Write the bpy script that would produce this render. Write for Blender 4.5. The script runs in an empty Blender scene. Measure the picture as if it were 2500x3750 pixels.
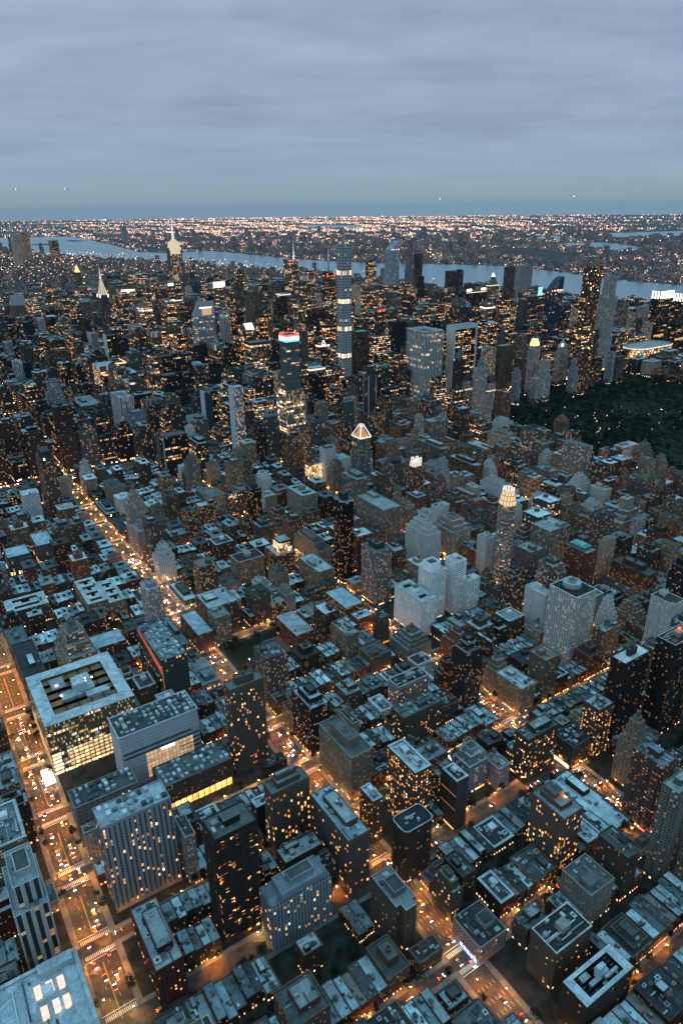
import bpy, math, random
import numpy as np
from mathutils import Matrix, Vector

scene = bpy.context.scene
col = scene.collection
R = math.radians
random.seed(7)

# ------------------------------------------------------------------ camera
CAM = Vector((1187.16, 1335.29, 492.06))
YAW, PITCH, ROLL, FPX = R(33.0585), R(23.5157), R(-0.58127), 2565.5
FW = Vector((-math.sin(YAW) * math.cos(PITCH), -math.cos(YAW) * math.cos(PITCH), -math.sin(PITCH)))
RT = FW.cross(Vector((0, 0, 1))).normalized()
UP = RT.cross(FW)
RT, UP = math.cos(ROLL) * RT + math.sin(ROLL) * UP, -math.sin(ROLL) * RT + math.cos(ROLL) * UP
cam_data = bpy.data.cameras.new("camera")
cam_data.sensor_fit = 'HORIZONTAL'
cam_data.sensor_width = 36
cam_data.lens = 36 * FPX / 2500
cam_data.clip_start = 1
cam_data.clip_end = 200000
cam = bpy.data.objects.new("camera", cam_data)
m3 = Matrix((RT, UP, -FW)).transposed()
cam.matrix_world = Matrix.Translation(CAM) @ m3.to_4x4()
col.objects.link(cam)
scene.camera = cam

# ------------------------------------------------------------------ sky
SUN_EL, SUN_AZ = R(6), R(-58)
world = bpy.data.worlds.new("World")
scene.world = world
world.use_nodes = True
wt = world.node_tree
wt.nodes.clear()


class NT:
    """tiny node helper"""
    def __init__(self, tree):
        self.t = tree

    def n(self, kind, ins=None, **kw):
        nd = self.t.nodes.new(kind)
        for k, v in kw.items():
            setattr(nd, k, v)
        for k, v in (ins or {}).items():
            s = nd.inputs[k]
            if hasattr(v, 'is_output') or isinstance(v, bpy.types.NodeSocket):
                self.t.links.new(v, s)
            else:
                s.default_value = v
        return nd

    def m(self, op, a, b=0.0, c=None, clamp=False):
        nd = self.t.nodes.new('ShaderNodeMath')
        nd.operation = op
        nd.use_clamp = clamp
        for i, v in enumerate((a, b) if c is None else (a, b, c)):
            if isinstance(v, bpy.types.NodeSocket):
                self.t.links.new(v, nd.inputs[i])
            else:
                nd.inputs[i].default_value = v
        return nd.outputs[0]

    def ramp(self, fac, stops, interp='LINEAR'):
        nd = self.t.nodes.new('ShaderNodeValToRGB')
        cr = nd.color_ramp
        cr.interpolation = interp
        while len(cr.elements) > 1:
            cr.elements.remove(cr.elements[-1])
        cr.elements[0].position = stops[0][0]
        cr.elements[0].color = (*stops[0][1], 1)
        for p, c in stops[1:]:
            e = cr.elements.new(p)
            e.color = (*c, 1)
        self.t.links.new(fac, nd.inputs[0])
        return nd.outputs[0]

    def mix(self, fac, a, b, blend='MIX'):
        nd = self.t.nodes.new('ShaderNodeMix')
        nd.data_type = 'RGBA'
        nd.blend_type = blend
        for s, v in ((nd.inputs[0], fac), (nd.inputs[6], a), (nd.inputs[7], b)):
            if isinstance(v, bpy.types.NodeSocket):
                self.t.links.new(v, s)
            else:
                s.default_value = v if not isinstance(v, tuple) else (*v, 1)
        return nd.outputs[2]


W = NT(wt)
tc = W.n('ShaderNodeTexCoord')
sky = W.n('ShaderNodeTexSky', sky_type='NISHITA', sun_disc=False, sun_elevation=SUN_EL, sun_rotation=SUN_AZ,
          air_density=1.2, dust_density=2.0, ozone_density=2.0)
sep = W.n('ShaderNodeSeparateXYZ', {0: tc.outputs['Generated']})
zz = W.m('MAXIMUM', sep.outputs[2], 0.0)
den = W.m('ADD', zz, 0.10)
px = W.m('DIVIDE', sep.outputs[0], den)
py = W.m('DIVIDE', sep.outputs[1], den)
# turn to the view so that cloud streets lie across it
ca, sa = math.cos(YAW), math.sin(YAW)
qx = W.m('ADD', W.m('MULTIPLY', px, ca), W.m('MULTIPLY', py, -sa))
qy = W.m('ADD', W.m('MULTIPLY', px, sa), W.m('MULTIPLY', py, ca))
v1 = W.n('ShaderNodeCombineXYZ', {0: W.m('MULTIPLY', qx, 0.75), 1: W.m('MULTIPLY', qy, 1.2), 2: 3.7})
n1 = W.n('ShaderNodeTexNoise', {'Vector': v1.outputs[0], 'Scale': 1.5, 'Detail': 7.0, 'Roughness': 0.58, 'Distortion': 0.25})
v2 = W.n('ShaderNodeCombineXYZ', {0: W.m('MULTIPLY', qx, 0.22), 1: W.m('MULTIPLY', qy, 0.8), 2: 9.1})
n2 = W.n('ShaderNodeTexNoise', {'Vector': v2.outputs[0], 'Scale': 1.1, 'Detail': 3.0, 'Roughness': 0.5})
cl = W.m('ADD', W.m('MULTIPLY', n1.outputs[0], 0.6), W.m('MULTIPLY', n2.outputs[0], 0.4))
cloud = W.ramp(cl, [(0.36, (0.29, 0.325, 0.485)), (0.48, (0.335, 0.42, 0.585)), (0.62, (0.40, 0.50, 0.665))])
low = W.ramp(zz, [(0.0, (0.22, 0.32, 0.40)), (0.008, (0.255, 0.37, 0.445)), (0.03, (0.30, 0.43, 0.51)), (0.09, (0.285, 0.425, 0.55)), (0.2, (0.345, 0.43, 0.59))])
lowf = W.ramp(zz, [(0.0, (1, 1, 1)), (0.035, (0.75, 0.75, 0.75)), (0.10, (0.3, 0.3, 0.3)), (0.22, (0.03, 0.03, 0.03)), (0.5, (0, 0, 0))])
skycol = W.mix(lowf, cloud, low)
# an overcast sky is about twice as bright overhead as near the horizon
over = W.ramp(zz, [(0.22, (1, 1, 1)), (0.75, (1.4, 2.3, 2.2))])
skycol = W.mix(1.0, skycol, over, 'MULTIPLY')
bg1 = W.n('ShaderNodeBackground', {'Color': skycol, 'Strength': 1.0})
bg2 = W.n('ShaderNodeBackground', {'Color': sky.outputs[0], 'Strength': 0.05})
ms = W.n('ShaderNodeMixShader', {0: 0.06, 1: bg1.outputs[0], 2: bg2.outputs[0]})
wo = W.n('ShaderNodeOutputWorld', {0: ms.outputs[0]})

# the last light of an overcast dusk: very weak, very soft
sun_d = bpy.data.lights.new("sun", 'SUN')
sun_d.energy = 0.12
sun_d.angle = R(25)
sun_d.color = (1.0, 0.97, 0.93)
sun = bpy.data.objects.new("sun", sun_d)
sun.rotation_euler = (R(90) - SUN_EL - R(20), 0, R(58))
col.objects.link(sun)

scene.view_settings.view_transform = 'Standard'
scene.view_settings.look = 'None'
scene.view_settings.exposure = 0.0
scene.view_settings.gamma = 1.0
cy = scene.cycles
cy.max_bounces = 5
cy.diffuse_bounces = 2
cy.glossy_bounces = 2
cy.transmission_bounces = 1
cy.volume_bounces = 0
cy.sample_clamp_indirect = 3.0
cy.sample_clamp_direct = 0.0
cy.use_denoising = True
cy.caustics_reflective = False
cy.caustics_refractive = False


def project(x, y, z):
    d = Vector((x, y, z)) - CAM
    w = d.dot(FW)
    if w < 1:
        return None
    return 1250 + FPX * d.dot(RT) / w, 1875 - FPX * d.dot(UP) / w, w


# ------------------------------------------------------------------ materials
def newmat(name):
    m = bpy.data.materials.new(name)
    m.use_nodes = True
    m.node_tree.nodes.clear()
    return m, NT(m.node_tree)


def attr(T, name, typ='GEOMETRY'):
    return T.n('ShaderNodeAttribute', attribute_name=name, attribute_type=typ)


def facade_material():
    m, T = newmat("facade")
    m.cycles.emission_sampling = 'NONE'
    uv = T.n('ShaderNodeUVMap', uv_map='UVMap')
    s = T.n('ShaderNodeSeparateXYZ', {0: uv.outputs[0]})
    u, v = s.outputs[0], s.outputs[1]
    wall = attr(T, 'wall')
    gls = attr(T, 'gls')
    win = T.n('ShaderNodeSeparateXYZ', {0: attr(T, 'win').outputs['Vector']})
    sty = T.n('ShaderNodeSeparateXYZ', {0: attr(T, 'sty').outputs['Vector']})
    lit, ww, wh = win.outputs
    seed, tone, flit = sty.outputs
    fu, fv = T.m('FLOOR', u), T.m('FLOOR', v)
    du = T.m('ABSOLUTE', T.m('SUBTRACT', T.m('FRACT', u), 0.5))
    dv = T.m('ABSOLUTE', T.m('SUBTRACT', T.m('FRACT', v), 0.5))
    mu = T.m('LESS_THAN', T.m('MULTIPLY', du, 2.0), ww)
    mv = T.m('LESS_THAN', T.m('MULTIPLY', dv, 2.0), wh)
    mask = T.m('MULTIPLY', mu, mv)
    cell = T.n('ShaderNodeCombineXYZ', {0: fu, 1: fv, 2: seed})
    wn = T.n('ShaderNodeTexWhiteNoise', {'Vector': cell.outputs[0]}, noise_dimensions='3D')
    rc = T.n('ShaderNodeSeparateColor', {0: wn.outputs['Color']})
    # whole floors burn together in offices
    frow = T.n('ShaderNodeCombineXYZ', {0: T.m('FLOOR', T.m('MULTIPLY', u, 0.11)), 1: fv, 2: T.m('ADD', seed, 31.7)})
    wr = T.n('ShaderNodeTexWhiteNoise', {'Vector': frow.outputs[0]}, noise_dimensions='3D')
    burn = T.m('LESS_THAN', wr.outputs['Value'], flit)
    ground = T.m('LESS_THAN', v, 1.0)
    litp = T.m('MAXIMUM', T.m('ADD', lit, T.m('MULTIPLY', burn, 0.6)), T.m('MULTIPLY', ground, 0.5))
    islit = T.m('LESS_THAN', wn.outputs['Value'], litp)
    tcol = T.ramp(T.m('ADD', T.m('MULTIPLY', rc.outputs[1], 0.85), T.m('MULTIPLY', tone, 0.4), clamp=True),
                  [(0.0, (1, 0.22, 0.03)), (0.3, (1, 0.38, 0.085)), (0.55, (1, 0.52, 0.19)), (0.8, (1, 0.72, 0.42)), (0.95, (1, 0.9, 0.75)), (1.0, (0.75, 0.92, 1.0))])
    bright = T.m('ADD', 0.3, T.m('MULTIPLY', T.m('POWER', rc.outputs[0], 2.4), 4.2))
    bright = T.m('ADD', bright, T.m('MULTIPLY', ground, 2.4))
    est = T.m('MULTIPLY', T.m('MULTIPLY', islit, mask), bright)
    # curtains and ceilings: the glow inside a window is uneven
    ng = T.n('ShaderNodeTexNoise', {'Vector': uv.outputs[0], 'Scale': 2.7, 'Detail': 1.0})
    est = T.m('MULTIPLY', est, T.m('ADD', 0.45, T.m('MULTIPLY', ng.outputs[0], 1.1)))
    geo = T.n('ShaderNodeNewGeometry')
    big = T.n('ShaderNodeTexNoise', {'Vector': geo.outputs['Position'], 'Scale': 0.06, 'Detail': 4.0, 'Roughness': 0.6})
    stv = T.n('ShaderNodeVectorMath', {0: geo.outputs['Position'], 1: (0.9, 0.9, 0.07)}, operation='MULTIPLY')
    streak = T.n('ShaderNodeTexNoise', {'Vector': stv.outputs[0], 'Scale': 1.0, 'Detail': 3.0})
    dirt = T.m('ADD', 0.62, T.m('ADD', T.m('MULTIPLY', big.outputs[0], 0.45), T.m('MULTIPLY', streak.outputs[0], 0.32)))
    band = T.m('SUBTRACT', 1.0, T.m('MULTIPLY', T.m('LESS_THAN', T.m('FRACT', v), 0.09), 0.22))
    wcol = T.mix(1.0, wall.outputs['Color'], T.n('ShaderNodeCombineXYZ', {0: T.m('MULTIPLY', dirt, band), 1: T.m('MULTIPLY', dirt, band), 2: T.m('MULTIPLY', dirt, band)}).outputs[0], 'MULTIPLY')
    gl = T.mix(T.m('MULTIPLY', rc.outputs[2], 0.4), gls.outputs['Color'], (0.04, 0.04, 0.04))
    bc = T.mix(mask, wcol, gl)
    ro = T.m('SUBTRACT', 0.85, T.m('MULTIPLY', mask, 0.73))
    pb = T.n('ShaderNodeBsdfPrincipled', {'Base Color': bc, 'Roughness': ro, 'Emission Color': tcol, 'Emission Strength': est, 'Specular IOR Level': T.m('ADD', 0.05, T.m('MULTIPLY', mask, 0.22))})
    T.n('ShaderNodeOutputMaterial', {0: pb.outputs[0]})
    return m


def roof_material():
    m, T = newmat("roof_membrane")
    wall = attr(T, 'wall')
    geo = T.n('ShaderNodeNewGeometry')
    a = T.n('ShaderNodeTexNoise', {'Vector': geo.outputs['Position'], 'Scale': 0.16, 'Detail': 5.0, 'Roughness': 0.65})
    vor = T.n('ShaderNodeTexVoronoi', {'Vector': geo.outputs['Position'], 'Scale': 0.13})
    vs = T.n('ShaderNodeSeparateColor', {0: vor.outputs['Color']})
    fine = T.n('ShaderNodeTexNoise', {'Vector': geo.outputs['Position'], 'Scale': 0.7, 'Detail': 4.0, 'Roughness': 0.7})
    stain = T.ramp(fine.outputs[0], [(0.34, (.35, .35, .35)), (0.5, (1, 1, 1))])
    k = T.m('ADD', 0.2, T.m('ADD', T.m('MULTIPLY', a.outputs[0], 0.95), T.m('MULTIPLY', vs.outputs[0], 0.4)))
    k = T.m('MULTIPLY', k, T.m('ADD', 0.35, T.m('MULTIPLY', stain, 0.65)))
    c = T.mix(1.0, wall.outputs['Color'], T.n('ShaderNodeCombineXYZ', {0: k, 1: k, 2: k}).outputs[0], 'MULTIPLY')
    pb = T.n('ShaderNodeBsdfPrincipled', {'Base Color': c, 'Roughness': 0.7, 'Specular IOR Level': 0.3})
    T.n('ShaderNodeOutputMaterial', {0: pb.outputs[0]})
    return m


def plain_material(name, rough=0.7, metallic=0.0, noise=0.35, scale=0.3, spec=0.25):
    m, T = newmat(name)
    wall = attr(T, 'wall')
    geo = T.n('ShaderNodeNewGeometry')
    a = T.n('ShaderNodeTexNoise', {'Vector': geo.outputs['Position'], 'Scale': scale, 'Detail': 4.0, 'Roughness': 0.6})
    k = T.m('ADD', 1.0 - noise * 0.5, T.m('MULTIPLY', a.outputs[0], noise))
    c = T.mix(1.0, wall.outputs['Color'], T.n('ShaderNodeCombineXYZ', {0: k, 1: k, 2: k}).outputs[0], 'MULTIPLY')
    pb = T.n('ShaderNodeBsdfPrincipled', {'Base Color': c, 'Roughness': rough, 'Metallic': metallic, 'Specular IOR Level': spec})
    T.n('ShaderNodeOutputMaterial', {0: pb.outputs[0]})
    return m


def glow_material():
    """lit crowns, signs, lamps: colour and strength per face"""
    m, T = newmat("glow")
    wall = attr(T, 'wall')
    win = T.n('ShaderNodeSeparateXYZ', {0: attr(T, 'win').outputs['Vector']})
    uv = T.n('ShaderNodeUVMap', uv_map='UVMap')
    s = T.n('ShaderNodeSeparateXYZ', {0: uv.outputs[0]})
    geo = T.n('ShaderNodeNewGeometry')
    a = T.n('ShaderNodeTexNoise', {'Vector': geo.outputs['Position'], 'Scale': 0.35, 'Detail': 2.0})
    k = T.m('ADD', 0.55, T.m('MULTIPLY', a.outputs[0], 0.9))
    ln = T.m('LESS_THAN', T.m('FRACT', s.outputs[0]), win.outputs[1])
    st = T.m('MULTIPLY', T.m('MULTIPLY', win.outputs[0], k), T.m('SUBTRACT', 1.0, T.m('MULTIPLY', ln, 0.75)))
    pb = T.n('ShaderNodeBsdfPrincipled', {'Base Color': (0.08, 0.08, 0.08, 1), 'Roughness': 0.5, 'Specular IOR Level': 0.2, 'Emission Color': wall.outputs['Color'], 'Emission Strength': st})
    T.n('ShaderNodeOutputMaterial', {0: pb.outputs[0]})
    return m


M_FAC = facade_material()
M_ROOF = roof_material()
M_PLAIN = plain_material("painted_metal", 0.6)
M_GLOW = glow_material()
M_LEAF = plain_material("foliage", 0.9, 0, 0.9, 0.25, 0.03)
M_STONE = plain_material("stone", 0.85, 0, 0.4, 0.1, 0.08)
MATS = [M_FAC, M_ROOF, M_PLAIN, M_GLOW, M_LEAF, M_STONE]
FAC, ROOF, PLAIN, GLOW, LEAF, STONE = range(6)


def simple_ground(name, c1, c2, scale, rough=0.9, spec=0.12):
    m, T = newmat(name)
    geo = T.n('ShaderNodeNewGeometry')
    a = T.n('ShaderNodeTexNoise', {'Vector': geo.outputs['Position'], 'Scale': scale, 'Detail': 6.0, 'Roughness': 0.65})
    c = T.ramp(a.outputs[0], [(0.3, c1), (0.7, c2)])
    pb = T.n('ShaderNodeBsdfPrincipled', {'Base Color': c, 'Roughness': rough, 'Specular IOR Level': spec})
    T.n('ShaderNodeOutputMaterial', {0: pb.outputs[0]})
    return m


M_ASPH = simple_ground("asphalt", (0.040, 0.038, 0.036), (0.085, 0.08, 0.075), 0.25)
M_PAVE = simple_ground("pavement", (0.10, 0.10, 0.095), (0.22, 0.21, 0.2), 0.12)
M_SOIL = simple_ground("dark_ground", (0.02, 0.022, 0.02), (0.06, 0.06, 0.055), 0.004)
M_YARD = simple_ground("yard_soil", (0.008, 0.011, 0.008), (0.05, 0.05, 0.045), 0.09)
M_GRASS = simple_ground("park_grass", (0.007, 0.013, 0.007), (0.018, 0.028, 0.014), 0.02)
M_PAINT = simple_ground("road_paint", (0.55, 0.53, 0.48), (0.72, 0.7, 0.65), 0.8)
M_YELLOW = simple_ground("yellow_paint", (0.55, 0.33, 0.04), (0.65, 0.42, 0.06), 0.8)


def water_material():
    m, T = newmat("river_water")
    geo = T.n('ShaderNodeNewGeometry')
    a = T.n('ShaderNodeTexNoise', {'Vector': geo.outputs['Position'], 'Scale': 0.02, 'Detail': 6.0, 'Roughness': 0.7})
    bp = T.n('ShaderNodeBump', {'Height': a.outputs[0], 'Strength': 0.25, 'Distance': 3.0})
    pb = T.n('ShaderNodeBsdfPrincipled', {'Base Color': (0.09, 0.19, 0.22, 1), 'Roughness': 0.25, 'Normal': bp.outputs[0], 'Specular IOR Level': 0.6})
    T.n('ShaderNodeOutputMaterial', {0: pb.outputs[0]})
    return m


M_WATER = water_material()


# ------------------------------------------------------------------ mesh builder
WHITE = (0.7, 0.72, 0.72)


class MB:
    def __init__(self):
        self.v, self.f, self.mi, self.uv = [], [], [], []
        self.wall, self.win, self.sty, self.gls = [], [], [], []

    def face(self, pts, mat, wall, win=(0, 0, 0), sty=(0, 0, 0), gls=(0, 0, 0), uv=None):
        i = len(self.v)
        self.v.extend(pts)
        n = len(pts)
        self.f.append(tuple(range(i, i + n)))
        self.mi.append(mat)
        self.wall.append((wall[0], wall[1], wall[2], 1.0))
        self.win.append(win)
        self.sty.append(sty)
        self.gls.append((gls[0], gls[1], gls[2], 1.0))
        self.uv.extend(uv if uv else [(0.5, 0.5)] * n)

    def walls(self, poly, z0, z1, S, seed, v0=0.0, mat=FAC):
        """vertical walls round a CCW polygon with the window grid of style S"""
        nf = max(1, round((z1 - z0) / S['floor']))
        n = len(poly)
        u0 = 0.0
        for i in range(n):
            a, b = poly[i], poly[(i + 1) % n]
            L = math.hypot(b[0] - a[0], b[1] - a[1])
            nb = max(1, round(L / S['bay']))
            if L < 1.0:
                nb = 1
            blank = S.get('blank')
            ww = S['ww']
            if blank:
                nx, ny = (b[1] - a[1]) / max(L, 1e-6), -(b[0] - a[0]) / max(L, 1e-6)
                if ('E' in blank and nx > 0.9) or ('N' in blank and ny > 0.9) or ('W' in blank and nx < -0.9):
                    ww = 0.0
            self.face([(a[0], a[1], z0), (b[0], b[1], z0), (b[0], b[1], z1), (a[0], a[1], z1)], mat, S['wall'],
                      (S['lit'], ww, S['wh']), (seed, S['tone'], S['flit']), S['gls'],
                      [(u0, v0), (u0 + nb, v0), (u0 + nb, v0 + nf), (u0, v0 + nf)])
            u0 += nb + 3
        return v0 + nf

    def side(self, poly, z0, z1, mat, wall, win=(0, 0, 0)):
        n = len(poly)
        u = 0.0
        for i in range(n):
            a, b = poly[i], poly[(i + 1) % n]
            L = math.hypot(b[0] - a[0], b[1] - a[1])
            self.face([(a[0], a[1], z0), (b[0], b[1], z0), (b[0], b[1], z1), (a[0], a[1], z1)], mat, wall, win,
                      uv=[(u, 0), (u + L / 4, 0), (u + L / 4, 1), (u, 1)])
            u += L / 4

    def cap(self, poly, z, mat, wall, win=(0, 0, 0)):
        self.face([(p[0], p[1], z) for p in poly], mat, wall, win)

    def block(self, poly, z0, z1, mat, wall, win=(0, 0, 0), topmat=None, topcol=None):
        self.side(poly, z0, z1, mat, wall, win)
        self.cap(poly, z1, mat if topmat is None else topmat, topcol or wall, win)

    def box(self, x0, y0, x1, y1, z0, z1, mat, wall, win=(0, 0, 0), topmat=None, topcol=None):
        self.block(rect(x0, y0, x1, y1), z0, z1, mat, wall, win, topmat, topcol)

    def cone(self, poly, z0, z1, mat, wall, win=(0, 0, 0), tip=0.0):
        cx = sum(p[0] for p in poly) / len(poly)
        cy_ = sum(p[1] for p in poly) / len(poly)
        top = [(cx + (p[0] - cx) * tip, cy_ + (p[1] - cy_) * tip) for p in poly]
        n = len(poly)
        for i in range(n):
            a, b, c, d = poly[i], poly[(i + 1) % n], top[(i + 1) % n], top[i]
            if tip:
                self.face([(*a, z0), (*b, z0), (*c, z1), (*d, z1)], mat, wall, win, uv=[(0, 0), (3, 0), (3, 1), (0, 1)])
            else:
                self.face([(*a, z0), (*b, z0), (cx, cy_, z1)], mat, wall, win, uv=[(0, 0), (1, 0), (.5, 1)])
        if tip:
            self.cap(top, z1, mat, wall, win)
        return top

    def rim(self, poly, z, wallcol, roofcol, h=1.1, w=0.5, rimcol=None, inset=None):
        """parapet round a roof sheet: top ring at z, roof lying h below"""
        inn = inset or shrink(poly, w)
        rc = rimcol or tuple(min(1, c * 1.25 + 0.03) for c in wallcol)
        n = len(poly)
        for i in range(n):
            j = (i + 1) % n
            self.face([(*poly[i], z), (*poly[j], z), (*inn[j], z), (*inn[i], z)], ROOF, rc)
            self.face([(*inn[j], z), (*inn[j], z - h), (*inn[i], z - h), (*inn[i], z)], PLAIN, wallcol)
        self.cap(inn, z - h, ROOF, roofcol)
        return inn

    def build(self, name, parent=None):
        me = bpy.data.meshes.new(name)
        me.from_pydata(self.v, [], self.f)
        used = sorted(set(self.mi))
        for k in used:
            me.materials.append(MATS[k])
        lut = {k: i for i, k in enumerate(used)}
        me.polygons.foreach_set('material_index', [lut[k] for k in self.mi])
        uvl = me.uv_layers.new(name='UVMap')
        uvl.data.foreach_set('uv', np.array(self.uv, dtype=np.float32).ravel())
        for nm, typ, dat, key in (('wall', 'FLOAT_COLOR', self.wall, 'color'), ('gls', 'FLOAT_COLOR', self.gls, 'color'),
                                  ('win', 'FLOAT_VECTOR', self.win, 'vector'), ('sty', 'FLOAT_VECTOR', self.sty, 'vector')):
            if nm in ('gls', 'sty') and FAC not in used:
                continue
            at = me.attributes.new(nm, typ, 'FACE')
            at.data.foreach_set(key, np.array(dat, dtype=np.float32).ravel())
        o = bpy.data.objects.new(name, me)
        col.objects.link(o)
        if parent is not None:
            o.parent = parent
        return o


def rect(x0, y0, x1, y1):
    return [(x0, y0), (x1, y0), (x1, y1), (x0, y1)]


def shrink(poly, d):
    """inset a convex-ish CCW polygon by d metres"""
    n = len(poly)
    out = []
    for i in range(n):
        p, q, r = poly[i - 1], poly[i], poly[(i + 1) % n]
        e1 = Vector((q[0] - p[0], q[1] - p[1]))
        e2 = Vector((r[0] - q[0], r[1] - q[1]))
        if e1.length < 1e-6 or e2.length < 1e-6:
            out.append(q)
            continue
        e1.normalize()
        e2.normalize()
        n1_, n2_ = Vector((-e1.y, e1.x)), Vector((-e2.y, e2.x))
        b = n1_ + n2_
        if b.length < 1e-6:
            out.append(q)
            continue
        b.normalize()
        k = d / max(0.35, b.dot(n1_))
        out.append((q[0] + b.x * k, q[1] + b.y * k))
    return out


def rounded(x0, y0, x1, y1, r, n=4):
    r = min(r, (x1 - x0) / 2 - 0.05, (y1 - y0) / 2 - 0.05)
    out = []
    for cx, cy_, a0 in ((x1 - r, y1 - r, 0), (x0 + r, y1 - r, 90), (x0 + r, y0 + r, 180), (x1 - r, y0 + r, 270)):
        for i in range(n + 1):
            a = R(a0 + 90 * i / n)
            out.append((cx + r * math.cos(a), cy_ + r * math.sin(a)))
    return out


def circle(cx, cy_, r, n=12):
    return [(cx + r * math.cos(2 * math.pi * i / n), cy_ + r * math.sin(2 * math.pi * i / n)) for i in range(n)]


def tag(o, label=None, cat=None, group=None, kind=None):
    if label:
        o['label'] = label
    if cat:
        o['category'] = cat
    if group:
        o['group'] = group
    if kind:
        o['kind'] = kind
    return o


# ------------------------------------------------------------------ facade styles
def S_(wall, roof, bay=3.2, floor=3.2, ww=.45, wh=.5, lit=.12, tone=.3, flit=0.0, gls=(.03, .04, .05), blank=None):
    dull = max(wall) < .32
    k = .28 if dull else .84
    return dict(wall=tuple(c * k * t for c, t in zip(wall, (1.3, 1.0, .74) if dull else (1, 1, .98))), roof=roof, bay=bay, floor=floor, ww=ww, wh=wh, lit=lit * ((1.0 if lit < .3 else .9) if flit == 0 else .6), tone=tone + (.18 if flit > 0 else 0), flit=flit * 1.35, gls=gls, blank=blank)


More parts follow.
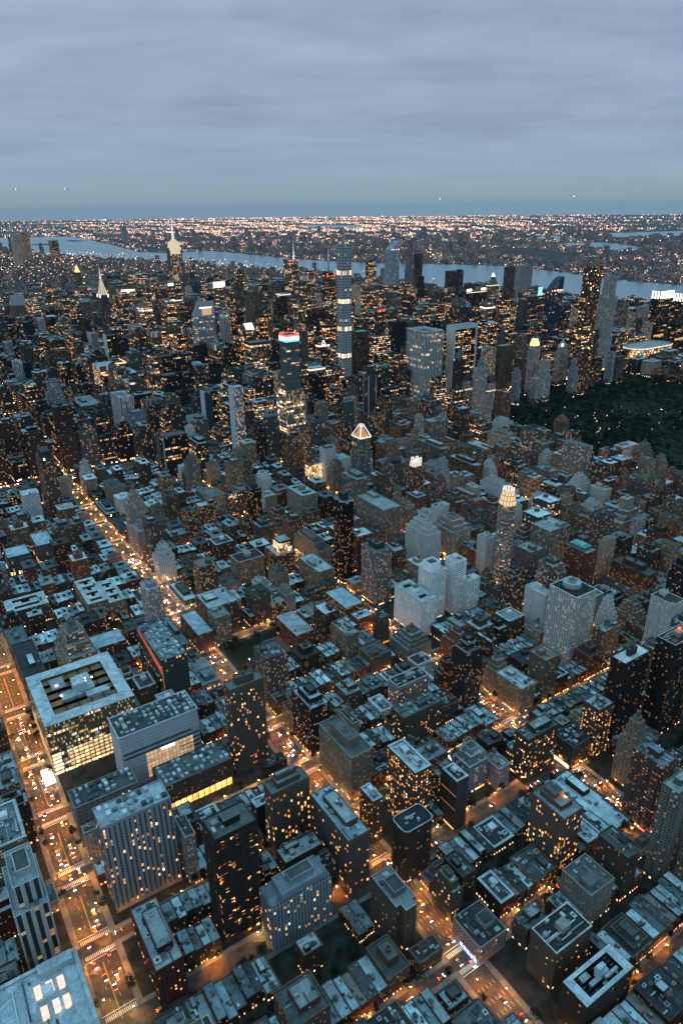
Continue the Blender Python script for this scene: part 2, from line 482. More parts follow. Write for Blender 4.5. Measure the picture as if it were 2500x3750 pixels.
PALE, MID, DARK, BLUE = (.54, .66, .70), (.24, .29, .30), (.035, .04, .042), (.26, .36, .42)
STY = {
    'clinic': S_((.30, .22, .13), (.45, .53, .57), 1.6, 4.2, .72, .62, .42, .55, .15, (.05, .045, .035)),
    'hosp': S_((.46, .50, .54), (.05, .06, .065), 4.5, 4.0, 0.0, .8, .1, .55, 0, (.06, .07, .08)),
    'blankgrey': S_((.26, .27, .28), (.06, .075, .08), 5, 4, .3, .25, .03, .6, .06),
    'stripe': S_((.30, .31, .33), (.34, .42, .45), 3.6, 3.0, .34, .86, .10, .35, 0),
    'balcdark': S_((.10, .095, .085), (.10, .12, .12), 3.4, 3.0, .7, .62, .16, .22, 0),
    'redbrick': S_((.21, .085, .06), (.30, .33, .36), 3.0, 3.1, .4, .5, .12, .15),
    'bluegrey': S_((.26, .30, .34), (.20, .25, .28), 2.6, 3.1, .42, .7, .13, .35),
    'brown': S_((.15, .11, .085), (.32, .38, .40), 3.0, 3.0, .4, .5, .13, .12),
    'brownlit': S_((.13, .095, .07), (.38, .45, .48), 2.9, 3.0, .5, .55, .26, .12),
    'brownstripe': S_((.17, .14, .11), (.12, .155, .17), 3.0, 3.0, .42, .84, .10, .12),
    'brownbay': S_((.19, .16, .13), (.28, .35, .38), 2.8, 3.0, .5, .66, .12, .12),
    'brownpunch': S_((.14, .10, .08), (.13, .15, .16), 2.8, 3.0, .42, .5, .14, .2),
    'brownrib': S_((.13, .11, .095), (.06, .07, .07), 2.4, 3.0, .5, .9, .13, .18),
    'brownoffice': S_((.15, .125, .11), (.09, .10, .10), 2.2, 3.7, .62, .55, .2, .3, .2),
    'tanblank': S_((.29, .27, .23), (.25, .29, .29), 4.2, 3.0, .32, .45, .08, .15),
    'tanblankE': S_((.27, .235, .19), (.30, .35, .35), 3.0, 3.0, .45, .5, .16, .2),
    'tan': S_((.30, .26, .21), (.36, .42, .43), 3.0, 3.0, .42, .48, .18, .25),
    'tanpunch': S_((.28, .25, .21), (.33, .39, .40), 2.6, 3.1, .42, .52, .12, .3),
    'tanlit': S_((.42, .37, .30), (.42, .49, .51), 2.7, 3.1, .4, .5, .24, .35),
    'tanlitoff': S_((.30, .27, .23), (.2, .22, .2), 2.4, 3.6, .5, .55, .34, .45, .15),
    'greygrid': S_((.27, .28, .27), (.22, .27, .28), 2.5, 3.0, .48, .56, .13, .35),
    'pinkgrid': S_((.33, .27, .25), (.05, .06, .06), 2.9, 3.2, .4, .5, .15, .12),
    'pinkwin': S_((.40, .33, .29), (.30, .35, .36), 3.2, 3.1, .5, .56, .14, .2),
    'darkbrick': S_((.12, .105, .09), (.12, .145, .15), 3.0, 3.1, .42, .55, .09, .12),
    'darkgrid': S_((.155, .14, .12), (.14, .17, .17), 2.5, 3.0, .55, .62, .08, .25),
    'darkline': S_((.10, .085, .07), (.03, .035, .035), 30, 3.0, .96, .5, .04, .15),
    'darklit': S_((.095, .075, .06), (.10, .125, .13), 2.6, 3.4, .6, .55, .24, .22, .14),
    'darkrib': S_((.12, .125, .125), (.20, .24, .25), 2.6, 3.0, .5, .9, .14, .3),
    'paleglass': S_((.32, .37, .38), (.35, .42, .44), 2.4, 3.4, .7, .55, .14, .25),
    'paleglassblue': S_((.30, .36, .42), (.3, .34, .38), 3, 4, .8, .7, .12, .6, 0, (.16, .22, .28)),
    'redbalc': S_((.19, .12, .11), (.16, .23, .29), 2.8, 3.0, .6, .55, .26, .12),
    'greybalc': S_((.27, .30, .30), (.25, .31, .32), 2.8, 3.0, .55, .55, .12, .3),
    'greybalcdark': S_((.13, .135, .13), (.12, .14, .14), 3.0, 3.0, .7, .5, .1, .25),
    'balcgrey': S_((.28, .29, .31), (.26, .36, .41), 2.7, 2.9, .55, .6, .08, .2),
    'blackfew': S_((.045, .042, .038), (.12, .14, .145), 2.6, 3.0, .6, .6, .10, .12),
    'blackamber': S_((.03, .028, .026), (.06, .075, .08), 2.4, 3.6, .7, .6, .16, .18, .10, (.015, .015, .017)),
    'blackblank': S_((.022, .028, .03), (.05, .065, .07), 2.4, 3.6, .8, .7, .02, .2, 0, (.012, .018, .02)),
    'blackround': S_((.022, .02, .02), (.16, .20, .21), 2.6, 3.0, .8, .6, .13, .05, 0, (.012, .012, .012)),
    'whitebay': S_((.58, .58, .54), (.035, .045, .035), 3.4, 2.9, .52, .5, .2, .25),
    'white': S_((.60, .62, .61), (.33, .39, .40), 2.8, 2.9, .42, .42, .13, .3),
    'whitebalc': S_((.95, .97, .97), (.36, .43, .45), 4.0, 2.9, .78, .36, .13, .25),
    'whitepunch': S_((.50, .49, .45), (.33, .38, .38), 3.2, 3.3, .34, .45, .1, .3),
    'whiteedge': S_((.30, .34, .36), (.4, .46, .48), 2.0, 3.1, .74, .8, .34, .6, 0, (.12, .15, .17), 'E'),
    'whiterib': S_((.44, .48, .49), (.30, .36, .38), 3.6, 3.0, .36, .94, .17, .35),
    'greyglass': S_((.20, .215, .225), (.14, .165, .175), 2.2, 3.0, .7, .6, .17, .25, 0, (.12, .15, .17)),
    'grey': S_((.23, .245, .25), (.26, .32, .34), 3.2, 3.1, .38, .48, .09, .3),
    'greyrib': S_((.19, .195, .195), (.15, .18, .19), 2.2, 3.1, .5, .9, .08, .3),
    'greyoffice': S_((.21, .21, .205), (.2, .24, .25), 2.4, 3.6, .6, .55, .22, .3, .2),
    'greyribbon': S_((.24, .26, .27), (.28, .33, .35), 3.0, 3.6, .92, .45, .22, .3, .25),
    'greyedge': S_((.16, .165, .165), (.3, .34, .36), 3.2, 3.2, .6, .9, .06, .3),
    'palace': S_((.32, .29, .25), (.4, .38, .34), 3.2, 2.95, .72, .5, .3, .1, .1),
    'checker': S_((.07, .10, .105), (.18, .24, .26), 3.0, 4.0, .62, .62, .1, .2, .05, (.02, .035, .04)),
    'banded': S_((.31, .28, .24), (.22, .26, .25), 3.0, 3.2, .8, .45, .3, .7),
    'palegrid': S_((.36, .37, .36), (.34, .42, .46), 2.6, 3.0, .5, .6, .22, .28),
    'palestrip': S_((.34, .31, .27), (.3, .3, .28), 2.4, 3.0, .45, .9, .4, .45),
    'palelit': S_((.26, .22, .18), (.4, .4, .36), 3, 4, .6, .6, .5, .6),
    'darkboxglass': S_((.06, .085, .09), (.55, .63, .65), 2.4, 3.6, .8, .62, .12, .3, .12, (.05, .075, .08)),
    'tealdark': S_((.06, .095, .10), (.14, .21, .23), 2.2, 3.1, .7, .7, .06, .3, 0, (.04, .07, .075)),
    'tealglass': S_((.12, .165, .165), (.16, .22, .23), 2.6, 3.1, .7, .55, .13, .22, .04, (.09, .13, .135)),
    'tealgrey': S_((.25, .30, .295), (.26, .34, .345), 2.8, 3.0, .4, .45, .16, .22),
    'ribhall': S_((.21, .235, .23), (.38, .48, .53), 3.6, 6, .5, .8, .05, .2),
    'goldbox': S_((.24, .17, .09), (.24, .26, .26), 2.0, 3.6, .8, .8, .93, .28),
    'litoffice': S_((.10, .08, .065), (.07, .085, .09), 2.2, 3.6, .7, .52, .36, .18, .35),
    'litgrid': S_((.24, .215, .185), (.12, .13, .13), 2.8, 3.6, .6, .6, .45, .42, .2),
    'litrows': S_((.17, .15, .125), (.1, .12, .12), 2.2, 3.6, .76, .45, .45, .38, .35),
    'litstrips': S_((.16, .16, .15), (.2, .24, .25), 2.2, 3.6, .4, .95, .38, .15, .3),
    'orangelit': S_((.045, .038, .033), (.05, .06, .06), 3.4, 3.6, .62, .62, .45, 0.0, .2),
    'greenlit': S_((.16, .165, .13), (.05, .05, .05), 2.4, 3.8, .7, .55, .42, .42, .25, (.05, .06, .05)),
    'aluminium': S_((.34, .365, .39), (.38, .41, .44), 3.0, 3.6, .92, .42, .12, .35, .16),
    'pinstripe': S_((.62, .60, .54), (.4, .42, .4), 3.0, 3.3, .58, 1.0, .04, .4, 0, (.02, .02, .02)),
    'marble': S_((.60, .60, .58), (.22, .27, .28), 3.4, 3.6, .5, 1.0, .07, .25, .14, (.03, .04, .05)),
    'netgrey': S_((.36, .39, .39), (.26, .31, .33), 2.0, 2.9, .6, .62, .06, .3),
    'framedark': S_((.02, .02, .02), (.3, .33, .34), 2.2, 3.6, .85, .55, .24, .3, .3, (.012, .012, .012)),
    'checkthin': S_((.42, .45, .46), (.2, .2, .2), 4.4, 4.4, .62, .62, .04, .5, .03, (.06, .085, .1)),
    'pinkstripe': S_((.56, .42, .33), (.4, .35, .3), 2.6, 3.6, .36, .9, .34, .45),
    'bandlit': S_((.05, .045, .04), (.05, .06, .065), 2.2, 3.6, .96, .5, .18, .42, .5),
    'ribbondark': S_((.09, .08, .07), (.12, .14, .15), 30, 3.2, .98, .5, .55, .3),
    'bloom': S_((.22, .28, .30), (.2, .22, .22), 8, 3.6, .97, .62, .06, .25, .12, (.09, .14, .16)),
    'bloombase': S_((.36, .28, .19), (.30, .30, .27), 2.4, 3.6, .82, .72, .6, .46, .3, (.08, .08, .07)),
    'fireslab': S_((.20, .21, .23), (.2, .08, .03), 3, 3.1, .3, .4, .05, .1, 0, (.03, .03, .03), 'E'),
    'bluedark': S_((.025, .045, .075), (.03, .05, .08), 2.2, 3.5, .85, .75, .08, .35, .06, (.02, .045, .085)),
    'redwork': S_((.26, .14, .10), (.2, .12, .09), 3.2, 3.8, .55, .6, .42, .22, .1),
    'podium': S_((.30, .22, .14), (.3, .34, .35), 2.4, 5, .86, .8, .85, .5),
    'esb': S_((.30, .25, .2), (.4, .36, .3), 4, 6, .5, .8, .62, .4),
}


# ------------------------------------------------------------------ modelled windows for the nearest fronts
WINMESH = {}
LITCOL = [(1, .30, .06), (1, .42, .12), (1, .52, .2), (1, .66, .36), (1, .84, .66)]


def win_mesh(w, h, face, state):
    key = (round(w, 1), round(h, 1), face, state)
    if key not in WINMESH:
        m = MB()
        if face == 'N':
            m.box(-w / 2, 0.0, w / 2, .10, 0, h, PLAIN, (.05, .05, .05))
            gl = [(w / 2 - .08, .11, .08), (-w / 2 + .08, .11, .08), (-w / 2 + .08, .11, h - .08), (w / 2 - .08, .11, h - .08)]
        else:
            m.box(0.0, -w / 2, .10, w / 2, 0, h, PLAIN, (.05, .05, .05))
            gl = [(.11, -w / 2 + .08, .08), (.11, w / 2 - .08, .08), (.11, w / 2 - .08, h - .08), (.11, -w / 2 + .08, h - .08)]
        if state:
            m.face(gl, GLOW, LITCOL[(state - 1) % 5], ((.5, 1.0, 1.9, 3.2)[(state - 1) // 5], 0, 0), uv=[(.5, .5)] * 4)
        else:
            m.face(gl, PLAIN, (.035, .042, .05))
        o = m.build('window')
        WINMESH[key] = o.data
        bpy.data.objects.remove(o)
    return WINMESH[key]


def model_windows(root, r, H, S, most=100, z0=4.5):
    x0, y0, x1, y1 = r
    rng = random.Random(int(x0 * 7 + y0))
    lst = []
    for face, L in (('N', x1 - x0), ('E', y1 - y0)):
        nb = max(1, round(L / S['bay']))
        nf = max(1, int((H - z0 - 1.5) / S['floor']))
        ww, hh = L / nb * min(.9, S['ww']), S['floor'] * min(.82, S['wh'])
        for i in range(nb):
            for j in range(nf):
                a = L * (i + .5) / nb
                z = z0 + j * S['floor']
                p = (x0 + a, y1, z) if face == 'N' else (x1, y0 + a, z)
                st = 0
                if rng.random() < S['lit'] * 1.25:
                    st = 1 + min(4, int(abs(rng.gauss(S['tone'] * 3.2 + .5, 1.5)))) + 5 * rng.choice((0, 0, 1, 1, 2, 3))
                lst.append(((Vector(p) - CAM).length, p, ww, hh, face, st))
    lst.sort(key=lambda t: t[0])
    rest = MB()
    for n, (dd, p, ww, hh, face, st) in enumerate(lst):
        if n < most:
            o = bpy.data.objects.new('window', win_mesh(ww, hh, face, st))
            col.objects.link(o)
            o.location = p
            o.parent = root
        else:
            x, y, z = p
            g = (GLOW, LITCOL[(st - 1) % 5], ((.5, 1.0, 1.9, 3.2)[(st - 1) // 5], 0, 0)) if st else (PLAIN, (.035, .042, .05), (0, 0, 0))
            if face == 'N':
                rest.box(x - ww / 2, y + .01, x + ww / 2, y + .11, z, z + hh, g[0], g[1], g[2])
            else:
                rest.box(x + .01, y - ww / 2, x + .11, y + ww / 2, z, z + hh, g[0], g[1], g[2])
    if rest.v:
        rest.build('farther_windows', root)['kind'] = 'stuff'


def relief(root, r, H, S):
    """piers or string courses that stand proud of the wall"""
    x0, y0, x1, y1 = r
    c = tuple(min(1, k * 1.15) for k in S['wall'])
    m = MB()
    if S['wh'] > .8:
        for L, fc in ((x1 - x0, 'N'), (y1 - y0, 'E')):
            nb = max(1, round(L / S['bay']))
            for i in range(nb + 1):
                a = L * i / nb
                if fc == 'N':
                    m.box(x0 + a - .3, y1 + .02, x0 + a + .3, y1 + .5, 3.5, H + .2, STONE, c)
                else:
                    m.box(x1 + .02, y0 + a - .3, x1 + .5, y0 + a + .3, 3.5, H + .2, STONE, c)
        m.build('piers', root)
    else:
        z = 4.0
        k = 0
        while z < H - 2:
            q = .16 if k % 5 else .4
            m.side(rect(x0 - q, y0 - q, x1 + q, y1 + q), z, z + .3, STONE, c)
            m.cap(rect(x0 - q, y0 - q, x1 + q, y1 + q), z + .3, STONE, c)
            z += S['floor'] * (1 if k else 1)
            k += 1
        z = H - .6
        m.side(rect(x0 - .5, y0 - .5, x1 + .5, y1 + .5), z, z + .5, STONE, c)
        for qa, qb in (((x0 - .5, y0 - .5), (x1 + .5, y0)), ((x0 - .5, y1), (x1 + .5, y1 + .5)), ((x0 - .5, y0), (x0, y1)), ((x1, y0), (x1 + .5, y1))):
            m.cap(rect(qa[0], qa[1], qb[0], qb[1]), z + .5, STONE, c)
        m.build('string_courses', root)


# ------------------------------------------------------------------ rooftop things
def vary(c, a=.12):
    k = 1 + random.uniform(-a, a)
    return tuple(max(0, min(1, x * k)) for x in c)


def part(name, parent, fn):
    mb = MB()
    fn(mb)
    return mb.build(name, parent)


def water_tank(parent, x, y, z, s=1.0, simple=False):
    """timber tank on a steel stand with a conical lid"""
    mb = MB()
    c = circle(x, y, 1.9 * s, 10)
    wood = vary((.13, .10, .08), .25)
    mb.block(c, z + 2.4 * s, z + 6.0 * s, PLAIN, wood)
    if simple:
        mb.cone(circle(x, y, 2.1 * s, 10), z + 6.0 * s, z + 7.3 * s, PLAIN, (.09, .085, .08))
    t = mb.build('water_tank', parent)
    if not simple:
        part('lid', t, lambda m: m.cone(circle(x, y, 2.1 * s, 10), z + 6.0 * s, z + 7.3 * s, PLAIN, (.09, .085, .08)))

        def stand(m):
            for sx in (-1, 1):
                for sy in (-1, 1):
                    m.box(x + sx * 1.2 * s - .12, y + sy * 1.2 * s - .12, x + sx * 1.2 * s + .12, y + sy * 1.2 * s + .12, z, z + 2.4 * s, PLAIN, (.05, .05, .05))
        part('stand', t, stand)
    return t


def drum(parent, x, y, z, r=3.0, h=4.0, colr=(.30, .28, .25)):
    def f(m):
        c = circle(x, y, r, 14)
        m.side(c, z, z + h, PLAIN, colr)
        m.rim(c, z + h, colr, (.05, .05, .05), 1.0, .5)
    return part('rooftop_drum', parent, f)


UNIT_COLS = [(.36, .42, .44), (.22, .26, .27), (.10, .11, .11), (.30, .32, .31), (.05, .055, .055), (.44, .5, .52)]


def clutter(parent, r, z, n, near=True, lamp=.0):
    """air handlers, stair heads and ducts standing on a roof rectangle"""
    x0, y0, x1, y1 = r
    w, d = x1 - x0, y1 - y0
    if w < 2 or d < 2:
        return
    if not near:
        n = min(n, 2)
    used = []
    for k in range(n):
        for _ in range(6):
            a, b = random.uniform(1.0, min(4.5, w * .35)), random.uniform(1.0, min(4.5, d * .35))
            x, y = random.uniform(x0, x1 - a), random.uniform(y0, y1 - b)
            if all(x > q[2] or x + a < q[0] or y > q[3] or y + b < q[1] for q in used):
                break
        else:
            continue
        used.append((x, y, x + a, y + b))
        c = vary(random.choice(UNIT_COLS))
        t = random.random()
        if t < .3:
            part('stair_bulkhead', parent, lambda m: (m.box(x, y, x + a, y + b, z, z + 2.8, STONE, vary((.2, .18, .16), .4), topmat=ROOF, topcol=c)))
        elif t < .8:
            h = random.uniform(.7, 2.0)

            def f(m):
                m.box(x, y, x + a, y + b, z + .25, z + .25 + h, PLAIN, c)
                m.block(circle(x + a / 2, y + b / 2, min(a, b) * .32, 8), z + .25 + h, z + .45 + h, PLAIN, (.05, .05, .05))
                m.box(x + .1, y + .1, x + a - .1, y + b - .1, z, z + .25, PLAIN, (.05, .05, .05))
            part('air_handler', parent, f)
        else:
            L = random.uniform(.3, .6) * max(w, d)

            def f(m):
                if w > d:
                    m.box(x, y, min(x + L, x1), y + .7, z + .3, z + 1.0, PLAIN, c)
                else:
                    m.box(x, y, x + .7, min(y + L, y1), z + .3, z + 1.0, PLAIN, c)
            part('duct', parent, f)
    if random.random() < lamp:
        x, y = random.uniform(x0, x1), random.uniform(y0, y1)
        part('roof_light', parent, lambda m: m.box(x, y, x + .5, y + .5, z + 2, z + 2.5, GLOW, (1, .6, .25), (60, 0, 0)))


def balconies(parent, poly_rect, z0, z1, step, faces='NE', depth=1.3, colr=(.3, .3, .3), runs=2):
    """one slab with its solid front per storey and bay"""
    x0, y0, x1, y1 = poly_rect
    z = z0 + step
    n = 0
    while z < z1 - 2 and n < 90:
        mb = MB()
        for fc in faces:
            if fc == 'N':
                L = (x1 - x0) / runs
                for k in range(runs):
                    a, b = x0 + L * (k + .14), x0 + L * (k + .86)
                    mb.box(a, y1 + .02, b, y1 + depth, z - .2, z, PLAIN, colr)
                    mb.box(a, y1 + depth - .1, b, y1 + depth + .04, z, z + 1.0, PLAIN, colr)
            else:
                L = (y1 - y0) / runs
                for k in range(runs):
                    a, b = y0 + L * (k + .14), y0 + L * (k + .86)
                    mb.box(x1 + .02, a, x1 + depth, b, z - .2, z, PLAIN, colr)
                    mb.box(x1 + depth - .1, a, x1 + depth + .04, b, z, z + 1.0, PLAIN, colr)
        mb.build('balcony_row', parent)
        z += step
        n += 1


def gridroof(body, root, r, H, S, nx, ny, holes, depth, roofcol, seed):
    """a roof plate with light wells cut through it"""
    x0, y0, x1, y1 = r
    mb = MB()
    for i in range(nx):
        for j in range(ny):
            a, b = x0 + (x1 - x0) * i / nx, x0 + (x1 - x0) * (i + 1) / nx
            c, d = y0 + (y1 - y0) * j / ny, y0 + (y1 - y0) * (j + 1) / ny
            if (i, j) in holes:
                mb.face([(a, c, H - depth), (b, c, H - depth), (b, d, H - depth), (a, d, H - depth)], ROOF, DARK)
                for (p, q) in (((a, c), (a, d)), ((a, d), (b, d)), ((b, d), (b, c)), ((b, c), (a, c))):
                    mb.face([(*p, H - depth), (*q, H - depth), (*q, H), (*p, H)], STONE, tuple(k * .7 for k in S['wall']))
            else:
                mb.face([(a, c, H), (b, c, H), (b, d, H), (a, d, H)], ROOF, roofcol)
    return mb.build('roof', root)


def make_building(name, r, H, S, shape, near=False, mid=True, seed=None):
    """body mesh with parapet, then the parts that stand on it; returns the root object"""
    x0, y0, x1, y1 = r
    w, d = x1 - x0, y1 - y0
    cx, cy_ = (x0 + x1) / 2, (y0 + y1) / 2
    seed = random.random() * 90 if seed is None else seed
    roofc = vary(S['roof'], .15)
    wall = S['wall']
    rimc = tuple(min(1, c * 1.2 + .05) for c in wall)
    B = MB()
    P = []          # deferred parts: (name, fn)
    root_after = []  # functions needing the root

    def inset(k):
        return (x0 + w * k, y0 + d * k, x1 - w * k, y1 - d * k)

    def flat(rr, z, zt, rc=None, v0=0, w_=.5, rimcol=None):
        B.walls(rect(*rr), z, zt, S, seed, v0)
        B.rim(rect(*rr), zt, wall, rc or roofc, 1.1, w_, rimcol)

    if shape in ('flat', 'tank', 'tankround', 'flatblue', 'flatdark', 'flatred', 'whiteroof', 'equip', 'bulk', 'bulkdark', 'bulkwhite', 'rim', 'rimdark',
                 'pent', 'longpent', 'reds', 'ribcap', 'litbar', 'crownfloors', 'crownrow', 'crownblock', 'metsign', 'twosigns', 'bluescreen', 'whitecrown',
                 'finL', 'fin', 'finlights', 'antenna', 'spirewhite', 'spiky', 'tricrown', 'tealroof', 'lantern', 'darkbox', 'topbox', 'tealcap', 'balc',
                 'whitepanel', 'crane', 'pyr', 'pyrgreen', 'goldpyr', 'hip', 'mansard', 'spire', 'archcrown', 'framecrown', 'crownfire', 'bluehat', 'garden',
                 'crownhole', 'narrowtop', 'well', 'dome', 'litcap', 'spikelit', 'pyrpale', 'crowncut'):
        rc = {'flatblue': (.36, .47, .53), 'flatdark': (.03, .035, .037), 'flatred': (.25, .07, .02), 'whiteroof': (.62, .68, .70), 'equip': S['roof'], 'bulkwhite': (.6, .66, .67),
              'rimdark': (.02, .024, .025), 'tealroof': (.10, .36, .36), 'garden': (.02, .03, .02)}.get(shape, roofc)
        wr = {'rim': 2.2, 'rimdark': 1.1, 'whiteroof': .9, 'garden': 1.2}.get(shape, .5)
        rcol = {'rim': (.42, .5, .53), 'rimdark': (.42, .46, .47), 'whiteroof': (.6, .66, .68)}.get(shape)
        if shape == 'crownfloors':
            B.walls(rect(*r), 0, H - 16, S, seed)
            S2 = dict(S, lit=.97, tone=.75, ww=.75, wh=.72, bay=4, floor=8)
            B.walls(rect(*r), H - 16, H - 2, S2, seed, 20)
            flat(r, H - 2, H, rc, 60)
        elif shape == 'crownrow':
            B.walls(rect(*r), 0, H - 12, S, seed)
            B.walls(rect(*r), H - 12, H - 7, dict(S, lit=1.0, tone=.6, ww=.8, wh=.8, bay=4, floor=5), seed, 20)
            B.walls(rect(*r), H - 7, H, dict(S, ww=0, wall=tuple(c * .7 for c in wall)), seed, 60)
            B.rim(rect(*r), H, wall, rc)
        elif shape == 'ribcap':
            B.walls(rect(*r), 0, H - 14, S, seed)
            B.walls(rect(*r), H - 14, H, dict(S, ww=.5, wh=1, bay=2, floor=14, lit=.1, wall=(.14, .15, .15)), seed, 60)
            B.rim(rect(*r), H, wall, rc)
        elif shape == 'litcap':
            flat(r, 0, H * .66)
            rr = (x0 + w * .05, y0 + d * .35, x1 - w * .25, y1 - d * .12)
            B.walls(rect(*rr), H * .66, H - 3, dict(S, lit=.9, tone=.5, ww=.9, wh=.75, bay=2.6, floor=3.6), seed, 40)
            B.walls(rect(*rr), H - 3, H, dict(S, ww=0), seed, 60)
            B.rim(rect(*rr), H, wall, (.28, .34, .36))
        elif shape == 'mansard':
            B.walls(rect(*r), 0, H * .82, S, seed)
            B.cone(rect(*r), H * .82, H, ROOF, (.05, .06, .06), tip=.55)
        elif shape == 'hip':
            B.walls(rect(*r), 0, H * .84, S, seed)
            B.cone(rect(*r), H * .84, H, ROOF, (.16, .06, .045), tip=.25)
        elif shape in ('pyr', 'goldpyr', 'pyrgreen', 'pyrpale'):
            flat(r, 0, H if shape != 'pyrpale' else H * .84, rc)
        elif shape == 'crowncut':
            # twin shaft: a deep slot between two ribbed halves
            m = x0 + w * .52
            for a, b in ((x0, m - w * .05), (m + w * .05, x1)):
                flat((a, y0, b, y1), 0, H)
            flat((m - w * .05, y0 + 1, m + w * .05, y1 - d * .18), 0, H - 4)
        elif shape == 'well':
            B.walls(rect(*r), 0, H, S, seed)
            B.rim(rect(*r), H, (.5, .52, .52), (.10, .13, .14), 6.0, 5.0, (.42, .5, .53))
        else:
            flat(r, 0, H, rc, 0, wr, rcol)
        zt = H - 1.1
        inn = (x0 + wr + .6, y0 + wr + .6, x1 - wr - .6, y1 - wr - .6)
        area = w * d

        def add(root):
            k = 3 if not mid else (min(16, 5 + int(area / 70)) if near else min(10, 3 + int(area / 120)))
            if shape in ('flat', 'tank', 'tankround', 'flatdark', 'pent', 'fin', 'bluehat', 'metsign', 'rim', 'rimdark', 'flatred', 'finL', 'finlights'):
                if shape in ('flat', 'tank', 'tankround', 'flatdark') and w > 7 and d > 7:
                    bw, bd = max(3, w * random.uniform(.22, .4)), max(3, d * random.uniform(.22, .4))
                    bx, by = random.uniform(x0 + 1.5, x1 - 1.5 - bw), random.uniform(y0 + 1.5, y1 - 1.5 - bd)
                    bh = random.uniform(3, 6)

                    def f(m):
                        m.side(rect(bx, by, bx + bw, by + bd), zt, zt + bh, STONE, vary(wall, .2))
                        m.rim(rect(bx, by, bx + bw, by + bd), zt + bh, wall, vary(roofc, .3), .6, .3)
                    part('bulkhead', root, f)
                clutter(root, inn, zt, k, near)
            if shape == 'tank':
                water_tank(root, x0 + w * random.uniform(.25, .75), y0 + d * random.uniform(.25, .75), zt + (3 if area > 150 else 0), 1.0, not near)
            if shape == 'tankround':
                drum(root, cx, cy_, zt, min(w, d) * .24, 6, tuple(min(1, c * 1.05) for c in wall))
            if shape == 'reds':
                def f(m):
                    for a in range(6):
                        m.box(x0 + w * (.1 + a * .15), y1 - 2, x0 + w * (.1 + a * .15) + 2, y1 - 1, H, H + 2, GLOW, (1, .03, .01), (6, 0, 0))
                part('red_lamps', root, f)
            if shape == 'equip':
                mb = []
                nx, ny = max(2, int(w / 5)), max(1, int(d / 6))
                for i in range(nx):
                    for j in range(ny):
                        if random.random() < .75:
                            a = inn[0] + (inn[2] - inn[0]) * (i + .12) / nx
                            c = inn[1] + (inn[3] - inn[1]) * (j + .15) / ny
                            ww_, dd_ = (inn[2] - inn[0]) / nx * random.uniform(.4, .76), (inn[3] - inn[1]) / ny * random.uniform(.4, .72)
                            cc = vary(random.choice(UNIT_COLS), .3)
                            hh = random.uniform(.8, 3.4)
                            part('air_handler', root, lambda m: m.box(a, c, a + ww_, c + dd_, zt, zt + hh, PLAIN, cc))
            if shape in ('pent', 'longpent'):
                a0, a1, b0, b1 = (.15, .72, .2, .8) if shape == 'pent' else (.2, .8, .12, .78)
                rr = (x0 + w * a0, y0 + d * b0, x0 + w * a1, y0 + d * b1)
                hh = 6 if shape == 'pent' else 5

                def f(m):
                    m.side(rect(*rr), zt, zt + hh, STONE, tuple(c * .75 for c in wall))
                    m.rim(rect(*rr), zt + hh, wall, vary(MID, .3), .8, .4)
                    if shape == 'longpent':
                        q = (rr[0] + 1.5, rr[1] + (rr[3] - rr[1]) * .1, rr[2] - 1.5, rr[1] + (rr[3] - rr[1]) * .6)
                        m.box(*q, zt + hh - .8, zt + hh + 4, STONE, tuple(c * .9 for c in wall), topmat=ROOF, topcol=(.10, .12, .13))
                part('penthouse', root, f)
                clutter(root, (rr[0], rr[1], rr[2], rr[3]), zt + hh - .8 + (4.8 if shape == 'longpent' else 0), 3, near)
            if shape in ('bulk', 'bulkdark', 'bulkwhite'):
                cc = {'bulk': tuple(c * .9 for c in wall), 'bulkdark': (.035, .037, .037), 'bulkwhite': (.05, .045, .042)}[shape]
                k_ = .24 if shape != 'bulkwhite' else .36
                rr = (x0 + w * k_, y0 + d * k_, x1 - w * k_, y1 - d * k_)

                def f(m):
                    m.side(rect(*rr), zt, zt + 8, STONE, cc)
                    m.rim(rect(*rr), zt + 8, cc, (.10, .12, .125), 1, .5)
                part('bulkhead', root, f)
                drum(root, (rr[0] + rr[2]) / 2, (rr[1] + rr[3]) / 2, zt + 7, min(w, d) * .11, 2.5, cc)
            if shape in ('rim', 'whiteroof'):
                a, b = x0 + w * .3, y0 + d * .25
                cc = (.6, .66, .67) if shape == 'rim' else (.07, .08, .085)
                part('stair_bulkhead', root, lambda m: m.box(a, b, a + min(6, w * .3), b + min(6, d * .25), zt, zt + 3.5, STONE, cc, topmat=ROOF, topcol=cc))
            if shape == 'rimdark':
                part('bulkhead', root, lambda m: m.box(cx - w * .12, cy_ - d * .16, cx + w * .1, cy_ + d * .16, zt, zt + 5, STONE, (.27, .25, .22), topmat=ROOF, topcol=(.3, .3, .28)))
                if H > 90:
                    part('beacon', root, lambda m: m.box(cx - 1, cy_ - 1, cx + 1, cy_ + 1, zt + 7, zt + 9, GLOW, (1, .03, .01), (14, 0, 0)))
            if shape == 'litbar':
                part('lit_sign', root, lambda m: (m.box(x0 - .3, y1 - 1, x1 + .3, y1 + .4, H - 7, H, GLOW, (1, .95, .85), (2.6, 0, 0)), m.box(cx - 7, y1 - .5, cx + 7, y1 + .8, H - 11, H - 2, GLOW, (.85, .9, 1), (2, 0, 0))))
            if shape == 'crownblock':
                part('lit_crown', root, lambda m: (m.box(x0 + 1, y0 + d * .3, x1 - 1, y1 - 1, zt, zt + 22, GLOW, (1, .9, .78), (2.2, .35, 0)), ))
            if shape == 'metsign':
                # lit roof sign, read from here only as a white bar
                part('lit_sign', root, lambda m: m.box(cx - 11, y1 + .05, cx + 11, y1 + .7, H - 13, H - 3, GLOW, (1, .93, .82), (3.2, .12, 0)))
